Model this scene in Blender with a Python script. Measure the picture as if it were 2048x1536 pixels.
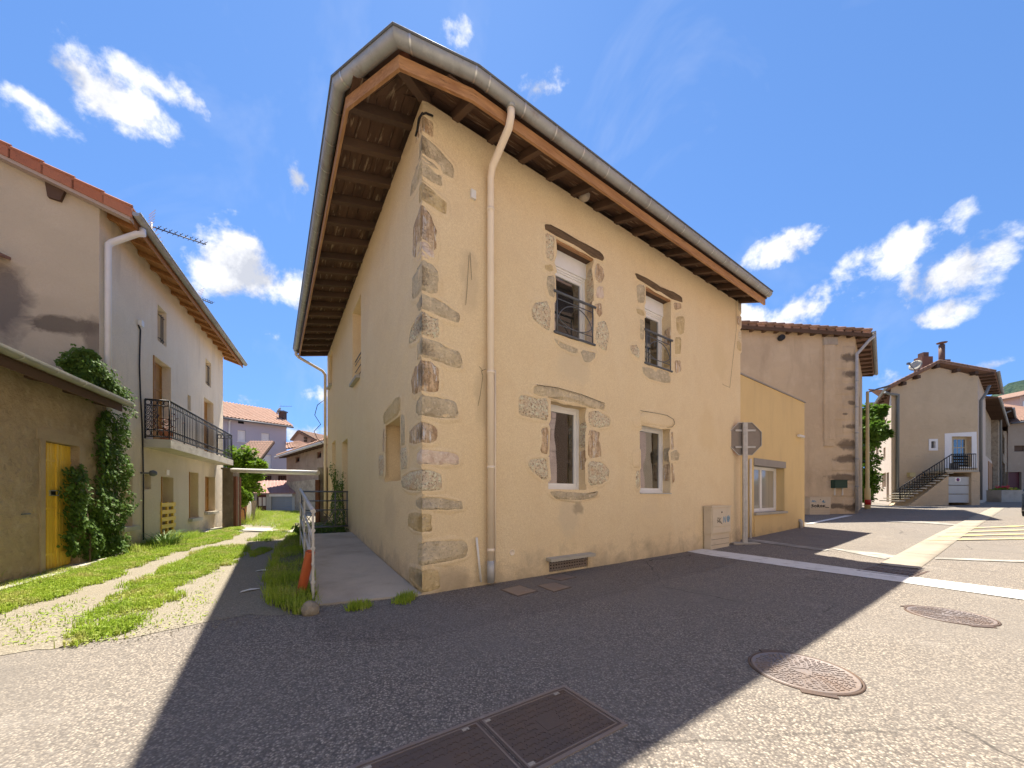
import bpy, bmesh, math, random
import numpy as np
from mathutils import Vector, Matrix, noise

for _o in list(bpy.data.objects):
    bpy.data.objects.remove(_o)
SC = bpy.context.scene
COL = SC.collection
rnd = random.Random(7)

# ------------------------------------------------------------------ survey
H = 1.2                       # eye height, metres
F, U0, HV = 750.0, 1024.0, 990.0
EYE = Vector((0, 0, H))


def ray(u, v):
    return Vector(((u - U0) / F, 1.0, (HV - v) / F))


def G(u, v, z=0.0):
    r = ray(u, v)
    t = (z - H) / r.z
    return Vector((r.x * t, t, z))


def D(u, v, y):
    return EYE + ray(u, v) * y


def hdir(u):
    d = Vector((u - U0, F, 0))
    return d.normalized()


C0 = G(845, 1190)                                   # foot of the corner
dR, dL = hdir(2076), hdir(552)                      # the two street faces run off along these
nR = Vector((dR.y, -dR.x, 0))
nL = Vector((-dL.y, dL.x, 0))


def ab(a, b, z=0.0):
    """point a metres out from the street face and b metres out from the alley face"""
    det = nR.x * nL.y - nR.y * nL.x
    x = (a * nL.y - b * nR.y) / det
    y = (nR.x * b - nL.x * a) / det
    return Vector((C0.x + x, C0.y + y, z))


# ------------------------------------------------------------------ camera
cam = bpy.data.cameras.new('camera')
cam.sensor_fit = 'HORIZONTAL'
cam.sensor_width = 36.0
cam.lens = 36.0 * F / 2048.0
cam.shift_y = (HV - 768.0) / 2048.0
cam.clip_start, cam.clip_end = 0.05, 6000.0
cam_o = bpy.data.objects.new('camera', cam)
COL.objects.link(cam_o)
cam_o.location = EYE
cam_o.rotation_euler = (math.radians(90), 0, 0)
SC.camera = cam_o

# ------------------------------------------------------------------ sun, sky, exposure
_det = nR.x * nL.y - nR.y * nL.x
_a, _b = 0.427, 0.18                                # horizontal travel of the light per metre of fall
SUN_TRAVEL = Vector(((_a * nL.y - _b * nR.y) / _det, (nR.x * _b - nL.x * _a) / _det, -1.0))
TO_SUN = (-SUN_TRAVEL).normalized()
SUN_EL = math.asin(TO_SUN.z)
SUN_AZ = math.atan2(TO_SUN.x, TO_SUN.y)
sun = bpy.data.lights.new('sun', 'SUN')
sun.energy = 3.2
sun.angle = math.radians(0.55)
sun.color = (1.0, 0.925, 0.80)
sun_o = bpy.data.objects.new('sun', sun)
COL.objects.link(sun_o)
sun_o.location = (0, 20, 40)
sun_o.rotation_euler = SUN_TRAVEL.to_track_quat('-Z', 'Y').to_euler()

SC.view_settings.view_transform = 'Standard'
SC.view_settings.look = 'None'
SC.view_settings.gamma = 1.0
SC.view_settings.use_curve_mapping = False
SC.view_settings.exposure = 1.90
SKY_STRENGTH = 0.115

world = bpy.data.worlds.new('World')
SC.world = world
world.use_nodes = True


def build_world():
    nt = world.node_tree
    N, L = nt.nodes, nt.links
    N.clear()
    out = N.new('ShaderNodeOutputWorld')
    bg = N.new('ShaderNodeBackground')
    bg.inputs[1].default_value = SKY_STRENGTH
    L.new(bg.outputs[0], out.inputs[0])
    sky = N.new('ShaderNodeTexSky')
    sky.sky_type = 'NISHITA'
    sky.sun_disc = False
    sky.sun_elevation = SUN_EL
    sky.sun_rotation = SUN_AZ
    sky.altitude = 300
    sky.air_density = 1.0
    sky.dust_density = 0.05
    sky.ozone_density = 2.0
    tc = N.new('ShaderNodeTexCoord')
    D_ = tc.outputs['Generated']

    def math_(op, a, b=None, c=None, clamp=False):
        n = N.new('ShaderNodeMath')
        n.operation = op
        n.use_clamp = clamp
        for i, x in enumerate((a, b, c)):
            if x is None:
                continue
            if isinstance(x, (int, float)):
                n.inputs[i].default_value = x
            else:
                L.new(x, n.inputs[i])
        return n.outputs[0]

    def vmath(op, a, b=None):
        n = N.new('ShaderNodeVectorMath')
        n.operation = op
        for i, x in enumerate((a, b)):
            if x is None:
                continue
            if isinstance(x, (tuple, Vector)):
                n.inputs[i].default_value = tuple(x)
            else:
                L.new(x, n.inputs[i])
        return n

    def fbm(vec, scale, detail=9, rough=0.62, dist=0.3):
        n = N.new('ShaderNodeTexNoise')
        n.inputs['Scale'].default_value = scale
        n.inputs['Detail'].default_value = detail
        n.inputs['Roughness'].default_value = rough
        n.inputs['Distortion'].default_value = dist
        L.new(vec, n.inputs['Vector'])
        return n.outputs[0]

    # clouds: ellipses of sky directions broken up by noise
    blobs = [(215, 205, 135, 78, 1.0), (55, 195, 60, 40, .75), (385, 200, 30, 40, .7), (290, 155, 60, 35, .8),
             (530, 560, 150, 95, 1.5), (430, 540, 85, 75, 1.05), (515, 335, 40, 28, .8), (605, 365, 38, 40, .85),
             (540, 668, 50, 26, .85), (480, 800, 45, 28, 1.0), (615, 868, 60, 22, 1.0),
             (930, 50, 46, 62, .72), (1068, 178, 58, 34, .75),
             (1540, 505, 115, 44, 1.2), (1590, 625, 120, 72, 1.45), (1500, 640, 90, 50, 1.3), (1750, 515, 120, 46, .82),
             (1910, 545, 115, 52, .82), (1985, 505, 45, 35, .7), (1875, 628, 70, 26, .85), (1690, 612, 55, 26, .7),
             (2000, 728, 70, 16, .8), (1800, 765, 90, 30, .75), (650, 790, 60, 20, .6),
             (1640, 470, 30, 20, .6), (1255, 905, 300, 60, .6)]
    mask = None
    for (u, v, ru, rv, k) in blobs:
        d0 = ray(u, v)
        ln = d0.length
        d0 = d0.normalized()
        t1 = (ray(u + ru, v).normalized() - d0)
        t2 = (ray(u, v - rv).normalized() - d0)
        r1, r2 = t1.length, t2.length
        a = vmath('DOT_PRODUCT', D_, tuple(t1.normalized() / r1))
        a0 = d0.dot(t1.normalized() / r1)
        b = vmath('DOT_PRODUCT', D_, tuple(t2.normalized() / r2))
        b0 = d0.dot(t2.normalized() / r2)
        aa = math_('SUBTRACT', a.outputs['Value'], a0)
        bb = math_('SUBTRACT', b.outputs['Value'], b0)
        q = math_('MULTIPLY_ADD', bb, bb, math_('MULTIPLY', aa, aa))
        m = math_('MULTIPLY', math_('SUBTRACT', 1.0, math_('SQRT', q)), k)
        front = math_('GREATER_THAN', vmath('DOT_PRODUCT', D_, tuple(d0)).outputs['Value'], 0.0)
        m = math_('SUBTRACT', math_('MULTIPLY', math_('ADD', m, 3.0), front), 3.0)
        mask = m if mask is None else math_('MAXIMUM', mask, m)
    # unseen cloud behind the viewer, thickened for white fill light
    sep = N.new('ShaderNodeSeparateXYZ')
    L.new(D_, sep.inputs[0])
    lift = N.new('ShaderNodeCombineXYZ')
    L.new(sep.outputs[0], lift.inputs[0])
    L.new(sep.outputs[1], lift.inputs[1])
    L.new(math_('ADD', math_('ABSOLUTE', sep.outputs[2]), SKY_LIFT), lift.inputs[2])
    L.new(vmath('NORMALIZE', lift.outputs[0]).outputs[0], sky.inputs[0])
    gen = math_('MULTIPLY_ADD', fbm(D_, 2.6, 3, .5, .2), 3.4, -1.72)
    away = math_('MULTIPLY_ADD', sep.outputs[1], -4.0, 1.0, clamp=True)
    gen = math_('SUBTRACT', math_('MULTIPLY', math_('ADD', gen, 2.0), away), 2.0)
    mask = math_('MAXIMUM', mask, gen)
    mask = math_('MAXIMUM', mask, -1.0)
    n1 = fbm(D_, 9.0, 13, .60, .12)
    up = vmath('ADD', D_, (-0.015, 0.0, 0.05))
    n2 = fbm(up.outputs[0], 9.0, 7, .58, .12)
    dens = math_('ADD', mask, math_('MULTIPLY_ADD', n1, 5.0, -2.72))
    mr = N.new('ShaderNodeMapRange')
    mr.interpolation_type = 'SMOOTHSTEP'
    mr.inputs['From Min'].default_value = 0.0
    mr.inputs['From Max'].default_value = 0.8
    mr.inputs['To Max'].default_value = 0.97
    L.new(dens, mr.inputs['Value'])
    # thin veil
    veil = N.new('ShaderNodeMapRange')
    veil.inputs['From Min'].default_value = 0.5
    veil.inputs['From Max'].default_value = 0.85
    veil.inputs['To Max'].default_value = 0.22
    L.new(fbm(D_, 3.1, 5, .6, .8), veil.inputs['Value'])
    alpha = math_('MAXIMUM', mr.outputs[0], veil.outputs[0])
    shade = math_('MULTIPLY_ADD', math_('SUBTRACT', n1, n2), 2.4, 0.84)  # cloud shading painted in: bright tops, greyer undersides
    thick = math_('MULTIPLY_ADD', dens, -0.10, 0.10)
    shade = math_('ADD', shade, thick)
    shade = math_('MINIMUM', math_('MAXIMUM', shade, 0.60), 1.0)
    cc = N.new('ShaderNodeCombineColor')
    L.new(math_('MULTIPLY', shade, CLOUD), cc.inputs[0])
    L.new(math_('MULTIPLY_ADD', shade, CLOUD * .94, CLOUD * .06), cc.inputs[1])
    L.new(math_('MULTIPLY_ADD', shade, CLOUD * .82, CLOUD * .20), cc.inputs[2])
    tint = N.new('ShaderNodeMix')
    tint.data_type = 'RGBA'
    tint.blend_type = 'MULTIPLY'
    tint.inputs[0].default_value = 1.0
    L.new(sky.outputs[0], tint.inputs[6])
    tint.inputs[7].default_value = SKY_TINT
    mix = N.new('ShaderNodeMix')
    mix.data_type = 'RGBA'
    L.new(alpha, mix.inputs[0])
    L.new(tint.outputs[2], mix.inputs[6])
    L.new(cc.outputs[0], mix.inputs[7])
    L.new(mix.outputs[2], bg.inputs[0])


CLOUD = 2.75
SKY_LIFT = 0.22
SKY_TINT = (0.315, 0.415, 0.515, 1.0)
build_world()
try:
    SC.cycles.max_bounces = 8
    SC.cycles.diffuse_bounces = 5
except Exception:
    pass

# ------------------------------------------------------------------ helpers
ORG = {}


class Face:
    """a vertical plane: s runs along d, z up, o out along n"""
    def __init__(s, O, d, n=None):
        s.O = Vector((O.x, O.y, 0))
        s.d = d.normalized()
        s.n = n if n is not None else Vector((s.d.y, -s.d.x, 0))

    def P(s, a, z, o=0.0):
        return s.O + s.d * a + s.n * o + Vector((0, 0, z))

    def hit(s, u, v, o=0.0):
        r = ray(u, v)
        t = ((s.O + s.n * o - EYE).dot(s.n)) / r.dot(s.n)
        p = EYE + r * t
        return ((p - s.O).dot(s.d), p.z)

    def s_at(s, u, o=0.0):
        return s.hit(u, HV, o)[0]

    def z_at(s, u, v, o=0.0):
        return s.hit(u, v, o)[1]


class MB:
    def __init__(s):
        s.v, s.f, s.sm = [], [], []

    def vert(s, p):
        s.v.append((p[0], p[1], p[2]))
        return len(s.v) - 1

    def poly(s, pts, smooth=False):
        s.f.append([s.vert(p) for p in pts])
        s.sm.append(smooth)

    def face(s, idx, smooth=False):
        s.f.append(list(idx))
        s.sm.append(smooth)

    def box(s, c, ax, ay, az):
        c = Vector(c)
        i = [s.vert(c + ax * x + ay * y + az * z) for x in (-1, 1) for y in (-1, 1) for z in (-1, 1)]
        for q in ((0, 1, 3, 2), (4, 6, 7, 5), (0, 4, 5, 1), (2, 3, 7, 6), (0, 2, 6, 4), (1, 5, 7, 3)):
            s.face([i[k] for k in q])
        return s

    def fbox(s, fc, s0, s1, z0, z1, o0, o1):
        c = fc.P((s0 + s1) / 2, (z0 + z1) / 2, (o0 + o1) / 2)
        return s.box(c, fc.d * ((s1 - s0) / 2), fc.n * ((o1 - o0) / 2), Vector((0, 0, (z1 - z0) / 2)))

    def bar(s, a, b, w, h, upv=Vector((0, 0, 1))):
        a, b = Vector(a), Vector(b)
        t = (b - a)
        ln = t.length
        t.normalize()
        sd = t.cross(upv)
        if sd.length < 1e-4:
            sd = t.cross(Vector((1, 0, 0)))
        sd.normalize()
        up = sd.cross(t).normalized()
        return s.box((a + b) / 2, t * (ln / 2), sd * (w / 2), up * (h / 2))

    def prism(s, pts, vec):
        vec = Vector(vec)
        n = len(pts)
        a = [s.vert(p) for p in pts]
        b = [s.vert(Vector(p) + vec) for p in pts]
        s.face(a[::-1])
        s.face(b)
        for i in range(n):
            j = (i + 1) % n
            s.face([a[i], a[j], b[j], b[i]])
        return s

    def tube(s, pts, r, n=8, cap=True, smooth=True):
        pts = [Vector(p) for p in pts]
        rs = r if isinstance(r, (list, tuple)) else [r] * len(pts)
        rings = []
        ref = None
        for i, p in enumerate(pts):
            a = (p - pts[i - 1]).normalized() if i else None
            b = (pts[i + 1] - p).normalized() if i < len(pts) - 1 else None
            t = (a + b) if a is not None and b is not None else (a if a is not None else b)
            if t.length < 1e-6:
                t = a
            t = t.normalized()
            if ref is None:
                ref = t.orthogonal().normalized()
            else:
                ref = (ref - t * ref.dot(t))
                ref = ref.normalized() if ref.length > 1e-6 else t.orthogonal().normalized()
            bi = t.cross(ref)
            k = 1.0
            if a is not None and b is not None:
                k = 1.0 / max(0.5, math.sqrt(max(0.0, (1 + a.dot(b)) / 2)))
            rings.append([s.vert(p + (ref * math.cos(2 * math.pi * j / n) + bi * math.sin(2 * math.pi * j / n)) * rs[i] * (k if k < 1.25 else 1.25))
                          for j in range(n)])
        for A, B in zip(rings, rings[1:]):
            for j in range(n):
                s.face([A[j], A[(j + 1) % n], B[(j + 1) % n], B[j]], smooth)
        if cap:
            s.face(rings[0][::-1])
            s.face(rings[-1])
        return s

    def lathe(s, c, prof, n=24, axis=Vector((0, 0, 1)), smooth=True):
        c = Vector(c)
        axis = axis.normalized()
        x = axis.orthogonal().normalized()
        y = axis.cross(x)
        rings = []
        for (r, z) in prof:
            rings.append([s.vert(c + axis * z + (x * math.cos(2 * math.pi * j / n) + y * math.sin(2 * math.pi * j / n)) * r) for j in range(n)])
        for A, B in zip(rings, rings[1:]):
            for j in range(n):
                s.face([A[j], A[(j + 1) % n], B[(j + 1) % n], B[j]], smooth)
        s.face(rings[0][::-1])
        s.face(rings[-1])
        return s

    def build(s, name, mat, parent=None, **props):
        me = bpy.data.meshes.new(name)
        org = ORG.get(parent.name, Vector((0, 0, 0))) if parent is not None else Vector((0, 0, 0))
        if parent is None and props.get('origin') is not None:
            org = Vector(props.pop('origin'))
            loc = org
        else:
            loc = Vector((0, 0, 0))
        me.from_pydata([(x - org.x, y - org.y, z - org.z) for x, y, z in s.v], [], s.f)
        me.polygons.foreach_set('use_smooth', s.sm)
        me.materials.append(mat)
        me.update()
        return link(name, me, parent, loc, org, **props)


def link(name, me, parent, loc, org, **props):
    o = bpy.data.objects.new(name, me)
    COL.objects.link(o)
    o.location = loc
    if parent is not None:
        o.parent = parent
    ORG[o.name] = Vector(org)
    for k, v in props.items():
        if v is not None:
            o[k] = v
    return o


def thing(name, label, cat, loc, group=None):
    o = bpy.data.objects.new(name, None)
    COL.objects.link(o)
    o.empty_display_size = 0.2
    o.location = loc
    o['label'] = label
    o['category'] = cat
    if group:
        o['group'] = group
    ORG[o.name] = Vector(loc)
    return o


def wall_mesh(name, fc, outline, holes, depth, mat, parent, o=0.0, rim=True, **props):
    """a planar wall with real openings and reveals; outline and holes are lists of (s, z)"""
    bm = bmesh.new()
    org = ORG[parent.name]

    def loop(pts, off):
        vs = [bm.verts.new(fc.P(a, z, off) - org) for a, z in pts]
        return vs, [bm.edges.new((vs[i], vs[(i + 1) % len(vs)])) for i in range(len(vs))]
    ov, oe = loop(outline, o)
    edges = list(oe)
    hv = []
    for h in holes:
        v_, e_ = loop(h, o)
        edges += e_
        hv.append((h, v_))
    bmesh.ops.triangle_fill(bm, use_beauty=True, edges=edges, normal=fc.n)
    for h, v_ in hv + ([(outline, ov)] if rim else []):
        iv = [bm.verts.new(fc.P(a, z, o - depth) - org) for a, z in h]
        for i in range(len(v_)):
            j = (i + 1) % len(v_)
            bm.faces.new((v_[i], v_[j], iv[j], iv[i]))
    bmesh.ops.recalc_face_normals(bm, faces=bm.faces)
    me = bpy.data.meshes.new(name)
    bm.to_mesh(me)
    bm.free()
    me.materials.append(mat)
    return link(name, me, parent, (0, 0, 0), org, **props)


def rect(s0, s1, z0, z1):
    return [(s0, z0), (s1, z0), (s1, z1), (s0, z1)]


def prect(fc, ul, ur, vt, vb, o=0.0):
    """opening from picture edges (left, right, top and bottom measured at the middle)"""
    um = (ul + ur) / 2
    return fc.s_at(ul, o), fc.s_at(ur, o), fc.z_at(um, vb, o), fc.z_at(um, vt, o)


def chaikin(p, n=1):
    cx = sum(a for a, _ in p) / len(p)
    cz = sum(b for _, b in p) / len(p)
    p = [(cx + (a - cx) * 1.04, cz + (b - cz) * 1.04) for a, b in p] if n else p
    for _ in range(n):
        q = []
        for i in range(len(p)):
            a, b = p[i], p[(i + 1) % len(p)]
            q.append((a[0] * .84 + b[0] * .16, a[1] * .84 + b[1] * .16))
            q.append((a[0] * .16 + b[0] * .84, a[1] * .16 + b[1] * .84))
        p = q
    return p


LIPS = []


def jag(p, seed, amp=.022):
    """break the smooth outline of a stone"""
    out = []
    for a, z in p:
        q = Vector((a * 17, z * 17, seed * 1.7))
        out.append((a + noise.noise(q) * amp, z + noise.noise(q + Vector((40, 3, 0))) * amp))
    return out


def pad(mb, fc, poly, h=0.012, rough=0.008, seed=0, smooth_n=1, lip=True):
    """an uneven stone face, its rim under the render, standing a little proud of the wall"""
    p = jag(chaikin(poly, smooth_n), seed)
    cx = sum(a for a, _ in p) / len(p)
    cz = sum(b for _, b in p) / len(p)
    rings = []
    for k, (sc, hh) in enumerate(((1.0, -0.012), (0.95, h * .75), (0.62, h), (0.28, h))):
        ring = []
        for i, (a, z) in enumerate(p):
            x, y = cx + (a - cx) * sc, cz + (z - cz) * sc
            e = noise.noise(Vector((x * 9 + seed * 3.1, y * 9, seed))) * rough if k else 0
            ring.append(mb.vert(fc.P(x, y, hh + e)))
        rings.append(ring)
    c = mb.vert(fc.P(cx, cz, h + noise.noise(Vector((cx * 9, cz * 9, seed))) * rough))
    n = len(p)
    for A, B in zip(rings, rings[1:]):
        for i in range(n):
            mb.face([A[i], A[(i + 1) % n], B[(i + 1) % n], B[i]], True)
    for i in range(n):
        mb.face([rings[-1][i], rings[-1][(i + 1) % n], c], True)
    if lip:
        LIPS.append((fc, p, cx, cz))


# ------------------------------------------------------------------ materials
def mat(name, col, rough=0.85, spec=0.3, metal=0.0, var=(), bump=(), spots=(), rand=None, stretch=None, rot=0.0, ior=None, trans=0.0, splash=None):
    m = bpy.data.materials.new(name)
    m.use_nodes = True
    nt = m.node_tree
    N, L = nt.nodes, nt.links
    b = N['Principled BSDF']
    b.inputs['Roughness'].default_value = rough
    b.inputs['Specular IOR Level'].default_value = spec
    b.inputs['Metallic'].default_value = metal
    if ior:
        b.inputs['IOR'].default_value = ior
    tc = N.new('ShaderNodeTexCoord')
    base = tc.outputs['Object']
    vec = base
    if stretch:
        mp = N.new('ShaderNodeMapping')
        mp.inputs['Rotation'].default_value = (0, 0, -rot)
        L.new(base, mp.inputs[0])
        mp2 = N.new('ShaderNodeMapping')
        mp2.inputs['Scale'].default_value = stretch
        L.new(mp.outputs[0], mp2.inputs[0])
        vec = mp2.outputs[0]

    def nz(scale, detail, dist=0.0, rg=.55, v=None):
        n = N.new('ShaderNodeTexNoise')
        n.inputs['Scale'].default_value = scale
        n.inputs['Detail'].default_value = detail
        n.inputs['Roughness'].default_value = rg
        n.inputs['Distortion'].default_value = dist
        L.new(v if v is not None else vec, n.inputs['Vector'])
        return n.outputs[0]

    def rng(x, lo, hi, amt):
        r = N.new('ShaderNodeMapRange')
        r.inputs['From Min'].default_value = lo
        r.inputs['From Max'].default_value = hi
        r.inputs['To Max'].default_value = amt
        L.new(x, r.inputs['Value'])
        return r.outputs[0]

    def mixc(f, a, c2):
        mx = N.new('ShaderNodeMix')
        mx.data_type = 'RGBA'
        L.new(f, mx.inputs[0])
        if isinstance(a, tuple):
            mx.inputs[6].default_value = a
        else:
            L.new(a, mx.inputs[6])
        mx.inputs[7].default_value = c2 if len(c2) == 4 else (*c2, 1)
        return mx.outputs[2]
    cur = (*col, 1.0)
    if rand:
        oi = N.new('ShaderNodeObjectInfo')
        for k, (c2, amt) in enumerate(rand):
            if k == 0:
                src = oi.outputs['Random']
            else:
                fr = N.new('ShaderNodeMath')
                fr.operation = 'FRACT'
                ml = N.new('ShaderNodeMath')
                ml.operation = 'MULTIPLY'
                ml.inputs[1].default_value = 7.31 * k
                L.new(oi.outputs['Random'], ml.inputs[0])
                L.new(ml.outputs[0], fr.inputs[0])
                src = fr.outputs[0]
            cur = mixc(rng(src, 0, 1, amt), cur, c2)
    for w in var:
        scale, detail, lo, hi, c2, amt = w[:6]
        v = None
        if len(w) > 6 and w[6]:
            mp = N.new('ShaderNodeMapping')
            mp.inputs['Scale'].default_value = w[6]
            L.new(base, mp.inputs[0])
            v = mp.outputs[0]
        cur = mixc(rng(nz(scale, detail, .3, .6, v), lo, hi, amt), cur, c2)
    for (c, rad, c2, amt, jag) in spots:
        sb = N.new('ShaderNodeVectorMath')
        sb.operation = 'SUBTRACT'
        L.new(base, sb.inputs[0])
        sb.inputs[1].default_value = tuple(c)
        dv = N.new('ShaderNodeVectorMath')
        dv.operation = 'DIVIDE'
        L.new(sb.outputs[0], dv.inputs[0])
        dv.inputs[1].default_value = tuple(rad)
        le = N.new('ShaderNodeVectorMath')
        le.operation = 'LENGTH'
        L.new(dv.outputs[0], le.inputs[0])
        ad = N.new('ShaderNodeMath')
        ad.operation = 'MULTIPLY_ADD'
        L.new(nz(3.0, 7, .5, .65, base), ad.inputs[0])
        ad.inputs[1].default_value = jag
        L.new(le.outputs['Value'], ad.inputs[2])
        cur = mixc(rng(ad.outputs[0], 1.0 + jag * .5, .55 + jag * .5, amt), cur, c2)
    if splash:
        top, c2, amt = splash            # splashed dirt along the foot of a wall
        sx = N.new('ShaderNodeSeparateXYZ')
        L.new(base, sx.inputs[0])
        ad = N.new('ShaderNodeMath')
        ad.operation = 'MULTIPLY_ADD'
        L.new(nz(2.6, 8, .4, .68, base), ad.inputs[0])
        ad.inputs[1].default_value = -top * 2.6
        L.new(sx.outputs[2], ad.inputs[2])
        cur = mixc(rng(ad.outputs[0], -top * .55, -top * 1.45, amt), cur, c2)
    if isinstance(cur, tuple):
        b.inputs['Base Color'].default_value = cur
    else:
        L.new(cur, b.inputs['Base Color'])
    prev = None
    for w in bump:
        scale, detail, dist = w[:3]
        bp = N.new('ShaderNodeBump')
        bp.inputs['Strength'].default_value = 1.0
        bp.inputs['Distance'].default_value = dist
        L.new(nz(scale, detail), bp.inputs['Height'])
        if prev is not None:
            L.new(prev, bp.inputs['Normal'])
        prev = bp.outputs[0]
    if prev is not None:
        L.new(prev, b.inputs['Normal'])
    if trans:
        tl = N.new('ShaderNodeBsdfTranslucent')
        if isinstance(cur, tuple):
            tl.inputs[0].default_value = cur
        else:
            L.new(cur, tl.inputs[0])
        ms = N.new('ShaderNodeMixShader')
        ms.inputs[0].default_value = trans
        L.new(b.outputs[0], ms.inputs[1])
        L.new(tl.outputs[0], ms.inputs[2])
        L.new(ms.outputs[0], N['Material Output'].inputs[0])
    return m


def mat_ground(name, cols, gap, scale, big, dist, rough=.9, cracks=False):
    """aggregate: cells of random stone colour with darker binder between"""
    m = bpy.data.materials.new(name)
    m.use_nodes = True
    nt = m.node_tree
    N, L = nt.nodes, nt.links
    b = N['Principled BSDF']
    b.inputs['Roughness'].default_value = rough
    b.inputs['Specular IOR Level'].default_value = .25
    tc = N.new('ShaderNodeTexCoord')
    vec = tc.outputs['Object']
    vo = N.new('ShaderNodeTexVoronoi')
    vo.inputs['Scale'].default_value = scale
    vo.inputs['Randomness'].default_value = 1.0
    L.new(vec, vo.inputs['Vector'])
    sp = N.new('ShaderNodeSeparateColor')
    L.new(vo.outputs['Color'], sp.inputs[0])
    cr = N.new('ShaderNodeValToRGB')
    els = cr.color_ramp.elements
    els[0].position, els[0].color = 0.0, (*cols[0], 1)
    els[1].position, els[1].color = 1.0, (*cols[-1], 1)
    for k, c in enumerate(cols[1:-1]):
        e = els.new((k + 1) / (len(cols) - 1))
        e.color = (*c, 1)
    L.new(sp.outputs[0], cr.inputs[0])
    edge = N.new('ShaderNodeMapRange')
    edge.inputs['From Min'].default_value = 0.25
    edge.inputs['From Max'].default_value = 0.75
    edge.inputs['To Max'].default_value = 0.9
    L.new(vo.outputs['Distance'], edge.inputs['Value'])
    mx = N.new('ShaderNodeMix')
    mx.data_type = 'RGBA'
    L.new(edge.outputs[0], mx.inputs[0])
    L.new(cr.outputs[0], mx.inputs[6])
    mx.inputs[7].default_value = (*gap, 1)
    cur = mx.outputs[2]
    for (sc, det, lo, hi, c2, amt) in big:
        n = N.new('ShaderNodeTexNoise')
        n.inputs['Scale'].default_value = sc
        n.inputs['Detail'].default_value = det
        n.inputs['Roughness'].default_value = .62
        n.inputs['Distortion'].default_value = .4
        L.new(vec, n.inputs['Vector'])
        r = N.new('ShaderNodeMapRange')
        r.inputs['From Min'].default_value = lo
        r.inputs['From Max'].default_value = hi
        r.inputs['To Max'].default_value = amt
        L.new(n.outputs[0], r.inputs['Value'])
        m2 = N.new('ShaderNodeMix')
        m2.data_type = 'RGBA'
        L.new(r.outputs[0], m2.inputs[0])
        L.new(cur, m2.inputs[6])
        m2.inputs[7].default_value = (*c2, 1)
        cur = m2.outputs[2]
    if cracks:
        wv = N.new('ShaderNodeTexNoise')
        wv.inputs['Scale'].default_value = 3.0
        wv.inputs['Detail'].default_value = 6
        L.new(vec, wv.inputs['Vector'])
        ad = N.new('ShaderNodeMix')
        ad.data_type = 'VECTOR'
        ad.inputs[0].default_value = .16
        L.new(vec, ad.inputs[4])
        L.new(wv.outputs['Color'], ad.inputs[5])
        vc = N.new('ShaderNodeTexVoronoi')
        vc.feature = 'DISTANCE_TO_EDGE'
        vc.inputs['Scale'].default_value = .42
        L.new(ad.outputs[1], vc.inputs['Vector'])
        lt = N.new('ShaderNodeMapRange')
        lt.inputs['From Min'].default_value = .0042
        lt.inputs['From Max'].default_value = .0015
        lt.inputs['To Max'].default_value = .75
        L.new(vc.outputs['Distance'], lt.inputs['Value'])
        gt_ = N.new('ShaderNodeTexNoise')
        gt_.inputs['Scale'].default_value = .5
        L.new(vec, gt_.inputs['Vector'])
        g2 = N.new('ShaderNodeMapRange')
        g2.inputs['From Min'].default_value = .48
        g2.inputs['From Max'].default_value = .56
        L.new(gt_.outputs[0], g2.inputs['Value'])
        ml = N.new('ShaderNodeMath')
        ml.operation = 'MULTIPLY'
        L.new(lt.outputs[0], ml.inputs[0])
        L.new(g2.outputs[0], ml.inputs[1])
        mc = N.new('ShaderNodeMix')
        mc.data_type = 'RGBA'
        L.new(ml.outputs[0], mc.inputs[0])
        L.new(cur, mc.inputs[6])
        mc.inputs[7].default_value = (.06, .055, .05, 1)
        cur = mc.outputs[2]
    L.new(cur, b.inputs['Base Color'])
    bp = N.new('ShaderNodeBump')
    bp.invert = True
    bp.inputs['Strength'].default_value = .8
    bp.inputs['Distance'].default_value = dist
    L.new(vo.outputs['Distance'], bp.inputs['Height'])
    n = N.new('ShaderNodeTexNoise')
    n.inputs['Scale'].default_value = 2.2
    n.inputs['Detail'].default_value = 5
    L.new(vec, n.inputs['Vector'])
    bp2 = N.new('ShaderNodeBump')
    bp2.inputs['Distance'].default_value = .02
    bp2.inputs['Strength'].default_value = .5
    L.new(n.outputs[0], bp2.inputs['Height'])
    L.new(bp.outputs[0], bp2.inputs['Normal'])
    L.new(bp2.outputs[0], b.inputs['Normal'])
    return m


ROT_R = math.atan2(dR.y, dR.x)


def stain(fc, u, v, w, h, col, amt, jg):
    p = fc.P(*fc.hit(u, v)) - C0
    a, b = abs(fc.d.x) * w + .12, abs(fc.d.y) * w + .12
    return ((p.x, p.y, p.z), (a, b, h), col, amt, jg)


_fR, _fL = Face(C0, dR, nR), Face(C0, dL, nL)
WALL_STAINS = [stain(_fR, 1140, 1030, .26, .40, (.66, .55, .38), .6, 1.6), stain(_fR, 1155, 1018, .05, .12, (.36, .29, .20), .7, 1.9),
               stain(_fR, 1300, 1015, .35, .28, (.74, .60, .40), .4, 1.7), stain(_fR, 1150, 735, .45, .35, (.68, .56, .38), .6, 1.3),
               stain(_fR, 968, 800, .08, .55, (.60, .48, .31), .6, 1.4), stain(_fR, 940, 560, .06, .5, (.60, .48, .31), .55, 1.4),
               stain(_fR, 1440, 720, .4, .5, (.72, .57, .34), .6, 1.4), stain(_fR, 1415, 860, .5, .6, (.74, .57, .33), .55, 1.4),
               stain(_fL, 730, 640, .5, .5, (.72, .58, .38), .6, 1.4), stain(_fL, 780, 1020, .4, .4, (.68, .54, .35), .6, 1.4), stain(_fR, 900, 1165, .25, .2, (.50, .40, .27), .7, 1.4)]
ROT_L = math.atan2(dL.y, dL.x)

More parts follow.
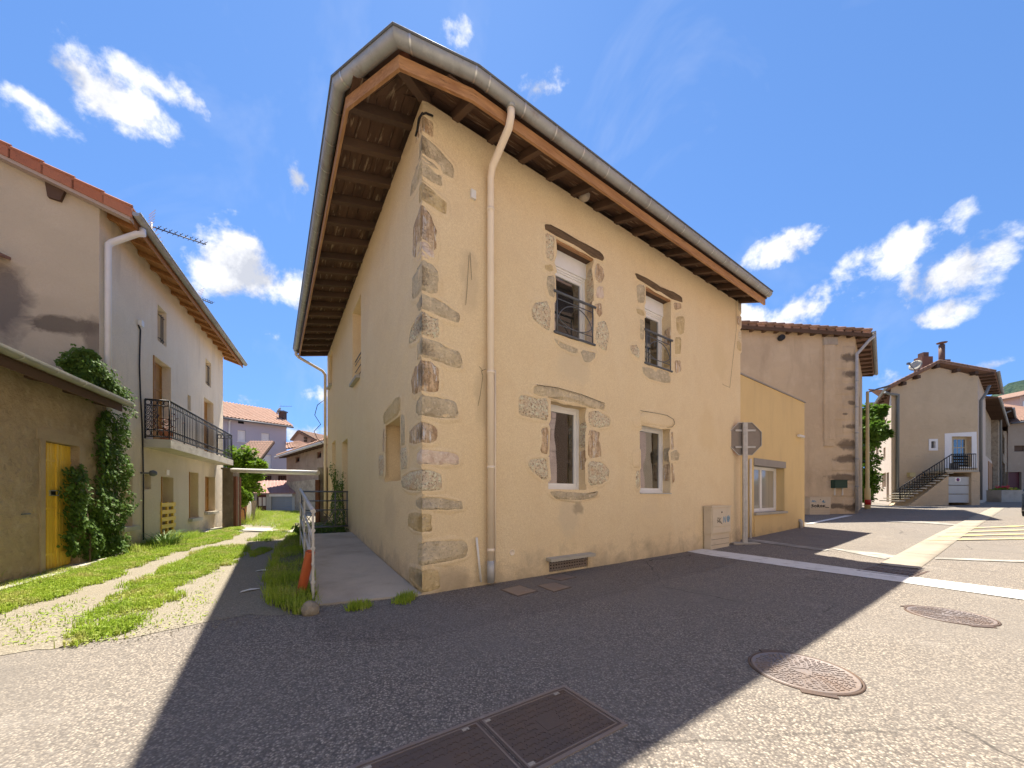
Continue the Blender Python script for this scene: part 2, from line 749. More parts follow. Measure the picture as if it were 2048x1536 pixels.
m_asphalt = mat_ground('asphalt', [(0.126, 0.111, 0.0965), (0.22, 0.191, 0.158), (0.327, 0.28, 0.226), (0.519, 0.45, 0.36)], (0.114, 0.0992, 0.0874), 84,
                       [(.22, 6, .42, .60, (0.197, 0.176, 0.153), .65), (.7, 8, .54, .68, (0.171, 0.152, 0.131), .6), (1.3, 7, .62, .72, (0.0937, 0.0837, 0.0764), .5), (1.7, 6, .58, .8, (0.332, 0.303, 0.268), .5), (30, 3, .5, .8, (0.353, 0.324, 0.284), .35)], .006, cracks=True)
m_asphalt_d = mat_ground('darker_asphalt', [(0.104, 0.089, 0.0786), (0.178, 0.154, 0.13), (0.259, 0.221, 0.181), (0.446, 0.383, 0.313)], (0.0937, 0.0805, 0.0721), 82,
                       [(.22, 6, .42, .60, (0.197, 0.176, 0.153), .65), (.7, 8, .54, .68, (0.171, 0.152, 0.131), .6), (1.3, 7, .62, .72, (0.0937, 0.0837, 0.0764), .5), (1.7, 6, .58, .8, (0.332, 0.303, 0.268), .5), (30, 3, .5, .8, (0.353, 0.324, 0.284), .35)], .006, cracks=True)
m_gravel = mat_ground('gravel', [(0.202, 0.176, 0.132), (0.277, 0.245, 0.186), (0.336, 0.299, 0.224), (0.437, 0.394, 0.308)], (0.193, 0.168, 0.128), 85,
                      [(.8, 7, .45, .70, (0.244, 0.207, 0.152), .7), (3.0, 7, .62, .78, (0.185, 0.174, 0.072), .5), (40, 3, .5, .8, (0.319, 0.286, 0.22), .3)], .008)
m_soil = mat('soil', (.12, .11, .06), .95, var=[(9, 6, .4, .7, (.10, .14, .03), .8), (25, 4, .5, .7, (.22, .19, .12), .6)], bump=[(40, 5, .02)])
m_render = mat('ochre_render', (.89, .735, .48), .93, .15, spots=WALL_STAINS, splash=(.5, (.42, .335, .225), .85),
               var=[(.55, 6, .40, .68, (.84, .67, .41), .7), (2.3, 7, .50, .78, (.76, .575, .345), .6), (1.3, 7, .60, .78, (.64, .53, .37), .45, (2.4, 2.4, .35)), (42, 4, .36, .62, (.77, .605, .375), .7),
                    (1.0, 6, .5, .78, (.90, .78, .56), .35, (2.2, 2.2, .5)), (120, 2, .40, .66, (.62, .48, .29), .6)],
               bump=[(95, 3, .007), (28, 4, .005), (1.6, 3, .04)])
m_render_y = mat('yellow_render', (.76, .575, .29), .93, .15, splash=(.35, (.40, .32, .2), .8),
                 var=[(.7, 6, .4, .7, (.66, .49, .25), .6), (1.4, 6, .5, .75, (.56, .42, .24), .4, (2.5, 2.5, .4)), (150, 2, .42, .7, (.58, .42, .2), .4)],
                 bump=[(75, 3, .012), (30, 4, .008)])
m_st_grey = mat('grey_green_stone', (0.728, 0.604, 0.401), .95, .15, rand=[((0.566, 0.491, 0.362), .8)], var=[(4, 8, .42, .66, (0.441, 0.357, 0.234), .7), (18, 7, .52, .68, (0.9, 0.762, 0.543), .6), (40, 5, .56, .68, (0.353, 0.278, 0.181), .6)], bump=[(14, 8, .05), (50, 5, .02)])
m_st_gran = mat('granite_stone', (0.82, 0.663, 0.451), .95, .15, rand=[((0.713, 0.598, 0.425), .8)], var=[(30, 6, .48, .60, (0.9, 0.9, 0.683), .8), (38, 5, .54, .62, (0.31, 0.212, 0.129), .85), (4, 7, .52, .68, (0.681, 0.438, 0.245), .6)], bump=[(18, 8, .05), (50, 5, .025)])
m_st_brown = mat('brown_streaked_stone', (0.776, 0.579, 0.367), .95, .15, rand=[((0.675, 0.543, 0.385), .8)], var=[(6, 8, .42, .60, (0.422, 0.271, 0.156), .85, (3, 3, .5)), (9, 8, .54, .66, (0.9, 0.9, 0.862), .85, (3, 3, .5)), (40, 5, .56, .66, (0.27, 0.181, 0.11), .7)], bump=[(14, 8, .06), (50, 5, .02)])
m_st_pink = mat('pink_stone', (0.77, 0.627, 0.501), .95, .15, var=[(9, 8, .50, .64, (0.594, 0.418, 0.308), .7), (22, 7, .52, .66, (0.902, 0.814, 0.704), .7)], bump=[(14, 8, .04), (50, 5, .015)])
m_st_tan = mat('tan_stone', (0.694, 0.543, 0.302), .95, .15, var=[(5, 8, .46, .66, (0.493, 0.347, 0.174), .75, (2, 2, .7)), (22, 7, .54, .68, (0.806, 0.672, 0.448), .6)], bump=[(14, 8, .05), (50, 5, .02)])
STONE = dict(g=m_st_grey, r=m_st_gran, b=m_st_brown, p=m_st_pink, t=m_st_tan)
m_oldwood = mat('weathered_beam', (.17, .115, .07), .9, .15, stretch=(2.5, 30, 30), rot=ROT_R,
                var=[(1.2, 7, .4, .7, (.08, .055, .035), .8), (2.5, 6, .55, .75, (.28, .20, .12), .6)], bump=[(1.6, 6, .012)])
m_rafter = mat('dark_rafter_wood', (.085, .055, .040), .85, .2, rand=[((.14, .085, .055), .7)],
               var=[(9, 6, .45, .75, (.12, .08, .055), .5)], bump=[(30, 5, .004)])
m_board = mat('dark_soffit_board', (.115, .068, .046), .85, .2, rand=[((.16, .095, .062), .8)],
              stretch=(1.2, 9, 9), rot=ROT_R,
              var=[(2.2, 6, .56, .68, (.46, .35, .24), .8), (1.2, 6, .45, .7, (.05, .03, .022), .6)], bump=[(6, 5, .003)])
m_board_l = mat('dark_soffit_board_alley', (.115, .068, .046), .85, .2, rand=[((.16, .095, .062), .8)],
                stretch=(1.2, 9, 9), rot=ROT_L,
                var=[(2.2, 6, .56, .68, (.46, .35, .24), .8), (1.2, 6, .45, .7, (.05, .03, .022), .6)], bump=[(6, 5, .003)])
m_fascia = mat('varnished_fascia', (.43, .235, .11), .55, .35, stretch=(1.5, 14, 14), rot=ROT_R,
               var=[(1.1, 6, .40, .66, (.30, .14, .06), .9), (1.9, 7, .60, .72, (.07, .035, .02), .9), (2.4, 5, .5, .7, (.60, .33, .14), .6)], bump=[(3, 5, .003)])
m_fascia_l = mat('varnished_fascia_alley', (.40, .22, .105), .55, .35, stretch=(1.5, 14, 14), rot=ROT_L,
                 var=[(1.1, 6, .40, .66, (.29, .135, .055), .9), (1.9, 7, .62, .74, (.07, .035, .02), .9), (2.4, 5, .5, .7, (.56, .31, .14), .6)], bump=[(3, 5, .003)])
m_zinc = mat('weathered_zinc', (.36, .375, .375), .5, .4, .35, var=[(2.2, 7, .45, .70, (.25, .26, .255), .75), (11, 6, .52, .72, (.46, .475, .47), .55), (4, 7, .58, .72, (.22, .17, .12), .6)], bump=[(6, 4, .002)])
m_zincband = mat('bright_zinc', (.55, .56, .55), .35, .5, .8)
m_pvc = mat('cream_pvc', (.86, .74, .58), .45, .4, var=[(2, 5, .45, .75, (.76, .64, .48), .6)])
m_pvcw = mat('white_pvc', (.74, .73, .70), .4, .4, var=[(2.5, 5, .5, .8, (.58, .56, .52), .6)])
m_white = mat('white_paint', (.80, .79, .77), .4, .4, var=[(4, 5, .5, .8, (.68, .67, .64), .5)])
m_glass = mat('window_glass', (.018, .020, .018), .02, .5, ior=3.0, bump=[(1.3, 1, .004)])
m_curtain = mat('pale_blind', (.62, .60, .54), .8)
m_dark = mat('dark_void', (.015, .014, .013), .9)
m_iron = mat('dark_grey_iron', (.125, .135, .15), .5, .4, .3, var=[(20, 4, .5, .8, (.12, .11, .10), .5)])
m_black_iron = mat('black_iron', (.022, .022, .024), .55, .4, .2)
m_galv = mat('galvanised_steel', (.50, .49, .47), .5, .4, .2, var=[(6, 5, .42, .72, (.32, .325, .325), .7), (30, 4, .55, .75, (.56, .56, .55), .5)], bump=[(40, 3, .001)])
m_concrete = mat('concrete', (.52, .455, .365), .92, .2, var=[(.9, 7, .46, .70, (.30, .255, .20), .85), (4, 7, .55, .75, (.42, .385, .33), .5), (90, 3, .5, .8, (.22, .2, .17), .4)],
                 bump=[(60, 4, .004), (3, 5, .02)])
m_concrete_l = mat('pale_concrete', (.46, .43, .36), .92, .2, var=[(2, 7, .42, .7, (.36, .33, .27), .7), (60, 3, .5, .8, (.32, .29, .24), .4)], bump=[(70, 4, .003)])
m_rust = mat('rusty_cast_iron', (.25, .21, .19), .45, .4, .3, var=[(3, 7, .45, .7, (.27, .19, .14), .7), (18, 5, .55, .75, (.34, .31, .29), .6)], bump=[(60, 3, .002)])
m_rust_d = mat('dark_cast_iron', (.11, .08, .065), .55, .4, .3, var=[(5, 7, .4, .7, (.17, .105, .065), .7)], bump=[(90, 3, .0015)])
m_cover = mat('brown_cover_plate', (.125, .098, .088), .5, .4, .2, var=[(2.5, 6, .4, .7, (.17, .115, .085), .7), (60, 3, .5, .8, (.095, .07, .06), .5)], bump=[(160, 3, .001)])
m_paint = mat('white_road_paint', (.72, .71, .67), .8, .2, var=[(6, 7, .52, .70, (.40, .38, .34), .7), (60, 4, .55, .7, (.45, .43, .38), .6)], bump=[(100, 3, .003)])
m_paintw = mat('worn_road_paint', (.45, .43, .39), .85, .2, var=[(3, 7, .36, .54, (.26, .245, .21), .95), (60, 4, .5, .7, (.24, .22, .19), .7)], bump=[(100, 3, .003)])
m_painty = mat('yellow_road_paint', (.60, .48, .19), .8, .2, var=[(3, 7, .40, .58, (.30, .275, .23), .97), (60, 4, .45, .65, (.30, .275, .23), .7)], bump=[(100, 3, .003)])
m_beige = mat('beige_cabinet', (.66, .57, .43), .6, .3, var=[(3, 6, .45, .75, (.56, .48, .36), .6), (9, 6, .62, .8, (.42, .34, .24), .5)])
m_rtile = mat('terracotta_tile', (.42, .16, .085), .85, .2, rand=[((.33, .12, .07), .8), ((.48, .22, .13), .5)], var=[(4, 6, .5, .75, (.25, .11, .075), .6), (20, 5, .62, .75, (.10, .06, .05), .6)], bump=[(40, 4, .004)])
m_ptile = mat('faded_pink_tile', (.43, .265, .195), .9, .15, var=[(1.5, 6, .4, .7, (.31, .185, .135), .7), (6, 5, .5, .7, (.52, .37, .29), .7)], bump=[(20, 4, .006)])
m_btile = mat('old_brown_tile', (.26, .165, .12), .9, .15, rand=[((.34, .20, .15), .8)], var=[(2, 6, .4, .7, (.17, .12, .09), .7), (9, 5, .55, .75, (.36, .26, .2), .5)], bump=[(20, 4, .006)])
m_lwood = mat('ochre_wood', (.40, .20, .07), .65, .3, rand=[((.30, .14, .05), .7)], stretch=(6, 6, 1.2), var=[(3, 6, .42, .7, (.26, .12, .04), .6)], bump=[(8, 4, .002)])
m_shutter = mat('ochre_shutter', (.38, .20, .055), .6, .3, stretch=(8, 8, 1.2), var=[(3, 6, .42, .7, (.27, .13, .035), .6)], bump=[(8, 4, .002)])
m_yellow = mat('yellow_painted_boards', (.80, .54, .065), .6, .3, rand=[((.72, .46, .055), .8)], var=[(2.5, 6, .45, .75, (.62, .42, .08), .6), (12, 6, .6, .75, (.36, .25, .09), .6, (6, 6, .7))], bump=[(20, 4, .002)])
m_leaf_ivy = mat('ivy_leaf', (.10, .18, .03), .6, .2, trans=.3, var=[(5, 3, .42, .68, (.14, .23, .035), .9), (30, 2, .5, .75, (.04, .085, .02), .8)])
m_leaf = mat('tree_leaf', (.15, .26, .02), .55, .2, trans=.4, var=[(3, 3, .4, .7, (.22, .34, .025), .9), (14, 2, .5, .75, (.035, .085, .014), .8)])
m_leaf_d = mat('dark_tree_leaf', (.10, .19, .025), .55, .2, trans=.4, var=[(3, 3, .4, .7, (.16, .27, .03), .9), (14, 2, .5, .75, (.02, .05, .012), .8)])
m_grass = mat('grass_blades', (.29, .41, .045), .6, .15, trans=.4, var=[(1.5, 4, .42, .68, (.40, .49, .065), .9), (2.6, 5, .50, .66, (.52, .46, .19), .85), (26, 2, .5, .75, (.15, .25, .025), .7)])
m_bark = mat('bark', (.10, .075, .05), .95, .1, var=[(12, 6, .4, .7, (.05, .04, .03), .7)], bump=[(25, 5, .02)])
m_orange = mat('orange_duct', (.50, .12, .045), .5, .35, var=[(5, 5, .45, .75, (.38, .10, .05), .6)])
# ------------------------------------------------------------------ ground
def zg(x, y):
    s = ((x - C0.x) * dR.x + (y - C0.y) * dR.y) / H
    tab = [(5.0, 0), (7.5, .05), (10.5, .13), (15, .19), (20, .26), (34, .47), (60, .60), (200, .8)]
    z = 0.0
    if s > tab[0][0]:
        for (a, za), (b, zb) in zip(tab, tab[1:]):
            if s <= b:
                z = za + (zb - za) * (s - a) / (b - a)
                break
        else:
            z = tab[-1][1]
    if x < 0 and y > 22 * H:
        z -= min(0.9, 0.07 * (y / H - 22))
    return z * H


def Gz(u, v, lift=0.0):
    z = 0.0
    for _ in range(40):
        p = G(u, v, min(z, H * .93))
        z = .5 * z + .5 * zg(p.x, p.y)
    return Vector((p.x, p.y, zg(p.x, p.y) + lift))


def grid_ground():
    xs = sorted(set([-2500, -900, -350, -160, -100] + list(np.arange(-70, 70.1, 2.0)) + [80, 95, 120, 160, 260, 500, 1200, 2500]))
    ys = sorted(set([-2000, -700, -250, -100, -60] + list(np.arange(-40, 70.1, 2.0)) + [80, 95, 120, 160, 260, 500, 1200, 3000]))
    mb = MB()
    idx = [[mb.vert((x, y, zg(x, y))) for x in xs] for y in ys]
    for j in range(len(ys) - 1):
        for i in range(len(xs) - 1):
            mb.face((idx[j][i], idx[j][i + 1], idx[j + 1][i + 1], idx[j + 1][i]), True)
    return mb


grid_ground().build('street', m_asphalt, kind='structure')


def sheet(pts, lift, name, mat_, **props):
    """a flat marking laid on the ground, split so that it follows the slope"""
    bm = bmesh.new()
    vs = [bm.verts.new((p.x, p.y, 0)) for p in pts]
    es = [bm.edges.new((vs[i], vs[(i + 1) % len(vs)])) for i in range(len(vs))]
    bmesh.ops.triangle_fill(bm, use_beauty=True, edges=es, normal=(0, 0, 1))
    for _ in range(5):
        long_ = [e for e in bm.edges if e.calc_length() > 1.0 and max(zg(v.co.x, v.co.y) for v in e.verts) > .001]
        if not long_:
            break
        bmesh.ops.subdivide_edges(bm, edges=long_, cuts=1)
        bmesh.ops.triangulate(bm, faces=bm.faces)
    for v in bm.verts:
        v.co.z = ground_z(v.co.x, v.co.y) + lift
    me = bpy.data.meshes.new(name)
    bm.to_mesh(me)
    bm.free()
    me.materials.append(mat_)
    return link(name, me, None, (0, 0, 0), (0, 0, 0), **props)


_gx = sorted(set([-2500, -900, -350, -160, -100] + list(np.arange(-70, 70.1, 2.0)) + [80, 95, 120, 160, 260, 500, 1200, 2500]))
_gy = sorted(set([-2000, -700, -250, -100, -60] + list(np.arange(-40, 70.1, 2.0)) + [80, 95, 120, 160, 260, 500, 1200, 3000]))


def ground_z(x, y):
    """height of the meshed street itself (bilinear inside its cells, a hair generous)"""
    import bisect
    i = max(0, min(len(_gx) - 2, bisect.bisect_right(_gx, x) - 1))
    j = max(0, min(len(_gy) - 2, bisect.bisect_right(_gy, y) - 1))
    fx = (x - _gx[i]) / (_gx[i + 1] - _gx[i])
    fy = (y - _gy[j]) / (_gy[j + 1] - _gy[j])
    a, b = zg(_gx[i], _gy[j]), zg(_gx[i + 1], _gy[j])
    c, d = zg(_gx[i], _gy[j + 1]), zg(_gx[i + 1], _gy[j + 1])
    return (a * (1 - fx) + b * fx) * (1 - fy) + (c * (1 - fx) + d * fx) * fy + (.004 if max(a, b, c, d) > .001 else 0)


def ragged(pts, step, amp, seed, closed=True):
    out = []
    for a, b in zip(pts, pts[1:] + (pts[:1] if closed else [])):
        n = max(1, int((b - a).length / step))
        for k in range(n):
            p = a.lerp(b, k / n)
            w = amp if 0 < k < n else 0
            out.append(p + Vector((noise.noise(p * 3.1 + Vector((seed, 0, 0))), noise.noise(p * 3.1 + Vector((0, seed, 9))), 0)) * w * 2)
    return out


# gravel alley
_al = [(-260, 1345), (0, 1312), (100, 1300), (190, 1283), (262, 1277), (330, 1262), (420, 1243), (500, 1229), (545, 1232), (600, 1228), (632, 1218)]
alley_edge = [G(u, v) for u, v in _al]
far_r = ab(-22 * H, 0.6 * H)
far_l = Vector((-26.0, 24.0, 0))
alley_pts = ragged(alley_edge, .12, .05, 3.0, False) + [G(640, 1100), G(655, 1068), Vector((-8.0, 15.0, 0)), Vector((-13.0, 26.0, 0)), far_l, Vector((-15.5, 14.0, 0)), Vector((-12.0, 5.0, 0)), Vector((-9.5, 3.0, 0))]
sheet(alley_pts, .004, 'gravel_alley', m_gravel, kind='structure')

# darker resurfaced asphalt along the foot of the house
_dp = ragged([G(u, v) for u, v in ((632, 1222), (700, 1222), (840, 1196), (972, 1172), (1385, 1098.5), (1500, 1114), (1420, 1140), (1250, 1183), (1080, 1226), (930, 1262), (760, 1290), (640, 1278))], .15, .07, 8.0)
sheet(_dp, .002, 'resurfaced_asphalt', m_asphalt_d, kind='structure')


# concrete strips
def slab(pts, h, name, mat_, **props):
    mb = MB()
    mb.prism([Vector((p.x, p.y, ground_z(p.x, p.y) - .05)) for p in pts], (0, 0, h + .05))
    return mb.build(name, mat_, **props)


slab([G(400, 1066), G(408, 1056.5), G(512, 1057.5), G(600, 1060), G(600, 1068), G(505, 1064.5)], .035, 'concrete_strip', m_concrete_l, kind='structure')
slab([G(-160, 1205), G(70, 1146), G(165, 1124), G(260, 1099), G(262, 1104), G(225, 1118), G(105, 1158), G(-160, 1232)], .05, 'footing_strip', m_concrete_l, kind='structure')

# ramp beside the house
zt = 0.265 * H
fL = Face(C0, dL, nL)
fR = Face(C0, dR, nR)
r_near_r = C0 + nL * .02 + nR * .02
r_near_l = G(632, 1213)
r_far_r = fL.P(4.15 * H, 0, .0)
r_far_l = Vector((-3.80 * H, 6.86 * H, 0))
mb = MB()
n = 12
rows = []
for k in range(n + 1):
    t = k / n
    a, b = r_near_l.lerp(r_far_l, t), r_near_r.lerp(r_far_r, t)
    z = .022 + zt * min(1, t * 1.02) ** 1.15
    rows.append([mb.vert((a.x, a.y, -.3)), mb.vert((a.x, a.y, z)), mb.vert((b.x, b.y, z)), mb.vert((b.x, b.y, -.3))])
for A, B in zip(rows, rows[1:]):
    for i in range(3):
        mb.face((A[i], A[i + 1], B[i + 1], B[i]))
mb.face(rows[0])
mb.face(rows[-1][::-1])
mb.build('concrete_ramp', m_concrete, kind='structure')
mb = MB()
pl = [r_far_l, r_far_r, fL.P(8.2 * H, 0, 0), r_far_l + dL * 4.0 * H]
mb.prism([Vector((p.x, p.y, -.3)) for p in pl], (0, 0, .3 + zt - .03))
mb.build('terrace', m_soil, kind='structure')

# verge soil along the ramp
verge = [G(536, 1163), G(556, 1100), G(575, 1079), G(598, 1069), G(628, 1200), G(634, 1219), G(612, 1232), G(575, 1222), G(545, 1213)]
mb = MB()
vr = ragged(verge, .12, .04, 5.0)
cx = sum((p for p in vr), Vector((0, 0, 0))) / len(vr)
ring = [mb.vert((p.x, p.y, .012)) for p in vr]
ring2 = [mb.vert((cx.x + (p.x - cx.x) * .6, cx.y + (p.y - cx.y) * .6, .09)) for p in vr]
for i in range(len(vr)):
    j = (i + 1) % len(vr)
    mb.face((ring[i], ring[j], ring2[j], ring2[i]), True)
mb.face(ring2, True)
mb.build('verge_soil', m_soil, kind='structure')

# road markings
sl = [G(1354, 1100.5), G(1385, 1096.5), G(1500, 1112), G(1650, 1132), G(1850, 1159), G(2048, 1184), G(2500, 1243), G(2500, 1262), G(2048, 1201), G(1800, 1166), G(1600, 1138.5), G(1420, 1112)]
sheet(sl, .006, 'stop_line', m_paint, kind='structure')
sheet([Gz(1611, 1048), Gz(1625, 1048), Gz(1706, 1031.5), Gz(1690, 1031.5)], .01, 'edge_line', m_paint, kind='structure')
sheet([Gz(1772, 1041.5), Gz(1860, 1044), Gz(1925, 1050), Gz(1925, 1053), Gz(1850, 1047), Gz(1772, 1044)], .01, 'lane_line', m_paintw, kind='structure')
sheet([Gz(1660, 1097), Gz(1760, 1107), Gz(1800, 1113), Gz(1770, 1119), Gz(1700, 1106)], .006, 'worn_marking', m_paintw, kind='structure')
sheet([Gz(1500, 1078), Gz(1560, 1086), Gz(1660, 1100), Gz(1650, 1103), Gz(1540, 1088), Gz(1490, 1082)], .006, 'worn_marking', m_paintw, kind='structure')
sheet([Gz(1870, 1116), Gz(2048, 1122), Gz(2048, 1126), Gz(1870, 1119)], .008, 'worn_marking', m_paintw, kind='structure')
for k, (a, b, c, d) in enumerate([((1908, 1054), (2120, 1046)), ((1893, 1063), (2140, 1054)), ((1877, 1071.5), (2150, 1064)), ((1858, 1080.5), (2160, 1075))]
                                 and [((1912, 1057.0), (2110, 1048.5), (2110, 1051), (1905, 1059.5)), ((1900, 1064), (2130, 1056.5), (2130, 1059.5), (1890, 1067)),
                                      ((1884, 1071.5), (2150, 1065), (2150, 1068), (1874, 1074.5)), ((1865, 1079.5), (2160, 1075), (2160, 1078.5), (1850, 1082.5))]):
    sheet([Gz(*a), Gz(*b), Gz(*c), Gz(*d)], .012, 'yellow_marking', m_painty, kind='structure')

# concrete valley gutter, cast in lengths
m_channel = mat('worn_channel_concrete', (.35, .31, .245), .92, .2, var=[(1.5, 7, .4, .68, (.265, .235, .185), .8), (60, 3, .45, .75, (.30, .275, .22), .5)], bump=[(70, 4, .004)])
ga, gb = G(1757, 1131.5), G(1836, 1142.5)
gmid = (ga + gb) / 2
gw = abs((ga - gb).dot(nR)) / 2
for k in range(14):
    a = gmid + dR * (k * 1.9 - (0 if k else 0)) + dR * .012
    b = gmid + dR * ((k + 1) * 1.9 - .012)
    mb = MB()
    prof = [(-1, .0), (-.96, .012), (-.45, .0085), (0, .0065), (.45, .0085), (.96, .012), (1, .0)]
    lines = []
    for p in (a, b):
        lines.append([mb.vert((p.x + nR.x * gw * t, p.y + nR.y * gw * t, ground_z(p.x + nR.x * gw * t, p.y + nR.y * gw * t) + z)) for t, z in prof])
    for i in range(len(prof) - 1):
        mb.face((lines[0][i], lines[0][i + 1], lines[1][i + 1], lines[1][i]), True)
    mb.build('gutter_channel', m_channel, kind='structure')

# far hill
mb = MB()
nx, ny = 60, 14
hv = []
for j in range(ny + 1):
    for i in range(nx + 1):
        x = 300 + (i / nx) * 1900
        y = 420 + j / ny * 700
        h = 300 * math.sin(min(1, j / ny * 1.15) * math.pi / 2) * max(0.02, min(1, (x / y - .95) / .38)) * (0.85 + .3 * noise.noise(Vector((x * .004, y * .004, 2))))
        h += 7 * noise.noise(Vector((x * .03, y * .03, 5)))
        if j == 0:
            h = -6
        hv.append(mb.vert((x, y, h)))
for j in range(ny):
    for i in range(nx):
        a = j * (nx + 1) + i
        mb.face((hv[a], hv[a + 1], hv[a + nx + 2], hv[a + nx + 1]), True)
m_hill = mat('wooded_hill', (.035, .065, .048), .95, .1, var=[(.02, 6, .4, .65, (.06, .09, .055), .8), (.11, 6, .45, .65, (.018, .042, .035), .85)], bump=[(.12, 6, 6.0)])  # distance haze put into the colour as a bluish green
mb.build('hill', m_hill, kind='structure')

# ------------------------------------------------------------------ the corner house
house = thing('corner_house', 'ochre rendered two-storey corner house with exposed corner stones, deep wooden eaves and zinc gutter', 'house', (C0.x, C0.y, 0))
ZW = H * 4.945
SR, SL = 6.90 * H, 8.2 * H
ZE = H * 5.0            # gutter rim


def box_of(fc, ul, ur, vtl, vtr, vbl, vbr):
    s0, s1 = fc.s_at(ul), fc.s_at(ur)
    return s0, s1, (fc.z_at(ul, vbl) + fc.z_at(ur, vbr)) / 2, (fc.z_at(ul, vtl) + fc.z_at(ur, vtr)) / 2


U1 = box_of(fR, 1109, 1187.5, 472, 519, 667, 692)
U2 = box_of(fR, 1289.5, 1342, 570, 601, 728, 745)
L1 = box_of(fR, 1096.5, 1173, 798, 818, 977, 981)
L2 = box_of(fR, 1279.5, 1341, 847, 855, 985, 988)
VENT = box_of(fR, 1098, 1176, 1119, 1111, 1144, 1133)
LW = box_of(fL, 769, 801.5, 851, 829, 965, 959.5)          # small blind window
LU1 = box_of(fL, 705, 721.8, 623, 591, 770, 748)
LU2 = box_of(fL, 658.5, 664.5, 709, 698, 778, 764)
LD1 = box_of(fL, 684, 695, 887, 875, 1056, 1060)
LD2 = box_of(fL, 664, 671, 887, 879, 1045, 1048)
LD1 = (LD1[0], LD1[1], zt + .02, LD1[3])
LD2 = (LD2[0], LD2[1], zt + .6, LD2[3])
for w in (U1, U2, L1, L2, LW, LU1, LU2, LD1, LD2):
    print('opening', [round(x, 2) for x in w])


def wob(b, amp=.012, seed=0, n=5):
    """the opening's edge, slightly uneven as old reveals are"""
    s0, s1, z0, z1 = b
    out = []
    for (a, c) in (((s0, z0), (s1, z0)), ((s1, z0), (s1, z1)), ((s1, z1), (s0, z1)), ((s0, z1), (s0, z0))):
        for k in range(n):
            t = k / n
            x, z = a[0] + (c[0] - a[0]) * t, a[1] + (c[1] - a[1]) * t
            w = amp if k else 0
            out.append((x + noise.noise(Vector((x * 4, z * 4, seed))) * w, z + noise.noise(Vector((z * 4, x * 4, seed + 5))) * w))
    return out


wall_mesh('wall', fR, [(0, -.3), (SR, -.3), (SR, ZW + .02), (0, ZW + .02)], [wob(U1, .015, 1), wob(U2, .015, 2), wob(L1, .015, 3), wob(L2, .015, 4), rect(*VENT)], .34, m_render, house, rim=False)
wall_mesh('wall', fL, [(0, -.3), (SL, -.3), (SL, ZW + .02), (0, ZW + .02)], [wob(LW, .015, 5), rect(*LU1), rect(*LU2), rect(*LD1), rect(*LD2)], .30, m_render, house, rim=False)
# the other sides of the two wings
mb = MB()
DEP = 5.2 * H
pB, pA = fR.P(SR, 0), fL.P(SL, 0)
pB2, pA2 = pB - nR * DEP, pA - nL * DEP
pin = ab(-DEP, -DEP)
for a, b in ((pB, pB2), (pB2, pin), (pin, pA2), (pA2, pA)):
    d = (b - a).normalized()
    nn = Vector((-d.y, d.x, 0))
    sh = .004
    mb.poly([a + Vector((0, 0, -.3)), b + Vector((0, 0, -.3)), b + Vector((0, 0, ZW + .9)), a + Vector((0, 0, ZW - .05))] if False else
            [a + Vector((0, 0, -.3)), b + Vector((0, 0, -.3)), b + Vector((0, 0, ZW)), a + Vector((0, 0, ZW))])
# gable tops
for a, b in ((pB, pB2), (pA2, pA)):
    m_ = (a + b) / 2
    mb.poly([a + Vector((0, 0, ZW)), b + Vector((0, 0, ZW)), m_ + Vector((0, 0, ZW + 1.05))])
mb.build('wall', m_render, house)
# floors so that the rooms are dark
mb = MB()
mb.prism([fR.P(.36, 2.75, -.36), fR.P(SR - .1, 2.75, -.36), fR.P(SR - .1, 2.75, -DEP + .1), Vector((pin.x, pin.y, 2.75)), fL.P(SL - .1, 2.75, -DEP + .1), fL.P(SL - .1, 2.75, -.34)], (0, 0, .2))
mb.build('floor', m_dark, house)

# ---- eaves: path of the gutter's outer rim, clipped round the corner
EP = [ab(-SL - .25, .82 * H), ab(-.36 * H, .80 * H), ab(.393 * H, .399 * H), ab(.55 * H, -.36 * H), ab(.545 * H, -SR * 1.0)]
# b measured along the alley normal only, so put the ends square to their walls
EP[0] = fL.P(SL + .02, 0, .84 * H)
EP[1] = fL.P(.30 * H, 0, .785 * H)
EP[3] = fR.P(.33 * H, 0, .548 * H)
EP[4] = fR.P(SR + .12, 0, .545 * H)
K2 = D(786, 48, 750 * 4.0 * H / (HV - 48))
EP[2] = Vector((K2.x, K2.y, 0))
print('eave', [(round((p - C0).dot(nR) / H, 2), round((p - C0).dot(nL) / H, 2)) for p in EP])


def offs(path, d):
    """path moved d metres towards the house"""
    out = []
    for i, p in enumerate(path):
        ns = []
        for a, b in ((i - 1, i), (i, i + 1)):
            if a >= 0 and b < len(path):
                t = (path[b] - path[a]).normalized()
                ns.append(Vector((-t.y, t.x, 0)))
        if len(ns) == 2:
            m_ = (ns[0] + ns[1]).normalized()
            m_ = m_ / max(.3, m_.dot(ns[0]))
        else:
            m_ = ns[0]
        out.append(p + m_ * d)
    return out


_c = offs(EP, .1)[3]
if (_c - C0).length > (EP[3] - C0).length:
    _sgn = -1
else:
    _sgn = 1
GW = .150                        # gutter width
inner = offs(EP, _sgn * GW)      # fascia front
fback = offs(EP, _sgn * (GW + .035))


def swept(paths_z, smooth=True, flip=False):
    """skin between equally long polylines given as lists of points"""
    mb = MB()
    rows = [[mb.vert(p) for p in path] for path in paths_z]
    for A, B in zip(rows, rows[1:]):
        for i in range(len(A) - 1):
            mb.face((A[i], A[i + 1], B[i + 1], B[i]), smooth)
    return mb, rows


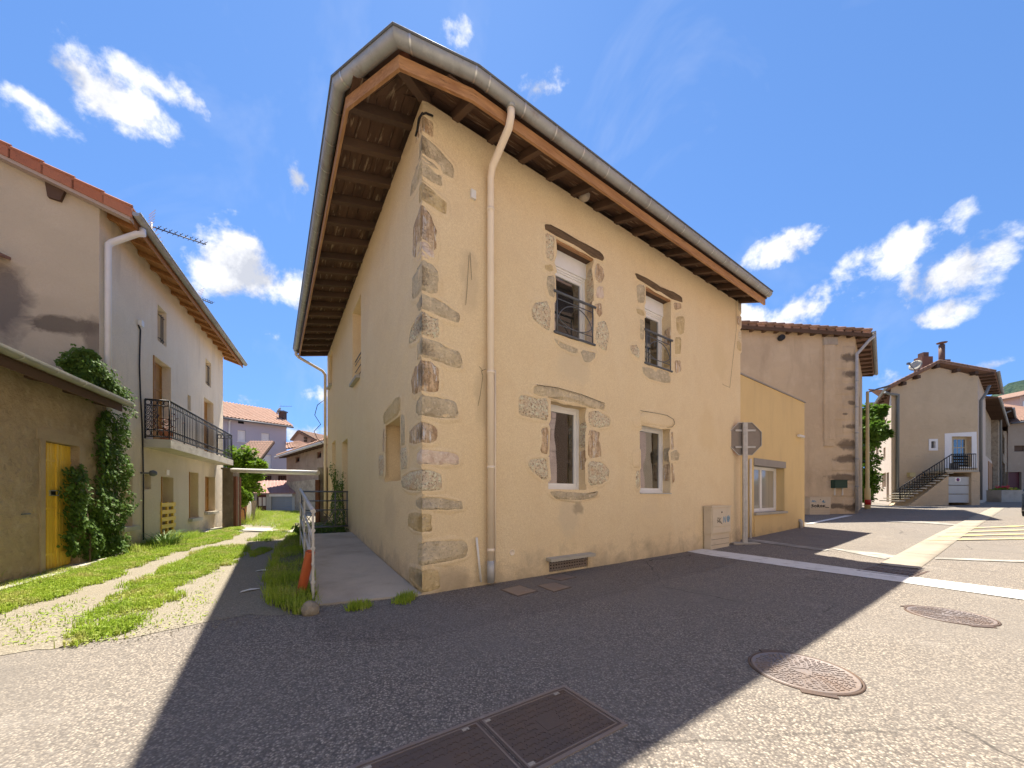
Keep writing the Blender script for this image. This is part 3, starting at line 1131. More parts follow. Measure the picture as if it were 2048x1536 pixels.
# gutter: half round with a beaded rim, closed at both ends
R_ = GW / 2
prof = []
for k in range(13):
    a = math.pi * k / 12
    prof.append((R_ - R_ * math.cos(a), ZE - R_ * .35 - R_ * math.sin(a) * 1.06))
prof = [(0.0, ZE)] + prof + [(GW, ZE + .03)]


def gutter_rows(extra=0.0, t0=None):
    rows = []
    for (d, z) in prof:
        rows.append([Vector((p.x, p.y, z)) for p in offs(EP, _sgn * d)])
    return rows


rows = gutter_rows()
mb = MB()
# smooth round the profile, creased at the mitres: one strip per straight
for i in range(len(EP) - 1):
    st = [[mb.vert(r[i]), mb.vert(r[i + 1])] for r in rows]
    for A, B in zip(st, st[1:]):
        mb.face((A[0], A[1], B[1], B[0]), True)
for e in (0, -1):
    mb.poly([r[e] for r in rows])
gutter = mb.build('gutter', m_zinc, house)
mb = MB()
mb.tube([Vector((p.x, p.y, ZE)) for p in offs(EP, _sgn * -.004)], .013, 8)
mb.build('gutter_bead', m_iron, gutter)


def bracket(i, t):
    rws = []
    seg = (EP[i + 1] - EP[i]).normalized()
    for (d, z) in prof[:-1]:
        q = offs(EP, _sgn * d)
        p = q[i].lerp(q[i + 1], t)
        # outward from the profile centre
        c = offs(EP, _sgn * R_)
        cc = c[i].lerp(c[i + 1], t)
        o = Vector((p.x - cc.x, p.y - cc.y, z - (ZE - R_ * .35)))
        o = o.normalized() * .005
        rws.append(Vector((p.x, p.y, z)) + o)
    mb = MB()
    L_ = [[mb.vert(p - seg * .010), mb.vert(p - seg * .010 + Vector((0, 0, 0))), mb.vert(p + seg * .010)] for p in rws]
    for A, B in zip(L_, L_[1:]):
        mb.face((A[0], A[2], B[2], B[0]), True)
    mb.build('gutter_bracket', m_zincband, gutter)


lenR = (EP[4] - EP[3]).length
for k in range(16):
    bracket(3, (.15 + k * (lenR - .35) / 15) / lenR)
lenL = (EP[1] - EP[0]).length
for k in range(19):
    bracket(0, (.25 + k * (lenL - .55) / 18) / lenL)
bracket(1, .14)
bracket(2, .83 if False else .18)
bracket(2, .97)

# fascia boards
zf0, zf1 = H * 4.79, H * 4.905
for i in range(4):
    n_ = 2 if i in (0, 3) else 1
    for k in range(n_):
        t0, t1 = k / n_, (k + 1) / n_
        a, b = inner[i].lerp(inner[i + 1], t0), inner[i].lerp(inner[i + 1], t1)
        c, d = fback[i].lerp(fback[i + 1], t1), fback[i].lerp(fback[i + 1], t0)
        gap = (b - a).normalized() * .003
        a, d = (a + gap, d + gap) if k else (a, d)
        mb = MB()
        mb.prism([Vector((p.x, p.y, zf0)) for p in (a, b, c, d)], (0, 0, zf1 - zf0))
        mb.build('fascia_board', m_fascia if i >= 2 else m_fascia_l, house)

# rafters
RH, RW = .115, .085
zr_w = H * 3.945 + H            # underside at the wall
zr_e = zf0 + .015


def rafter(fc, s, reach, w=RW, name='rafter'):
    mb = MB()
    a, b = fc.P(s, zr_w + .02, -.25), fc.P(s, zr_e, reach)
    a.z = zr_w + (zr_w - zr_e) / reach * .25
    mb.prism([a - fc.d * w / 2, b - fc.d * w / 2, b - fc.d * w / 2 + Vector((0, 0, RH)), a - fc.d * w / 2 + Vector((0, 0, RH))], fc.d * w)
    return mb.build(name, m_rafter, house)


ovR = (fback[4] - C0).dot(nR)
ovL = (fback[0] - C0).dot(nL)
ovL1 = (fback[1] - C0).dot(nL)
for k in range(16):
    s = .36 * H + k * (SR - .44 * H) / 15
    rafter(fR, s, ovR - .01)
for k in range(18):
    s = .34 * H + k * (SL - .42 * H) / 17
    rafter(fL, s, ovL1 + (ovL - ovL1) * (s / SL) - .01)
# hip rafter to the clipped corner
mb = MB()
tip = fback[2]
hd = (Vector((tip.x, tip.y, 0)) - Vector((C0.x, C0.y, 0)))
sd = Vector((-hd.y, hd.x, 0)).normalized() * .05
ctr = Vector((C0.x, C0.y, 0)) - hd * .25
rise = (zr_w - zr_e)
mb.prism([ctr + sd + Vector((0, 0, zr_w + .25 * rise)), Vector((tip.x, tip.y, zr_e)) + sd, Vector((tip.x, tip.y, zr_e + RH)) + sd, ctr + sd + Vector((0, 0, zr_w + .25 * rise + RH))], sd * -2)
mb.build('hip_rafter', m_rafter, house)

# soffit boards on the rafters' backs
def soff_z(fc, o, reach):
    return zr_w + RH + .004 - (zr_w - zr_e) * o / reach


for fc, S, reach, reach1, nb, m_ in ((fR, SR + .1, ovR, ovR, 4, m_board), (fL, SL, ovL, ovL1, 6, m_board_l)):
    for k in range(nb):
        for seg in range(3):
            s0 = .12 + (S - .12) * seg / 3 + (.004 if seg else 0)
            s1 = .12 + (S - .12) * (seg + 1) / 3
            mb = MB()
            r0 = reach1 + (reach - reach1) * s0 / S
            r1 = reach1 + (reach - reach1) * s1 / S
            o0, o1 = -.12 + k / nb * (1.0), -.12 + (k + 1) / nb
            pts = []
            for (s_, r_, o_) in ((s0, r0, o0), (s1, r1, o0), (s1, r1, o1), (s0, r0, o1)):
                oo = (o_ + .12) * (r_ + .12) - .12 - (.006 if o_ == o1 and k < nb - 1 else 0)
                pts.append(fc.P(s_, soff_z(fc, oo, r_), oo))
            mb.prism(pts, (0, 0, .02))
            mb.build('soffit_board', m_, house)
# boards across the clipped corner
ci = Vector((C0.x, C0.y, 0)) - hd * .15
cz = zr_w + RH + .004 + .15 * rise
ez = zr_e + RH + .004
ra = fL.P(.12, 0, ovL1)
rb = fR.P(.12, 0, ovR)
for i, (pa, pb, m_) in enumerate(((ra, Vector((fback[1].x, fback[1].y, 0)), m_board_l), (Vector((fback[1].x, fback[1].y, 0)), tip, m_board_l), (tip, Vector((fback[3].x, fback[3].y, 0)), m_board), (Vector((fback[3].x, fback[3].y, 0)), rb, m_board))):
    nb = 4
    for k in range(nb):
        t0, t1 = k / nb, (k + 1) / nb - (.01 if k < nb - 1 else 0)

        def q(p, t):
            return Vector((ci.x + (p.x - ci.x) * t, ci.y + (p.y - ci.y) * t, cz + (ez - cz) * t + (-.0015 if i in (0, 3) else 0)))
        mb = MB()
        mb.prism([q(pa, t0), q(pb, t0), q(pb, t1), q(pa, t1)] if k else [q(pa, 0), q(pb, t1), q(pa, t1)], (0, 0, .02))
        mb.build('soffit_board', m_, house)

# roof covering: two wings meeting on the hip over the corner
rz = ZE - .01
rin = offs(EP, _sgn * (GW - .03))
rid = 2.6 * H
top = rz + .36 * (rid + .5 * H)
hipT = ab(-rid, -rid)
rB, rA = fR.P(SR + .14, 0, -rid), fL.P(SL + .14, 0, -rid)
bB, bA = fR.P(SR + .14, 0, -DEP - .5), fL.P(SL + .14, 0, -DEP - .5)
bI = ab(-DEP - .5, -DEP - .5)
zb = rz


def zp(p, z):
    return Vector((p.x, p.y, z))


mb = MB()
th = Vector((0, 0, .05))
for pts in ([zp(rin[4], rz), zp(rin[3], rz), zp(rin[2], rz), zp(hipT, top), zp(rB, top)],
            [zp(rin[2], rz), zp(rin[1], rz), zp(rin[0], rz), zp(rA, top), zp(hipT, top)],
            [zp(rB, top), zp(hipT, top), zp(bI, zb), zp(bB, zb)], [zp(hipT, top), zp(rA, top), zp(bA, zb), zp(bI, zb)]):
    mb.poly([p + th for p in pts])
    mb.poly([p - Vector((0, 0, .0)) for p in pts])
for a, b in ((rin[4], rin[3]), (rin[3], rin[2]), (rin[2], rin[1]), (rin[1], rin[0])):
    mb.poly([zp(a, rz), zp(b, rz), zp(b, rz + .05), zp(a, rz + .05)])
for a, za, b, zb_ in ((rin[4], rz, rB, top), (rB, top, bB, zb), (rin[0], rz, rA, top), (rA, top, bA, zb)):
    mb.poly([zp(a, za - .12), zp(b, zb_ - .12), zp(b, zb_ + .05), zp(a, za + .05)])
roof = mb.build('roof', m_btile, house)
# hip tiles
for k in range(9):
    t0, t1 = .02 + k * .075, .02 + (k + 1) * .075 + .02
    a = zp(rin[2], rz).lerp(zp(hipT, top), t0) + Vector((0, 0, .06))
    b = zp(rin[2], rz).lerp(zp(hipT, top), t1) + Vector((0, 0, .075))
    mb = MB()
    mb.tube([a, b], [.085, .075], 8)
    mb.build('hip_tile', m_rtile, roof)

# ---- downpipe on the street face
def face_tube(fc, pts, r, name, m_, parent, n=10):
    mb = MB()
    mb.tube([fc.P(*p) for p in pts], r, n)
    return mb.build(name, m_, parent)


og = (EP[4] - C0).dot(nR) - GW * .5
sp = fR.s_at(981, .07)
sg = fR.s_at(1022, og)
zg_b = ZE - R_ * 1.4
z_el = fR.z_at(983, 352, .09)
dp = face_tube(fR, [(sg, zg_b + .03, og), (sg, zg_b - .10, og), (sg - (sg - sp) * .12, zg_b - .20, og - .05), (sp + (sg - sp) * .12, z_el + .10, .12), (sp, z_el - .02, .075), (sp, fR.z_at(981, 1124, .075), .075)], .045, 'downpipe', m_pvc, house, 12)
face_tube(fR, [(sp, fR.z_at(981, 1124, .075) + .02, .075), (sp, .04, .075)], .049, 'pipe_shoe', m_galv, dp, 12)
face_tube(fR, [(sg, zg_b + .045, og), (sg, zg_b - .02, og)], .056, 'outlet', m_zinc, dp, 12)
for v in (420, 745, 935, 1100):
    z = fR.z_at(981, v, .075)
    face_tube(fR, [(sp, z - .02, .075), (sp, z + .02, .075)], .052, 'collar', m_pvc, dp, 12)
face_tube(fR, [(fR.s_at(953, .03), fR.z_at(953, 1075, .03), .03), (fR.s_at(962, .05), .06, .05)], .016, 'conduit', m_pvcw, house, 6)
face_tube(fR, [(fR.s_at(990, .03), fR.z_at(990, 740, .03), .03), (fR.s_at(990, .03), .03, .03)], .014, 'conduit', m_pvc, house, 6)
# ragged dark cables on the render
for pts in ([(972, 738), (962, 742), (966, 752), (960, 790), (956, 812)], [(966, 742), (958, 733)], [(938, 510), (936, 540), (934, 580), (931, 610)], [(940, 505), (943, 560)],
            [(1472, 600), (1472, 660), (1468, 700), (1459, 775), (1452, 772), (1444, 768)]):
    face_tube(fR, [(*fR.hit(u, v, .008), .008 + .006 * (i % 2)) for i, (u, v) in enumerate(pts)], .0022, 'loose_cable', m_black_iron, house, 5)
face_tube(fR, [(*fR.hit(u, v, .02), .02) for u, v in ((866, 232), (852, 226), (846, 228))], .012, 'loose_cable', m_black_iron, house, 6)
face_tube(fL, [(*fL.hit(u, v, .02), .02) for u, v in ((845, 226), (838, 238), (834, 262), (831, 272))], .012, 'loose_cable', m_black_iron, house, 6)
mb = MB()
a = fR.hit(945, 391)
mb.fbox(fR, a[0] - .035, a[0] + .035, a[1] - .055, a[1] + .055, 0, .035)
mb.build('junction_box', m_pvcw, house)
a = fR.hit(1024, 1105)
mb = MB()
mb.lathe(fR.P(a[0], a[1], -.004), [(.045, 0), (.045, .012), (.036, .016), (.034, .010), (.001, .010)], 20, fR.n)
mb.build('round_cap', m_pvc, house)
a = fR.hit(1163, 398)
mb = MB()
mb.lathe(fR.P(a[0], a[1] - .06, .06), [(.03, 0), (.085, .03), (.10, .09), (.07, .15), (.02, .16)], 10)
mb.build('wasp_nest', m_concrete, house)

# ---- cellar vent
mb = MB()
s0, s1, z0, z1 = VENT
mb.prism([fR.P(s0 - .06, z1 + .0, -.02), fR.P(s1 + .05, z1 + .0, -.02), fR.P(s1 + .05, z1 - .01, .12), fR.P(s0 - .06, z1 - .01, .12)], (0, 0, .045))
mb.build('vent_ledge', m_concrete_l, house)
mb = MB()
mb.fbox(fR, s0 - .01, s1 + .01, z0 - .02, z1, -.10, -.09)
mb.build('vent_backing', m_dark, house)
mb = MB()
for k in range(15):
    s = s0 + (s1 - s0) * (k + .5) / 15
    mb.fbox(fR, s - .012, s + .012, z0, z1, -.03, -.018)
for k in range(4):
    z = z0 + (z1 - z0) * (k + .5) / 4
    mb.fbox(fR, s0, s1, z - .012, z + .012, -.034, -.016)
mb.build('vent_grating', m_rust, house, kind='stuff')

# ---- windows
def bars(mb, fc, s0, s1, z0, z1, w, o0, o1, wb=None):
    wb = wb or w
    mb.fbox(fc, s0, s0 + w, z0, z1, o0, o1)
    mb.fbox(fc, s1 - w, s1, z0, z1, o0, o1)
    mb.fbox(fc, s0 + w, s1 - w, z1 - w, z1, o0, o1)
    mb.fbox(fc, s0 + w, s1 - w, z0, z0 + wb, o0, o1)


def window(fc, b, parent, o=-.20, roller=0.0, leafs=1, m_f=None, m_g=None, fw=.045, sw=.055):
    m_f = m_f or m_white
    s0, s1, z0, z1 = b
    s0, s1, z0, z1 = s0 - .02, s1 + .02, z0 - .02, z1 + .02
    mb = MB()
    bars(mb, fc, s0, s1, z0, z1 - roller, fw + .02, o - .06, o, fw + .02)
    fr = mb.build('window', m_f, parent)
    zi0, zi1 = z0 + fw + .02, z1 - roller - fw - .02
    si0, si1 = s0 + fw + .02, s1 - fw - .02
    for k in range(leafs):
        a, c = si0 + (si1 - si0) * k / leafs + .002, si0 + (si1 - si0) * (k + 1) / leafs - .002
        mb = MB()
        bars(mb, fc, a, c, zi0, zi1, sw, o - .055, o - .014)
        mb.build('sash', m_f, fr)
        mb = MB()
        mb.fbox(fc, a + sw - .005, c - sw + .005, zi0 + sw - .005, zi1 - sw + .005, o - .045, o - .036)
        mb.build('pane', m_g or m_glass, fr)
    if roller:
        mb = MB()
        mb.fbox(fc, s0, s1, z1 - roller + .002, z1 + .05, o - .1, o + .03)
        mb.fbox(fc, s0 + .01, s1 - .01, z1 - roller - .035, z1 - roller + .001, o - .02, o + .012)
        mb.build('roller_box', m_f, fr)
    return fr


for b in (U1, U2):
    window(fR, b, house, -.20, roller=.30)
for b in (L1, L2):
    window(fR, b, house, -.17)
# dark metal sills
for b, v in ((L2, .015),):
    mb = MB()
    mb.fbox(fR, b[0] + .01, b[1] + .01, b[2] - .012, b[2] + .006, -.17, .02)
    mb.build('sill', m_galv, house)
# the alley face: shut recesses
for b in (LW, LU1, LU2, LD1, LD2):
    mb = MB()
    mb.fbox(fL, b[0] - .03, b[1] + .03, b[2] - .03, b[3] + .03, -.30, -.26)
    mb.build('blind_panel', m_render, house)
for b in (LU1, LU2):
    mb = MB()
    mb.fbox(fL, b[0] - .08, b[1] + .08, b[2] - .07, b[2] - .005, -.2, .085)
    mb.build('sill', m_concrete_l, house)
mb = MB()
mb.fbox(fL, LD2[0] - .05, LD2[1] + .05, LD2[2] - .07, LD2[2], -.2, .05)
mb.build('sill', m_concrete_l, house)


def french_rail(fc, b, o=.015, parent=house):
    s0, s1, z0, z1 = b
    s1 -= .03
    s0 += .03
    hb = .62
    zb = z0 + .02
    zt_ = zb + hb
    mb = MB()
    mb.tube([fc.P(s0 - .06, zt_, o), fc.P(s1 + .06, zt_, o)], .020, 8)
    r = mb.build('railing', m_iron, parent)

    def t(pts, rad, nm):
        m2 = MB()
        m2.tube([fc.P(a, z, o) for a, z in pts], rad, 6)
        m2.build(nm, m_iron, r)
    t([(s0 - .05, zb), (s1 + .05, zb)], .019, 'bottom_rail')
    t([(s0 + .01, zb), (s0 + .01, zt_)], .011, 'upright')
    t([(s1 - .01, zb), (s1 - .01, zt_)], .011, 'upright')
    zu, zl = zt_ - .10, zb + .12
    t([(s0 + .01, zu), (s1 - .01, zu)], .008, 'rail')
    t([(s0 + .01, zl), (s1 - .01, zl)], .008, 'rail')
    m_ = (s0 + s1) / 2
    w = s1 - s0 - .02
    for sgn in (-1, 1):
        # sweeping arcs from the upper corner to the foot of the other side
        pts = []
        for k in range(13):
            a = math.pi / 2 * k / 12
            pts.append((m_ + sgn * (w / 2 - w * .92 * math.sin(a)), zl + (zu - zl) * (1 - math.cos(a)) if False else zu - (zu - zl) * math.sin(a) ** .9 if False else zl + (zu - zl) * (1 - math.sin(a)) ** 1.0))
        pts = [(m_ + sgn * w / 2 * math.cos(math.pi / 2 * k / 12) * 1.0, zl + (zu - zl) * .5 + (zu - zl) * .5 * math.sin(math.pi / 2 * k / 12) * -1) for k in range(13)]
        t(pts, .0075, 'arc')
        pts = [(m_ + sgn * w / 2 - sgn * w / 2 * (1 - math.cos(math.pi / 2 * k / 12)), zl + (zu - zl) * math.sin(math.pi / 2 * k / 12) * .92) for k in range(13)]
        t(pts, .0075, 'arc')


french_rail(fR, U1)
french_rail(fR, U2)
mb = MB()
for z in (.03, .14, .3, .46, .55):
    mb.tube([fL.P(LU1[0], LU1[2] + z, -.06), fL.P(LU1[1], LU1[2] + z, -.06)], .012 if z in (.03, .55) else .007, 6)
mb.build('railing', m_iron, house)

# ---- stones round the openings (read off in two survey frames)
def z8(p):
    return [(960 + x * .2539, 420 + y * .2539) for x, y in p]


def z3(p):
    return [(1000 + x * .2865, 740 + y * .2865) for x, y in p]


def z6(p):
    return [(560 + x * .4557, 500 + y * .4557) for x, y in p]


beams = [z8([(510, 115), (560, 125), (650, 168), (800, 258), (960, 345), (973, 385), (955, 402), (900, 380), (760, 292), (590, 203), (515, 160)]),
         z8([(1218, 498), (1290, 530), (1400, 600), (1500, 640), (1586, 688), (1590, 728), (1520, 708), (1400, 642), (1300, 585), (1240, 548)])]
stones_R = [z8(p) for p in (
    [(515, 165), (587, 205), (582, 330), (565, 410), (525, 390), (508, 320)], [(505, 430), (565, 428), (586, 480), (550, 497), (510, 470)],
    [(525, 515), (585, 520), (586, 700), (545, 690), (520, 600)], [(430, 720), (520, 712), (552, 760), (560, 850), (545, 960), (480, 920), (415, 860), (402, 790)],
    [(918, 412), (965, 440), (982, 530), (965, 572), (935, 585), (905, 545), (900, 470)], [(918, 600), (975, 596), (970, 705), (910, 695)],
    [(900, 738), (950, 728), (964, 820), (940, 852), (898, 800)], [(915, 885), (985, 870), (1014, 960), (1002, 1112), (940, 1090), (905, 1020)],
    [(575, 1018), (640, 1038), (762, 1095), (766, 1132), (720, 1127), (620, 1078)], [(788, 1108), (906, 1118), (912, 1160), (870, 1212), (810, 1192)],
    [(1230, 573), (1297, 590), (1292, 735), (1238, 735)], [(1228, 775), (1292, 800), (1290, 837), (1233, 817)], [(1255, 853), (1291, 868), (1290, 1032), (1255, 1022)],
    [(1183, 1060), (1240, 1055), (1260, 1120), (1252, 1168), (1200, 1143), (1178, 1100)],
    [(1522, 728), (1586, 735), (1586, 782), (1528, 787)], [(1540, 833), (1608, 838), (1608, 960), (1570, 988), (1545, 940)],
    [(1528, 1005), (1582, 998), (1582, 1132), (1530, 1142)], [(1528, 1178), (1578, 1178), (1588, 1270), (1535, 1295)],
    [(1278, 1235), (1400, 1250), (1500, 1290), (1497, 1355), (1440, 1368), (1310, 1322), (1278, 1280)])]
stones_R += [z3(p) for p in (
    [(250, 105), (400, 125), (560, 170), (727, 235), (722, 280), (640, 268), (480, 222), (320, 192), (240, 168), (232, 125)],
    [(128, 168), (250, 188), (335, 200), (336, 356), (250, 338), (128, 318)], [(285, 405), (336, 398), (336, 592), (278, 580), (290, 500)],
    [(200, 620), (330, 605), (336, 740), (310, 772), (220, 712), (187, 660)],
    [(622, 290), (690, 287), (768, 335), (768, 392), (690, 408), (628, 392), (608, 340)], [(610, 420), (692, 425), (690, 500), (708, 590), (690, 617), (612, 622)],
    [(610, 640), (712, 638), (757, 690), (763, 762), (700, 802), (612, 808)],
    [(350, 843), (640, 862), (682, 845), (677, 888), (560, 908), (400, 902), (358, 872)],
    [(945, 700), (974, 698), (972, 835), (945, 822)], [(1186, 565), (1237, 558), (1257, 590), (1247, 637), (1190, 642)],
    [(1190, 433), (1207, 430), (1207, 557), (1190, 560)], [(1190, 648), (1207, 645), (1217, 782), (1197, 797)])]
soft_R = [z3(p) for p in ([(978, 290), (1080, 290), (1180, 310), (1218, 350), (1207, 395), (1150, 398), (975, 372)], [(915, 345), (975, 340), (975, 412), (930, 402)],
                          [(913, 560), (974, 558), (974, 690), (920, 682)])]
stones_L = [z6(p) for p in ([(453, 722), (508, 648), (531, 643), (531, 718), (458, 770)], [(455, 783), (462, 780), (462, 890), (450, 888)], [(434, 900), (461, 893), (461, 992), (434, 992)],
                            [(532, 722), (553, 728), (553, 862), (532, 862)], [(532, 870), (562, 868), (564, 962), (532, 966)])]
jamb = [(fR, L1, .25, .48), (fR, L1, .52, .82), (fR, U1, .05, .30), (fR, U1, .34, .52), (fR, U1, .56, .9), (fR, U2, .1, .35), (fR, U2, .4, .62), (fR, L2, .2, .45), (fR, L2, .5, .7)]

for k, p in enumerate(beams):
    mb = MB()
    pad(mb, fR, [fR.hit(u, v) for u, v in p], .022, .012, 40 + k)
    mb.build('lintel_beam', m_oldwood, house)
for b in (U1, U2):        # the newer wood under the old beam
    mb = MB()
    mb.fbox(fR, b[0] - .02, b[1] + .04, b[3] - .028, b[3] + .004, -.06, -.015)
    mb.build('lintel_board', m_fascia, house)
    mb = MB()
    mb.fbox(fR, b[0] - .02, b[1] + .04, b[3] - .02, b[3] + .05, -.34, -.062)
    mb.build('lintel_beam', m_rafter, house)
for k, p in enumerate(stones_R):
    mb = MB()
    pad(mb, fR, [fR.hit(u, v) for u, v in p], .010, .020, k)
    mb.build('stone', STONE['rtgrbpbrgggtgrbttbggrbrrbrgrgbb'[k]], house)
for k, p in enumerate(soft_R):
    mb = MB()
    pad(mb, fR, [fR.hit(u, v) for u, v in p], .012, .006, k + 70)
    mb.build('render_patch', m_render, house)
for k, p in enumerate(stones_L):
    mb = MB()
    pad(mb, fL, [fL.hit(u, v) for u, v in p], .010, .010, k + 90)
    mb.build('stone', STONE['tbrgr'[k]], house)
# stones showing in the far jamb of the reveals
for k, (fc, b, t0, t1) in enumerate(jamb):
    fj = Face(fc.P(b[1], 0, 0), -fc.n, -fc.d)
    za, zb_ = b[2] + (b[3] - b[2]) * t0, b[2] + (b[3] - b[2]) * t1
    mb = MB()
    pad(mb, fj, [(.01, za), (.12, za - .01), (.155, za + .04), (.15, zb_ - .03), (.11, zb_), (.01, zb_ + .01)], .010, .010, k + 120, 1, False)
    mb.build('stone', STONE['brpbrtbbg'[k]], house)
fj = Face(fL.P(LW[1], 0, 0), -fL.n, -fL.d)
for k, (t0, t1) in enumerate(((.12, .48), (.52, .9))):
    za, zb_ = LW[2] + (LW[3] - LW[2]) * t0, LW[2] + (LW[3] - LW[2]) * t1
    mb = MB()
    pad(mb, fj, [(.005, za), (.13, za), (.15, zb_ - .03), (.01, zb_)], .012, .010, k + 140, 1, False)
    mb.build('stone', STONE['br'[k]], house)
# L2 arch crack, L1 lintel crack
face_tube(fR, [(*fR.hit(1000 + x * .2865, 740 + y * .2865), .024) for x, y in ((250, 106), (400, 128), (560, 172), (725, 235))], .0035, 'lintel_crack', m_black_iron, house, 5)
face_tube(fR, [(*fR.hit(1000 + x * .2865, 740 + y * .2865), .020) for x, y in ((975, 285), (1080, 302), (1160, 318), (1205, 345), (1215, 375), (1195, 398), (1160, 402))], .0035, 'lintel_crack', m_black_iron, house, 5)

# ---- corner stones, each showing on both faces
quoins = [  # corner top v, corner bottom v, left u, right u, droop of the right end px
    (230, 264, 832, 869, 4), (270, 318, 838, 908, 14), (312, 354, 822, 884, 4), (364, 402, 838, 895, 12), (410, 500, 826, 873, 16), (484, 514, 834, 869, 2),
    (521, 584, 824, 878, 0), (584, 620, 836, 921, 10), (622, 671, 819, 880, 2), (672, 716, 834, 926, 10), (720, 784, 824, 880, 0), (787, 832, 834, 917, 2),
    (843, 886, 819, 875, 0), (898, 929, 834, 919, 0), (938, 983, 804, 886, 0), (995, 1020, 834, 926, 3), (1026, 1066, 816, 864, 0), (1085, 1132, 836, 938, -4), (1140, 1186, 818, 880, -2)]
for k, (vt, vb, ul, ur, dr) in enumerate(quoins):
    mb = MB()
    uc = 846.2
    zt_, zb_ = fR.z_at(uc, vt), fR.z_at(uc, vb)
    hh = zt_ - zb_
    se = fR.s_at(ur)
    e0, e1 = fR.z_at(ur, vt + dr * 2.2), fR.z_at(ur, vb + dr)
    slope = fR.z_at(ur, 990 - (990 - (vt + vb) / 2) * 1.0)
    # right face: keep the stone level in the wall, drooping by dr
    drm = dr / 750 * fR.P(se, 0).y
    poly = [(-.003, zb_), (se * .55, zb_ - drm * .5 + rnd.uniform(-.01, .01)), (se * .96, zb_ - drm + hh * .10), (se, zb_ - drm + hh * .45), (se * .93, zt_ - drm - hh * rnd.uniform(.08, .25)),
            (se * .5, zt_ - drm * .55 + rnd.uniform(-.015, .01)), (-.003, zt_)]

    def half(fc, poly, mb, seed):
        p = poly[:1] + jag(chaikin(poly, 1)[1:-1], seed, .02) + poly[-1:]
        p = [q for q in p if q[0] > .004 or q in (poly[0], poly[-1])]
        cx = sum(a for a, _ in p) / len(p)
        cz_ = sum(b for _, b in p) / len(p)
        e = .009
        rings = []
        for j, (sc, hh_) in enumerate(((1.0, -.012), (.95, .007), (.55, .010))):
            ring = []
            for (a, z) in p:
                x, y = cx + (a - cx) * sc, cz_ + (z - cz_) * sc
                if a <= .004:
                    x = -e if j else -.003
                    y = cz_ + (z - cz_) * (1 if j == 0 else .93 if j == 1 else .5)
                    ring.append(mb.vert(fc.P(x, y, e if j else -.012)))
                else:
                    ring.append(mb.vert(fc.P(x, y, hh_ + (noise.noise(Vector((x * 12, y * 12, seed))) * .020 if j else 0))))
            rings.append(ring)
        for A, B in zip(rings, rings[1:]):
            for i in range(len(p)):
                mb.face([A[i], A[(i + 1) % len(p)], B[(i + 1) % len(p)], B[i]], True)
        mb.face(rings[-1], True)
        LIPS.append((fc, p, cx, cz_))
    half(fR, poly, mb, k)
    sl_ = fL.s_at(ul)
    poly = [(-.003, zb_), (sl_ * .6, zb_ + hh * .05), (sl_ * .97, zb_ + hh * .2), (sl_, zb_ + hh * .55), (sl_ * .9, zt_ - hh * .15), (sl_ * .5, zt_ - hh * .03), (-.003, zt_)]
    half(fL, poly, mb, k + 50)
    mb.build('stone', STONE['bggtbpggrgbgbprgtgt'[k]], house)
# stones at the far end of the street face
for k, v in enumerate((612, 640, 672, 690)):
    mb = MB()
    u = 1476 - (k % 2) * 3
    a = fR.hit(u, v)
    w = .22 if k % 2 else .14
    pad(mb, fR, [(SR - w, a[1] - .10), (SR + .012, a[1] - .12), (SR + .012, a[1] + .13), (SR - w, a[1] + .10)], .014, .01, k + 160)
    mb.build('stone', STONE['gbrt'[k]], house)

# soft lip of render round every stone
mb = MB()
for (fc, p, cx, cz_) in LIPS:
    n = len(p)
    rr = []
    ex = max(abs(a - cx) for a, _ in p)
    ez_ = max(abs(b - cz_) for _, b in p)
    for (g, hh) in ((-.020, .005), (-.003, .0125), (.018, .0105), (.055, .0015)):
        ring = []
        for (a, z) in p:
            dx, dz = a - cx, z - cz_
            l = math.hypot(dx, dz) or 1
            x = a + dx / l * g
            if a <= .004 and fc in (fR, fL):
                x = min(a, 0) - hh
            ring.append(mb.vert(fc.P(x, z + dz / l * g, hh)))
        rr.append(ring)
    for A, B in zip(rr, rr[1:]):
        for i in range(n):
            if p[i][0] <= .004 and p[(i + 1) % n][0] <= .004:
                continue
            mb.face([A[i], A[(i + 1) % n], B[(i + 1) % n], B[i]], True)
mb.build('render_lip', m_render, house, kind='stuff')

# ---- downpipe at the far end of the alley face
ogl = (EP[0] - C0).dot(nL) - GW / 2
mb = MB()
sl_ = SL - .12
mb.tube([fL.P(sl_ + .0, ZE - .12, ogl), fL.P(sl_, ZE - .22, ogl), fL.P(sl_, ZE - .30, ogl - .08), fL.P(sl_, ZE - .62, .16), fL.P(sl_, ZE - .74, .08), fL.P(sl_, .5, .08)], .045, 10)
mb.build('downpipe', m_pvc, house)
mb = MB()
mb.tube([fL.P(SL + .05, 4.5, .04), fL.P(SL + .05, 4.25, .30), fL.P(SL + .05, 3.9, .38), fL.P(SL + .05, 3.6, .20), fL.P(SL + .05, 3.35, .40), fL.P(SL + .05, 3.1, .30), fL.P(SL + .05, 2.9, .06)], .010, 6)
mb.build('loose_cable', m_black_iron, house)
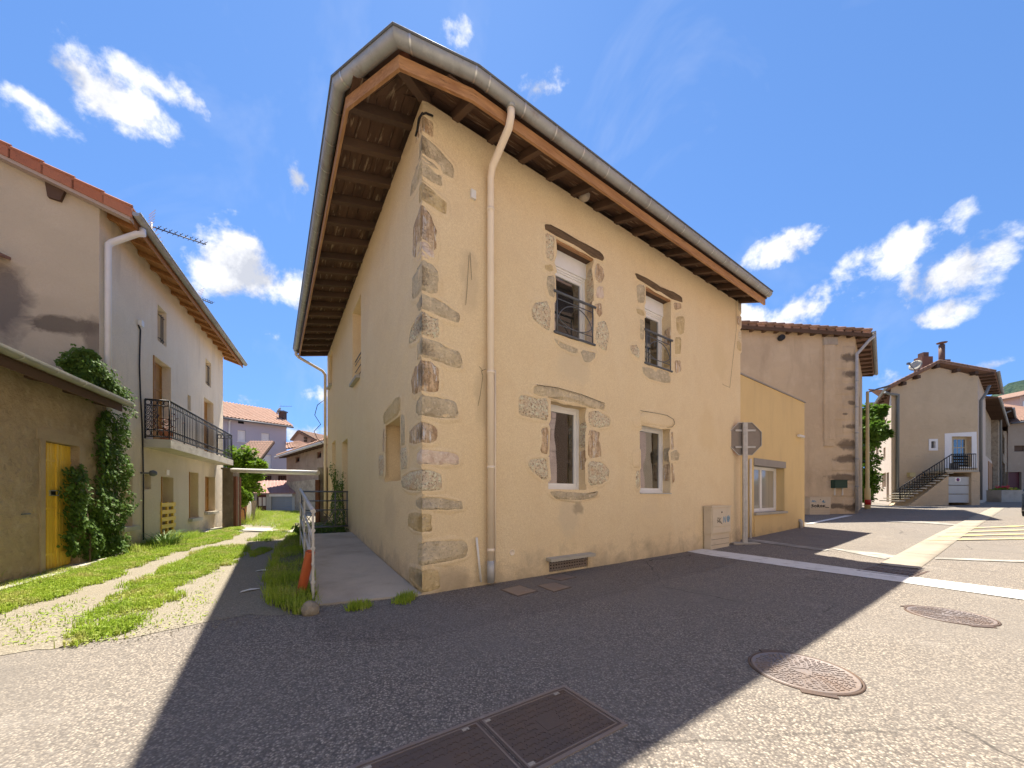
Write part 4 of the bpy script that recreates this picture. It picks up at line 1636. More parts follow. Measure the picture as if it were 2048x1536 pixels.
# ------------------------------------------------------------------ annex with the street window
aO = fR.P(SR + .02, 0, -.16)
fA = Face(aO, dR, nR)
annex = thing('annex', 'low yellow rendered annex with sloping parapet at the end of the corner house', 'annex', (aO.x, aO.y, 0))
sA = fA.s_at(1609)
zA0, zA1 = fA.z_at(1487, 751), fA.z_at(1607, 805)
print('annex', sA, zA0, zA1)
AW = box_of(fA, 1508, 1569, 931, 928, 1023, 1020)
AW = (AW[0], AW[1], fA.z_at(1540, 1024), fA.z_at(1530, 931))
wall_mesh('wall', fA, [(0, -.3), (sA, -.3), (sA, zA1), (0, zA0)], [rect(*AW)], .30, m_render_y, annex)
mb = MB()
e0, e1 = fA.P(sA, 0), fA.P(sA, 0) - nR * 4.2
mb.poly([zp(e0, -.3), zp(e1, -.3), zp(e1, zA1), zp(e0, zA1)])
f0 = fA.P(0, 0) - nR * 4.2
mb.poly([zp(e1, -.3), zp(f0, -.3), zp(f0, zA0), zp(e1, zA1)])
mb.poly([zp(fA.P(0, 0, -.3), zA0 - .1), zp(fA.P(sA - .05, 0, -.3), zA1 - .1), zp(e1, zA1 - .1), zp(f0, zA0 - .1)])
mb.build('wall', m_render_y, annex)
m_coping = mat('warm_grey_metal', (.30, .27, .235), .6, .3, var=[(3, 5, .4, .7, (.24, .215, .19), .6)])
mb = MB()
mb.prism([fA.P(-.0, zA0, .03), fA.P(sA + .04, zA1, .03), fA.P(sA + .04, zA1, -.34), fA.P(0, zA0, -.34)], (0, 0, .035))
mb.prism([fA.P(sA - .30, zA1 + .002, -.34), fA.P(sA + .04, zA1 + .002, -.34), fA.P(sA + .04, zA1 + .002, -4.2), fA.P(sA - .30, zA1 + .002, -4.2)], (0, 0, .03))
mb.build('coping', m_coping, annex)
# upper set-back with a strip of glazing behind the parapet
mb = MB()
mb.fbox(fA, .05, .62, zA0 - .05, zA0 + .28, -1.0, -.8)
g_ = mb.build('clerestory', m_white, annex)
mb = MB()
mb.fbox(fA, .12, .56, zA0 + .02, zA0 + .22, -.79, -.785)
mb.build('pane', m_glass, g_)
mb = MB()
mb.fbox(fA, .0, .66, zA0 + .28, zA0 + .33, -1.1, -.7)
mb.build('clerestory_roof', m_btile, annex)
# window: sliding frame, pale blinds, metal lintel, sill
m_blindglass = mat('pane_over_blind', (.40, .385, .33), .06, .5, ior=1.8, var=[(40, 2, .4, .6, (.30, .29, .25), .8, (1, 1, 0))])
w = window(fA, AW, annex, -.22, leafs=2, m_g=m_blindglass)
mb = MB()
mb.fbox(fA, AW[0] + .05, AW[1] - .05, AW[2], AW[3], -.33, -.30)
mb.build('blind', m_curtain, annex)
mb = MB()
mb.fbox(fA, AW[0] - .03, AW[1] + .06, AW[3] - .02, AW[3] + .17, -.25, .02)
mb.build('lintel', m_coping, annex)
mb = MB()
mb.fbox(fA, AW[0] - .03, AW[1] + .06, AW[2] - .06, AW[2] + .004, -.25, .07)
mb.build('sill', m_concrete_l, annex)
mb = MB()
mb.fbox(fA, AW[0] - .02, AW[1] + .05, -.2, AW[2] - .06, .001, .022)
mb.build('apron', m_render_y, annex)
a = fA.hit(1597, 873)
mb = MB()
mb.tube([fA.P(a[0] - .22, a[1], .07), fA.P(a[0] + .22, a[1], .07)], .04, 10)
mb.build('tube_light', m_pvcw, annex)
a = fA.hit(1598, 1050)
mb = MB()
mb.tube([fA.P(a[0], .02, .06), fA.P(a[0], .34, .06), fA.P(a[0], .40, .0)], .05, 10)
mb.build('pipe_stub', m_galv, annex)
mb = MB()
mb.tube([fA.P(fA.s_at(1497.5), .0, .04), fA.P(fA.s_at(1497.5), fA.z_at(1497.5, 918), .04)], .03, 8)
mb.build('conduit', m_pvcw, annex)


# ------------------------------------------------------------------ stop sign seen from behind
pb = Gz(1490, 1087)
yb = pb.y
sgn = thing('stop_sign', 'eight-sided road sign seen from behind on a grey steel post by the ochre house', 'road sign', pb)
zt_ = H + (HV - 846) / F * yb
mb = MB()
wp = .055
mb.box(Vector((pb.x, pb.y, (pb.z - .1 + zt_) / 2)), Vector((wp * .95, 0, 0)), Vector((0, .025, 0)), Vector((0, 0, (zt_ - pb.z + .1) / 2)))
mb.box(Vector((pb.x, pb.y - .027, (pb.z + zt_) / 2)), Vector((.012, 0, 0)), Vector((0, .004, 0)), Vector((0, 0, (zt_ - pb.z) / 2)))
mb.build('post', m_galv, sgn)
cz = H + (HV - 877) / F * yb
cxp = pb.x + .035
ra_ = .402
m_signback = mat('sign_back_grey', (.25, .215, .185), .55, .35, .2, var=[(4, 5, .45, .75, (.20, .175, .15), .6), (14, 5, .6, .75, (.16, .14, .12), .5)])
mb = MB()
oc = [Vector((cxp + ra_ * 1.06 * math.cos(math.pi / 8 + k * math.pi / 4), yb + .060, cz + ra_ * 1.06 * math.sin(math.pi / 8 + k * math.pi / 4))) for k in range(8)]
mb.prism(oc, (0, .006, 0))
pl_ = mb.build('plate', m_signback, sgn)
mb = MB()
for k in range(8):
    a, b = oc[k], oc[(k + 1) % 8]
    m_ = Vector((cxp, yb + .06, cz))
    mb.poly([a, b, b + Vector((0, -.022, 0)), a + Vector((0, -.022, 0))])
    a2, b2 = a + (m_ - a).normalized() * .012, b + (m_ - b).normalized() * .012
    mb.poly([a + Vector((0, -.022, 0)), b + Vector((0, -.022, 0)), b2 + Vector((0, -.022, 0)), a2 + Vector((0, -.022, 0))])
mb.build('rim', m_galv, pl_)
m_red = mat('red_sign_paint', (.45, .02, .02), .4)
mb = MB()
mb.prism([p + Vector((0, .0075, 0)) for p in oc], (0, .001, 0))
mb.build('sign_front', m_red, pl_)
cu = bpy.data.curves.new('lettering', 'FONT')
cu.body = 'STOP'
cu.size = .30
cu.align_x = 'CENTER'
cu.align_y = 'CENTER'
cu.extrude = .001
me = bpy.data.meshes.new('tmp')
_t = bpy.data.objects.new('tmp', cu)
COL.objects.link(_t)
_dg = bpy.context.evaluated_depsgraph_get()
me = bpy.data.meshes.new_from_object(_t.evaluated_get(_dg))
bpy.data.objects.remove(_t)
me.transform(Matrix.Translation(Vector((cxp, yb + .0705, cz)) - Vector(pb)) @ Matrix.Rotation(math.pi, 4, 'Z') @ Matrix.Rotation(math.pi / 2, 4, 'X'))
me.materials.clear()
me.materials.append(m_white)
link('lettering', me, pl_, (0, 0, 0), pb)
for dz in (-.2, .2):
    mb = MB()
    mb.box(Vector((cxp, yb + .045, cz + dz)), Vector((.24, 0, 0)), Vector((0, .012, 0)), Vector((0, 0, .022)))
    mb.build('bracket', m_galv, sgn)
mb = MB()
mb.prism([Vector((pb.x - .35, pb.y - .16, pb.z - .05)), Vector((pb.x + .3, pb.y - .12, pb.z - .05)), Vector((pb.x + .34, pb.y + .2, pb.z - .05)), Vector((pb.x - .3, pb.y + .18, pb.z - .05))], (0, 0, .068))
mb.build('footing', m_concrete_l, sgn)


# ------------------------------------------------------------------ street cabinets
m_ink = mat('black_marker', (.02, .02, .022), .5)
m_inkb = mat('blue_marker', (.08, .30, .50), .5)


def strokes(fc, s, z, w, h, o, lines, r, m_, parent, name='graffiti'):
    mb = MB()
    for ln in lines:
        pts = [fc.P(s + x * w, z + y * h, o) for x, y in ln]
        for a, b in zip(pts, pts[1:]):
            t = (b - a)
            if t.length < 1e-5:
                continue
            t.normalize()
            q = t.cross(fc.n).normalized() * r
            e = t * r * .6
            mb.poly([a - q - e, b - q + e, b + q + e, a + q - e])
    mb.build(name, m_, parent)


def cabinet(fc, s0, s1, zb, zt_, o0, o1, label, split, name='utility_cabinet'):
    base = fc.P((s0 + s1) / 2, zb, (o0 + o1) / 2)
    t = thing(name, label, 'utility cabinet', base, None)
    zs = zb + (zt_ - zb) * split
    mb = MB()
    mb.fbox(fc, s0 + .02, s1 - .02, zb - .1, zs, o0, o1 - .02)
    mb.build('plinth', m_beige, t)
    mb = MB()
    mb.fbox(fc, s0, s1, zs + .006, zt_ - .02, o0, o1)
    mb.build('body', m_beige, t)
    mb = MB()
    mb.prism([fc.P(s0 - .015, zt_ - .02, o0), fc.P(s1 + .015, zt_ - .02, o0), fc.P(s1 + .015, zt_ - .02, o1 + .02), fc.P(s0 - .015, zt_ - .02, o1 + .02)], (0, 0, .03))
    mb.build('lid', m_beige, t)
    d = MB()
    d.fbox(fc, s0 + .03, s1 - .03, zs + (zt_ - zs) * .28, zt_ - .05, o1 + .001, o1 + .012)
    dr = d.build('door', m_beige, t)
    mb = MB()
    mb.fbox(fc, s0 + .03, s1 - .03, zs + .03, zs + (zt_ - zs) * .24, o1 + .001, o1 + .010)
    mb.build('lower_flap', m_beige, t)
    mb = MB()
    mb.lathe(fc.P((s0 + s1) / 2, zt_ - .13, o1 + .012), [(.018, 0), (.018, .006), (.001, .007)], 10, fc.n)
    mb.build('lock', m_black_iron, dr)
    mb = MB()
    for k in range(2):
        mb.fbox(fc, s0 + .04, s1 - .04, zb + (zs - zb) * (.3 + .35 * k), zb + (zs - zb) * (.3 + .35 * k) + .006, o1 - .021, o1 - .016)
    mb.build('groove', m_rust_d, t)
    return t, zs


o1 = .19
c0, c1 = fR.s_at(1423, o1), fR.s_at(1461, o1)
zc = fR.z_at(1433, 1013, o1)
cab, zs = cabinet(fR, c0, c1, 0.0, zc, .02, o1, 'tall beige utility cabinet with blue and black graffiti against the ochre house', .36)
w_, h_ = c1 - c0, zc
DK = [[(.0, 1), (.0, 0)], [(0, 1), (.3, .85), (.35, .4), (0, .05)], [(.5, 1), (.45, 0)], [(.9, .95), (.48, .5), (1.0, -.05)], [(-.1, .5), (1.2, -.3)]]
strokes(fR, c0 + w_ * .28, h_ * .62, w_ * .2, h_ * .12, o1 + .014, DK, .006, m_ink, cab)
sp_ = [(1.0 + .34 * (1 - k / 22) * math.cos(k * .72), .5 + .62 * (1 - k / 22) * math.sin(k * .72)) for k in range(20)]
strokes(fR, c0 + w_ * .58, h_ * .62, w_ * .26, h_ * .14, o1 + .014, [[(0, 0), (.08, 1), (.4, 0), (.5, 1)], sp_], .010, m_inkb, cab)


# ------------------------------------------------------------------ covers set in the road
def ground_z2(p):
    return ground_z(p.x, p.y)


def manhole(u, v, r, label, ang, mark):
    c = G(u, v)
    t = thing('manhole_cover', label, 'manhole cover', (c.x, c.y, 0), 'round cast iron manholes in the road')
    mb = MB()
    mb.lathe(Vector((c.x, c.y, -.02)), [(r * 1.0, 0), (r * 1.0, .0275), (r * .955, .0285), (r * .955, .020), (.01, .020)], 64)
    mb.build('frame', m_rust_d, t)
    mb = MB()
    mb.lathe(Vector((c.x, c.y, -.02)), [(r * .94, .0), (r * .94, .0275), (r * .915, .0285), (r * .90, .0255), (.01, .0255)], 64)
    lid = mb.build('lid', m_rust, t)
    mb = MB()
    rg = random.Random(int(u))
    for ring in range(2, 11):
        rr = r * .9 * ring / 11
        n = int(ring * 4.2)
        for k in range(n):
            a = 2 * math.pi * (k + (ring % 2) * .5) / n + ang
            p = Vector((c.x + rr * math.cos(a), c.y + rr * math.sin(a), .0075))
            d = Vector((-math.sin(a), math.cos(a), 0))
            if k % 2:
                d = Vector((math.cos(a), math.sin(a), 0))
            mb.box(p, d * .014, Vector((-d.y, d.x, 0)) * .0055, Vector((0, 0, .0028)))
    mb.build('tread_studs', m_rust, lid, kind='stuff')
    mb = MB()
    tri = [Vector((c.x + math.cos(ang + k * 2.094) * .085, c.y + math.sin(ang + k * 2.094) * .085, .006)) for k in range(3)]
    for a, b in zip(tri, tri[1:] + tri[:1]):
        mb.bar(a, b, .016, .008)
    for k in range(28):
        a0, a1 = ang + 2.2 + k * .05, ang + 2.2 + (k + 1) * .05
        mb.bar(Vector((c.x + math.cos(a0) * r * .55, c.y + math.sin(a0) * r * .55, .006)), Vector((c.x + math.cos(a1) * r * .55, c.y + math.sin(a1) * r * .55, .006)), .012, .007)
    mb.build('cast_emblem', m_rust, lid)
    for s_ in mark:
        a = ang + s_
        p = Vector((c.x + math.cos(a) * r * 1.0, c.y + math.sin(a) * r * 1.0, .003))
        d = Vector((-math.sin(a), math.cos(a), 0))
        mb = MB()
        mb.box(p, d * .09, Vector((-d.y, d.x, 0)) * .03, Vector((0, 0, .0042)))
        mb.build('hinge_lug', m_rust_d, t)
    return t


manhole(1605, 1343, .262 * H, 'nearer round manhole cover, half in the shadow of the house', .4, (1.1, 3.9))
manhole(1899, 1231.5, .262 * H, 'farther round manhole cover in full sun beyond the shadow edge', 1.2, (.6, 3.3))

# twin telecom chamber
A_ = G(1128, 1376)
d1 = (G(957, 1442) - A_)
L1_ = d1.length
d1.normalize()
d2 = (G(1252, 1444) - A_)
W1_ = d2.length
d2 = (d2 - d1 * d2.dot(d1)).normalized()
cham = thing('chamber_cover', 'brown rectangular twin cover plate set in the asphalt in the foreground', 'chamber cover', A_)


def cp(a, b, z):
    return A_ + d1 * a + d2 * b + Vector((0, 0, z))


mb = MB()
t_ = .022
for (a0, a1, b0, b1) in ((-t_, 2 * L1_ + t_ + .01, -t_, 0), (-t_, 2 * L1_ + t_ + .01, W1_, W1_ + t_), (-t_, 0, 0, W1_), (2 * L1_ + .01, 2 * L1_ + .01 + t_, 0, W1_)):
    mb.prism([cp(a0, b0, -.03), cp(a1, b0, -.03), cp(a1, b1, -.03), cp(a0, b1, -.03)], (0, 0, .036))
mb.build('frame', m_rust, cham)
for k in range(2):
    a0 = .004 + k * (L1_ + .004)
    a1 = a0 + L1_ - .004
    mb = MB()
    mb.prism([cp(a0, .004, -.03), cp(a1, .004, -.03), cp(a1, W1_ - .004, -.03), cp(a0, W1_ - .004, -.03)], (0, 0, .034))
    lid = mb.build('lid', m_cover, cham)
    mb = MB()
    for (x0, x1, y0, y1) in ((.02, .035, .03, .97), (.965, .98, .03, .97), (.035, .965, .03, .045), (.035, .965, .955, .97)):
        mb.prism([cp(a0 + (a1 - a0) * x, W1_ * y, .004) for x, y in ((x0, y0), (x1, y0), (x1, y1), (x0, y1))], (0, 0, .003))
    mb.build('raised_edge', m_rust, lid)
    mb = MB()
    nx_, ny_ = 15, 9
    for i in range(nx_):
        for j in range(ny_):
            x = .075 + .85 * (i + .5 * (j % 2)) / (nx_ - .5)
            y = .10 + .80 * j / (ny_ - 1)
            if abs(x - .5) < .13 and abs(y - .5) < .14:
                continue
            c = cp(a0 + (a1 - a0) * x, W1_ * y, .0048)
            for q in range(3):
                an = q * 2.094 + (.52 if (i + j) % 2 else 0)
                dd = d1 * math.cos(an) + d2 * math.sin(an)
                mb.bar(c, c + dd * .017, .006, .004)
    mb.build('tread_pattern', m_cover, lid, kind='stuff')
    mb = MB()
    mb.prism([cp(a0 + (a1 - a0) * x, W1_ * y, .0041) for x, y in ((.41, .38), (.59, .38), (.59, .62), (.41, .62))], (0, 0, .002))
    mb.build('maker_plate', m_cover, lid)
    for (x, y, sw_) in ((.06, .07, 0), (.14, .07, 0), (.94, .07, 0), (.06, .93, 0), (.94, .93, 0), (.86, .93, 0)):
        mb = MB()
        mb.prism([cp(a0 + (a1 - a0) * (x + i), W1_ * (y + j), .0042) for i, j in ((-.03, -.022), (.03, -.022), (.03, .022), (-.03, .022))], (0, 0, .002))
        mb.prism([cp(a0 + (a1 - a0) * (x + i), W1_ * (y + j), .0063) for i, j in ((-.018, -.012), (.018, -.012), (.018, .012), (-.018, .012))], (0, 0, .0006))
        mb.build('key_slot', m_rust_d if x in (.06, .86) else m_concrete, lid)

# small covers by the wall
for quad, lab in (([(1000, 1180), (1040, 1171), (1077, 1183), (1035, 1193.5)], 'small rusty cover nearest the downpipe, left one of the front pair'),
                  ([(1074, 1172), (1108, 1165), (1143, 1175), (1108, 1185)], 'small rusty cover on the right of the front pair below the wall'),
                  ([(1090, 1156), (1122, 1147), (1153, 1155), (1122, 1162)], 'small dark cover close against the wall under the vent')):
    q = [G(u, v) for u, v in quad]
    c = sum(q, Vector((0, 0, 0))) / 4
    t = thing('access_cover', lab, 'access cover', c, 'small covers by the house wall')
    mb = MB()
    mb.prism([p + Vector((0, 0, -.03)) for p in q], (0, 0, .035))
    mb.build('frame', m_rust_d, t)
    mb = MB()
    mb.prism([c + (p - c) * .9 + Vector((0, 0, -.02)) for p in q], (0, 0, .0275))
    mb.build('lid', m_rust, t)

# storm grate
q = [G(1715, 1143), G(1756, 1133), G(1840, 1146), G(1820, 1156.5)]
q[2] = q[1] + (q[3] - q[0]) * 1.0
c = sum(q, Vector((0, 0, 0))) / 4
gr = thing('storm_grate', 'dark iron storm drain grating at the foot of the concrete gutter', 'drain grating', c)
mb = MB()
mb.prism([p + Vector((0, 0, -.01)) for p in q], (0, 0, .019))
mb.build('pit', m_dark, gr)
mb = MB()
for i in range(4):
    a, b = q[i] + Vector((0, 0, .010)), q[(i + 1) % 4] + Vector((0, 0, .010))
    mb.bar(a, b, .04, .018)
mb.build('frame', m_rust_d, gr)
for k in range(9):
    t = (k + 1) / 10
    mb = MB()
    mb.bar(q[0].lerp(q[3], t) + Vector((0, 0, .012)), q[1].lerp(q[2], t) + Vector((0, 0, .012)), .026, .012)
    mb.build('bar', m_rust_d, gr)
for k in range(2):
    t = (k + 1) / 3
    mb = MB()
    mb.bar(q[0].lerp(q[1], t) + Vector((0, 0, .0135)), q[3].lerp(q[2], t) + Vector((0, 0, .0135)), .026, .012)
    mb.build('cross_bar', m_rust_d, gr)

# ------------------------------------------------------------------ ramp railing, gate, duct, boulder
pn, pf = G(626, 1202), Vector((-3.86 * H, 6.84 * H, zt))
rl = thing('ramp_railing', 'galvanised tubular railing sloping up the left edge of the concrete ramp', 'railing', pn)
hn, hf = H + (HV - 1022) / F * pn.y, H + (HV - 979) / F * pf.y


def post(p, z0, z1, name='post'):
    mb = MB()
    dd = (pf - pn).normalized()
    dd.z = 0
    mb.box(Vector((p.x, p.y, (z0 + z1) / 2)), dd.normalized() * .028, Vector((-dd.y, dd.x, 0)).normalized() * .012, Vector((0, 0, (z1 - z0) / 2)))
    return mb.build(name, m_galv, rl)


p1 = post(pn, -.05, hn)
for z in (.22, .60, .80):
    mb = MB()
    mb.lathe(Vector((pn.x, pn.y, z)) + Vector((0, 0, 0)), [(.024, -.04), (.024, -.012), (.015, -.012), (.015, .012)], 10, Vector((pn.x - 0, pn.y, 0)).normalized())
    mb.build('bolt', m_galv, p1)
pm = pn.lerp(pf, .52)
post(pm, pm.z - .1, hn + (hf - hn) * .52)
post(pf, pf.z - .4, hf)
for fr_, r_ in ((1.0, .026), (.70, .016), (.40, .016), (.12, .016)):
    mb = MB()
    a = Vector((pn.x, pn.y, pn.z + (hn - pn.z) * fr_))
    b = Vector((pf.x, pf.y, pf.z + (hf - pf.z) * fr_))
    ex = (b - a).normalized() * .05
    mb.tube([a - ex, b + ex], r_, 10)
    mb.build('handrail' if fr_ == 1 else 'rail', m_galv, rl)
for t0 in (.06, .56):
    mb = MB()
    pts = []
    for k in range(13):
        t = t0 + .38 * k / 12
        b = pn.lerp(pf, t)
        zz = b.z + (hn + (hf - hn) * t - b.z) * (.12 + .55 * math.sin(math.pi * k / 12))
        pts.append((b.x, b.y, zz))
    mb.tube(pts, .010, 6)
    mb.build('arc', m_galv, rl)

gt = thing('ramp_gate', 'dark grey barred gate across the head of the ramp', 'gate', (pf.x, pf.y, zt))
ge = fL.P(4.25 * H, 0, .06)
gf = Face(pf, (Vector((ge.x, ge.y, 0)) - Vector((pf.x, pf.y, 0))))
gl = (Vector((ge.x, ge.y, 0)) - Vector((pf.x, pf.y, 0))).length
zbars = [H + (HV - v) / F * pf.y for v in (983, 1002, 1021, 1056)]
for k, z in enumerate(zbars):
    mb = MB()
    mb.tube([gf.P(0.02, z, 0), gf.P(gl, z, 0)], .019 if k in (0, 3) else .014, 8)
    mb.build('rail', m_iron, gt)
for s in (.02, gl * .72, gl - .02):
    mb = MB()
    mb.tube([gf.P(s, zbars[3], 0), gf.P(s, zbars[0], 0)], .016, 8)
    mb.build('upright', m_iron, gt)
for s0, s1, up in ((.05, gl * .7, 1), (.05, gl * .7, -1), (gl * .74, gl - .04, 1)):
    mb = MB()
    zm = (zbars[2] + zbars[3]) / 2
    hh = (zbars[2] - zbars[3])
    pts = [gf.P(s0 + (s1 - s0) * k / 12, (zbars[3] if up > 0 else zbars[2]) + up * hh * math.sin(math.pi * k / 12) * .95, 0) for k in range(13)]
    mb.tube(pts, .008, 6)
    mb.build('arc', m_iron, gt)

# orange corrugated duct
db = G(600, 1194)
dt = Vector((pn.x - .055, pn.y + .05, H + (HV - 1104) / F * pn.y))
du = thing('drain_duct', 'orange corrugated plastic duct standing in the grass against the railing post', 'duct', db)
mb = MB()
ax = (dt - db)
ln = ax.length
prof_ = []
nb = 30
for k in range(nb * 2 + 1):
    prof_.append((.052 if k % 2 else .045, ln * k / (nb * 2)))
prof_ += [(.040, ln), (.040, ln - .12)]
mb.lathe(db, prof_, 18, ax)
mb.build('corrugated_tube', m_orange, du)
mb = MB()
mb.lathe(db + ax.normalized() * (ln - .125), [(.042, 0), (.042, .004)], 18, ax)
mb.build('tube_mouth', m_dark, du)

# boulder
bp_ = G(620, 1228)
bm = bmesh.new()
bmesh.ops.create_icosphere(bm, subdivisions=3, radius=.085)
for v in bm.verts:
    q = v.co * 14
    v.co *= 1 + .16 * noise.noise(q * .7) + .05 * noise.noise(q * 2)
    v.co.z = v.co.z * 1.05 + .045
me = bpy.data.meshes.new('boulder')
for f_ in bm.faces:
    f_.smooth = True
bm.to_mesh(me)
bm.free()
me.materials.append(mat('boulder_stone', (.30, .26, .20), .95, .1, var=[(8, 7, .4, .68, (.20, .175, .13), .8), (30, 5, .5, .7, (.40, .36, .29), .5)], bump=[(25, 7, .03)]))
link('boulder', me, None, bp_, bp_, label='small rounded grey boulder at the foot of the railing', category='boulder')
# paper scraps lying about
for k, (u, v, a) in enumerate(((527, 1143, .4), (500, 1183, .9))):
    c = G(u, v)
    mb = MB()
    d = Vector((math.cos(a), math.sin(a), 0))
    e = Vector((-d.y, d.x, 0))
    pts = [c + d * x + e * y + Vector((0, 0, .014 + z)) for x, y, z in ((-.11, -.015, 0), (-.03, -.03, .012), (.08, -.012, .004), (.12, .02, .0), (.02, .028, .015), (-.08, .02, .006))]
    mb.prism(pts, (0, 0, .002))
    mb.build('litter', m_paint, None, origin=c, label=('torn white scrap on the shaded gravel near the grass verge', 'smaller pale scrap on the shaded asphalt nearer the camera')[k], category='litter')


# ------------------------------------------------------------------ left: tall house along the alley
d2v = hdir(680)
n2v = Vector((d2v.y, -d2v.x, 0))
LO = Vector((-6.45 * H, 5.86 * H, 0))
fS = Face(LO, d2v, n2v)
fG = Face(LO, -n2v, -d2v)
S2 = fS.s_at(446)
print('left facade length', S2)
lh = thing('alley_house', 'grey rendered house with ochre shutters and a long wrought iron balcony over the alley', 'house', LO)
m_lwall = mat('grey_render', (.82, .715, .55), .93, .15, var=[(.6, 6, .4, .7, (.70, .605, .46), .7), (1.6, 6, .55, .8, (.86, .79, .66), .7, (2, 2, .5)), (.9, 7, .54, .76, (.46, .40, .31), .65, (2.4, 2.4, .35)), (60, 3, .42, .66, (.54, .485, .41), .45)], splash=(.5, (.36, .30, .21), .8),
              bump=[(110, 3, .005), (18, 4, .01), (2, 3, .03)],
              spots=[((1.5, 4.0, 1.0), (9, 9, 1.9), (.50, .40, .26), .62, .35)])
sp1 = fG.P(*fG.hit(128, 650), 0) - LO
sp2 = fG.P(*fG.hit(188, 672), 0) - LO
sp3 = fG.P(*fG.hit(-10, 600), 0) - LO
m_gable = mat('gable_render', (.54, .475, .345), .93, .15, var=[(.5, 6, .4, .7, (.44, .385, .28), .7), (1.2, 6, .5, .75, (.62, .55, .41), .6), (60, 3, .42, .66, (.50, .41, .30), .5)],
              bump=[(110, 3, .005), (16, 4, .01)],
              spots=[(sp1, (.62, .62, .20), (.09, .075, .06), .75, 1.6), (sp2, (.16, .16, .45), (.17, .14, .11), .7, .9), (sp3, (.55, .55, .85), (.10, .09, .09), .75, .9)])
zS = fS.z_at(205, 425)
oS = .50
# openings
SW = {}
for key, a in dict(u1=(315, 333, 612, 622, 684, 691), u2=(411, 422, 715, 728, 768, 775), d1=(306, 342, 709, 736, 878, 885), d2=(408, 427, 793, 808, 905, 908), slit=(375, 381.5, 788, 793, 819, 823),
                   lw=(241, 265, 942, 942, 1054, 1053), niche=(289, 302, 948, 949, 978, 979), gd=(322, 347, 953, 955, 1066, 1064), w1=(378, 397, 943, 946, 1037, 1035), w2=(410, 430, 952, 955, 1024, 1022)).items():
    SW[key] = box_of(fS, *a)
for k_ in ('d1', 'd2'):
    SW[k_] = (SW[k_][0], SW[k_][1], fS.z_at(300, 886), SW[k_][3])
SW['gd'] = (SW['gd'][0], SW['gd'][1], .12, SW['gd'][3])
for k_, b in SW.items():
    print(k_, [round(x, 2) for x in b])
wall_mesh('wall', fS, [(0, -.3), (S2, -.3), (S2, zS + .25), (0, zS + .25)], [rect(*b) for b in SW.values()], .32, m_lwall, lh, rim=False)
GWID = 8.4
zR2 = zS + .34 * (GWID / 2 + 0)
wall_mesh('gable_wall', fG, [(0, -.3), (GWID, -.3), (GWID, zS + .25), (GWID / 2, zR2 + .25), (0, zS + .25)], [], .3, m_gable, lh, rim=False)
fE = Face(fS.P(S2, 0), -n2v, d2v)
wall_mesh('gable_wall', fE, [(0, -.9), (GWID, -.9), (GWID, zS + .25), (GWID / 2, zR2 + .25), (0, zS + .25)], [], .3, m_lwall, lh, rim=False)
for key in SW:
    b = SW[key]
    mb = MB()
    mb.fbox(fS, b[0] - .03, b[1] + .03, b[2] - .03, b[3] + .03, -.32, -.29)
    mb.build('recess_back', m_lwall if key in ('slit', 'niche', 'lw', 'w1', 'gd', 'u1', 'u2') else m_dark, lh)


def shutters(fc, b, o, parent, leafs=2, m_=None, skew=0):
    m_ = m_ or m_shutter
    w = (b[1] - b[0]) / leafs
    for k in range(leafs):
        s0, s1 = b[0] + k * w + .006, b[0] + (k + 1) * w - .006
        mb = MB()
        mb.fbox(fc, s0, s1, b[2] + .01, b[3] - .01, o - .02, o)
        sh = mb.build('shutter', m_, parent)
        mb = MB()
        h = b[3] - b[2]
        bars(mb, fc, s0, s1, b[2] + .01, b[3] - .01, w * .14, o + .001, o + .016)
        for f_ in (.36, .68):
            mb.fbox(fc, s0 + w * .14, s1 - w * .14, b[2] + h * f_, b[2] + h * f_ + .09, o + .001, o + .016)
        mb.build('shutter_frame', m_, sh)
        for f_ in (.06, .44, .76):
            mb = MB()
            mb.fbox(fc, s0 + w * .26, s1 - w * .26, b[2] + h * f_ + .06, b[2] + h * (f_ + .22), o + .001, o + .010)
            mb.build('raised_panel', m_, sh)


for key in ('d1', 'd2', 'w2'):
    shutters(fS, SW[key], -.20, lh)
# the open near leaf of the first balcony door, folded back against its reveal
for key in ('d1', 'w1', 'gd'):
    b = SW[key]
    mb = MB()
    mb.fbox(fS, b[0] + .004, b[0] + .034, b[2] + .01, b[3] - .01, -.29, .02)
    mb.build('shutter', m_shutter, lh)
for key, ex in (('w1', .06), ('w2', .07), ('lw', .12)):
    b = SW[key]
    mb = MB()
    mb.fbox(fS, b[0] - ex, b[1] + ex, b[2] - .09, b[2] - .003, -.25, .10)
    mb.build('sill', m_concrete_l, lh)
for key in ('u1', 'u2'):
    b = SW[key]
    mb = MB()
    for t in (.4, .75):
        s = b[0] + (b[1] - b[0]) * t * .55
        mb.tube([fS.P(s, b[2] - .02, .03), fS.P(s, b[3] - (b[3] - b[2]) * .25, .03)], .010, 6)
    for t in (.06, .7):
        z = b[2] + (b[3] - b[2]) * t
        mb.tube([fS.P(b[0] - .03, z, .03), fS.P(b[0] + (b[1] - b[0]) * .55, z, .03)], .010, 6)
    mb.build('window_grille', m_black_iron, lh)
# pallet gate in the ground door
b = SW['gd']
pg = thing('pallet_barrier', 'ochre slatted pallet standing across the ground floor doorway', 'pallet', fS.P((b[0] + b[1]) / 2, .12, .03))
for k in range(5):
    z = .16 + k * .185
    mb = MB()
    mb.fbox(fS, b[0] - .04, b[1] + .05, z, z + .10, .012, .034)
    mb.build('slat', m_yellow, pg)
for t in (.02, .5, .98):
    mb = MB()
    s = b[0] + (b[1] - b[0]) * t
    mb.fbox(fS, s - .04, s + .04, .12, 1.02, -.03, .011)
    mb.build('batten', m_yellow, pg)

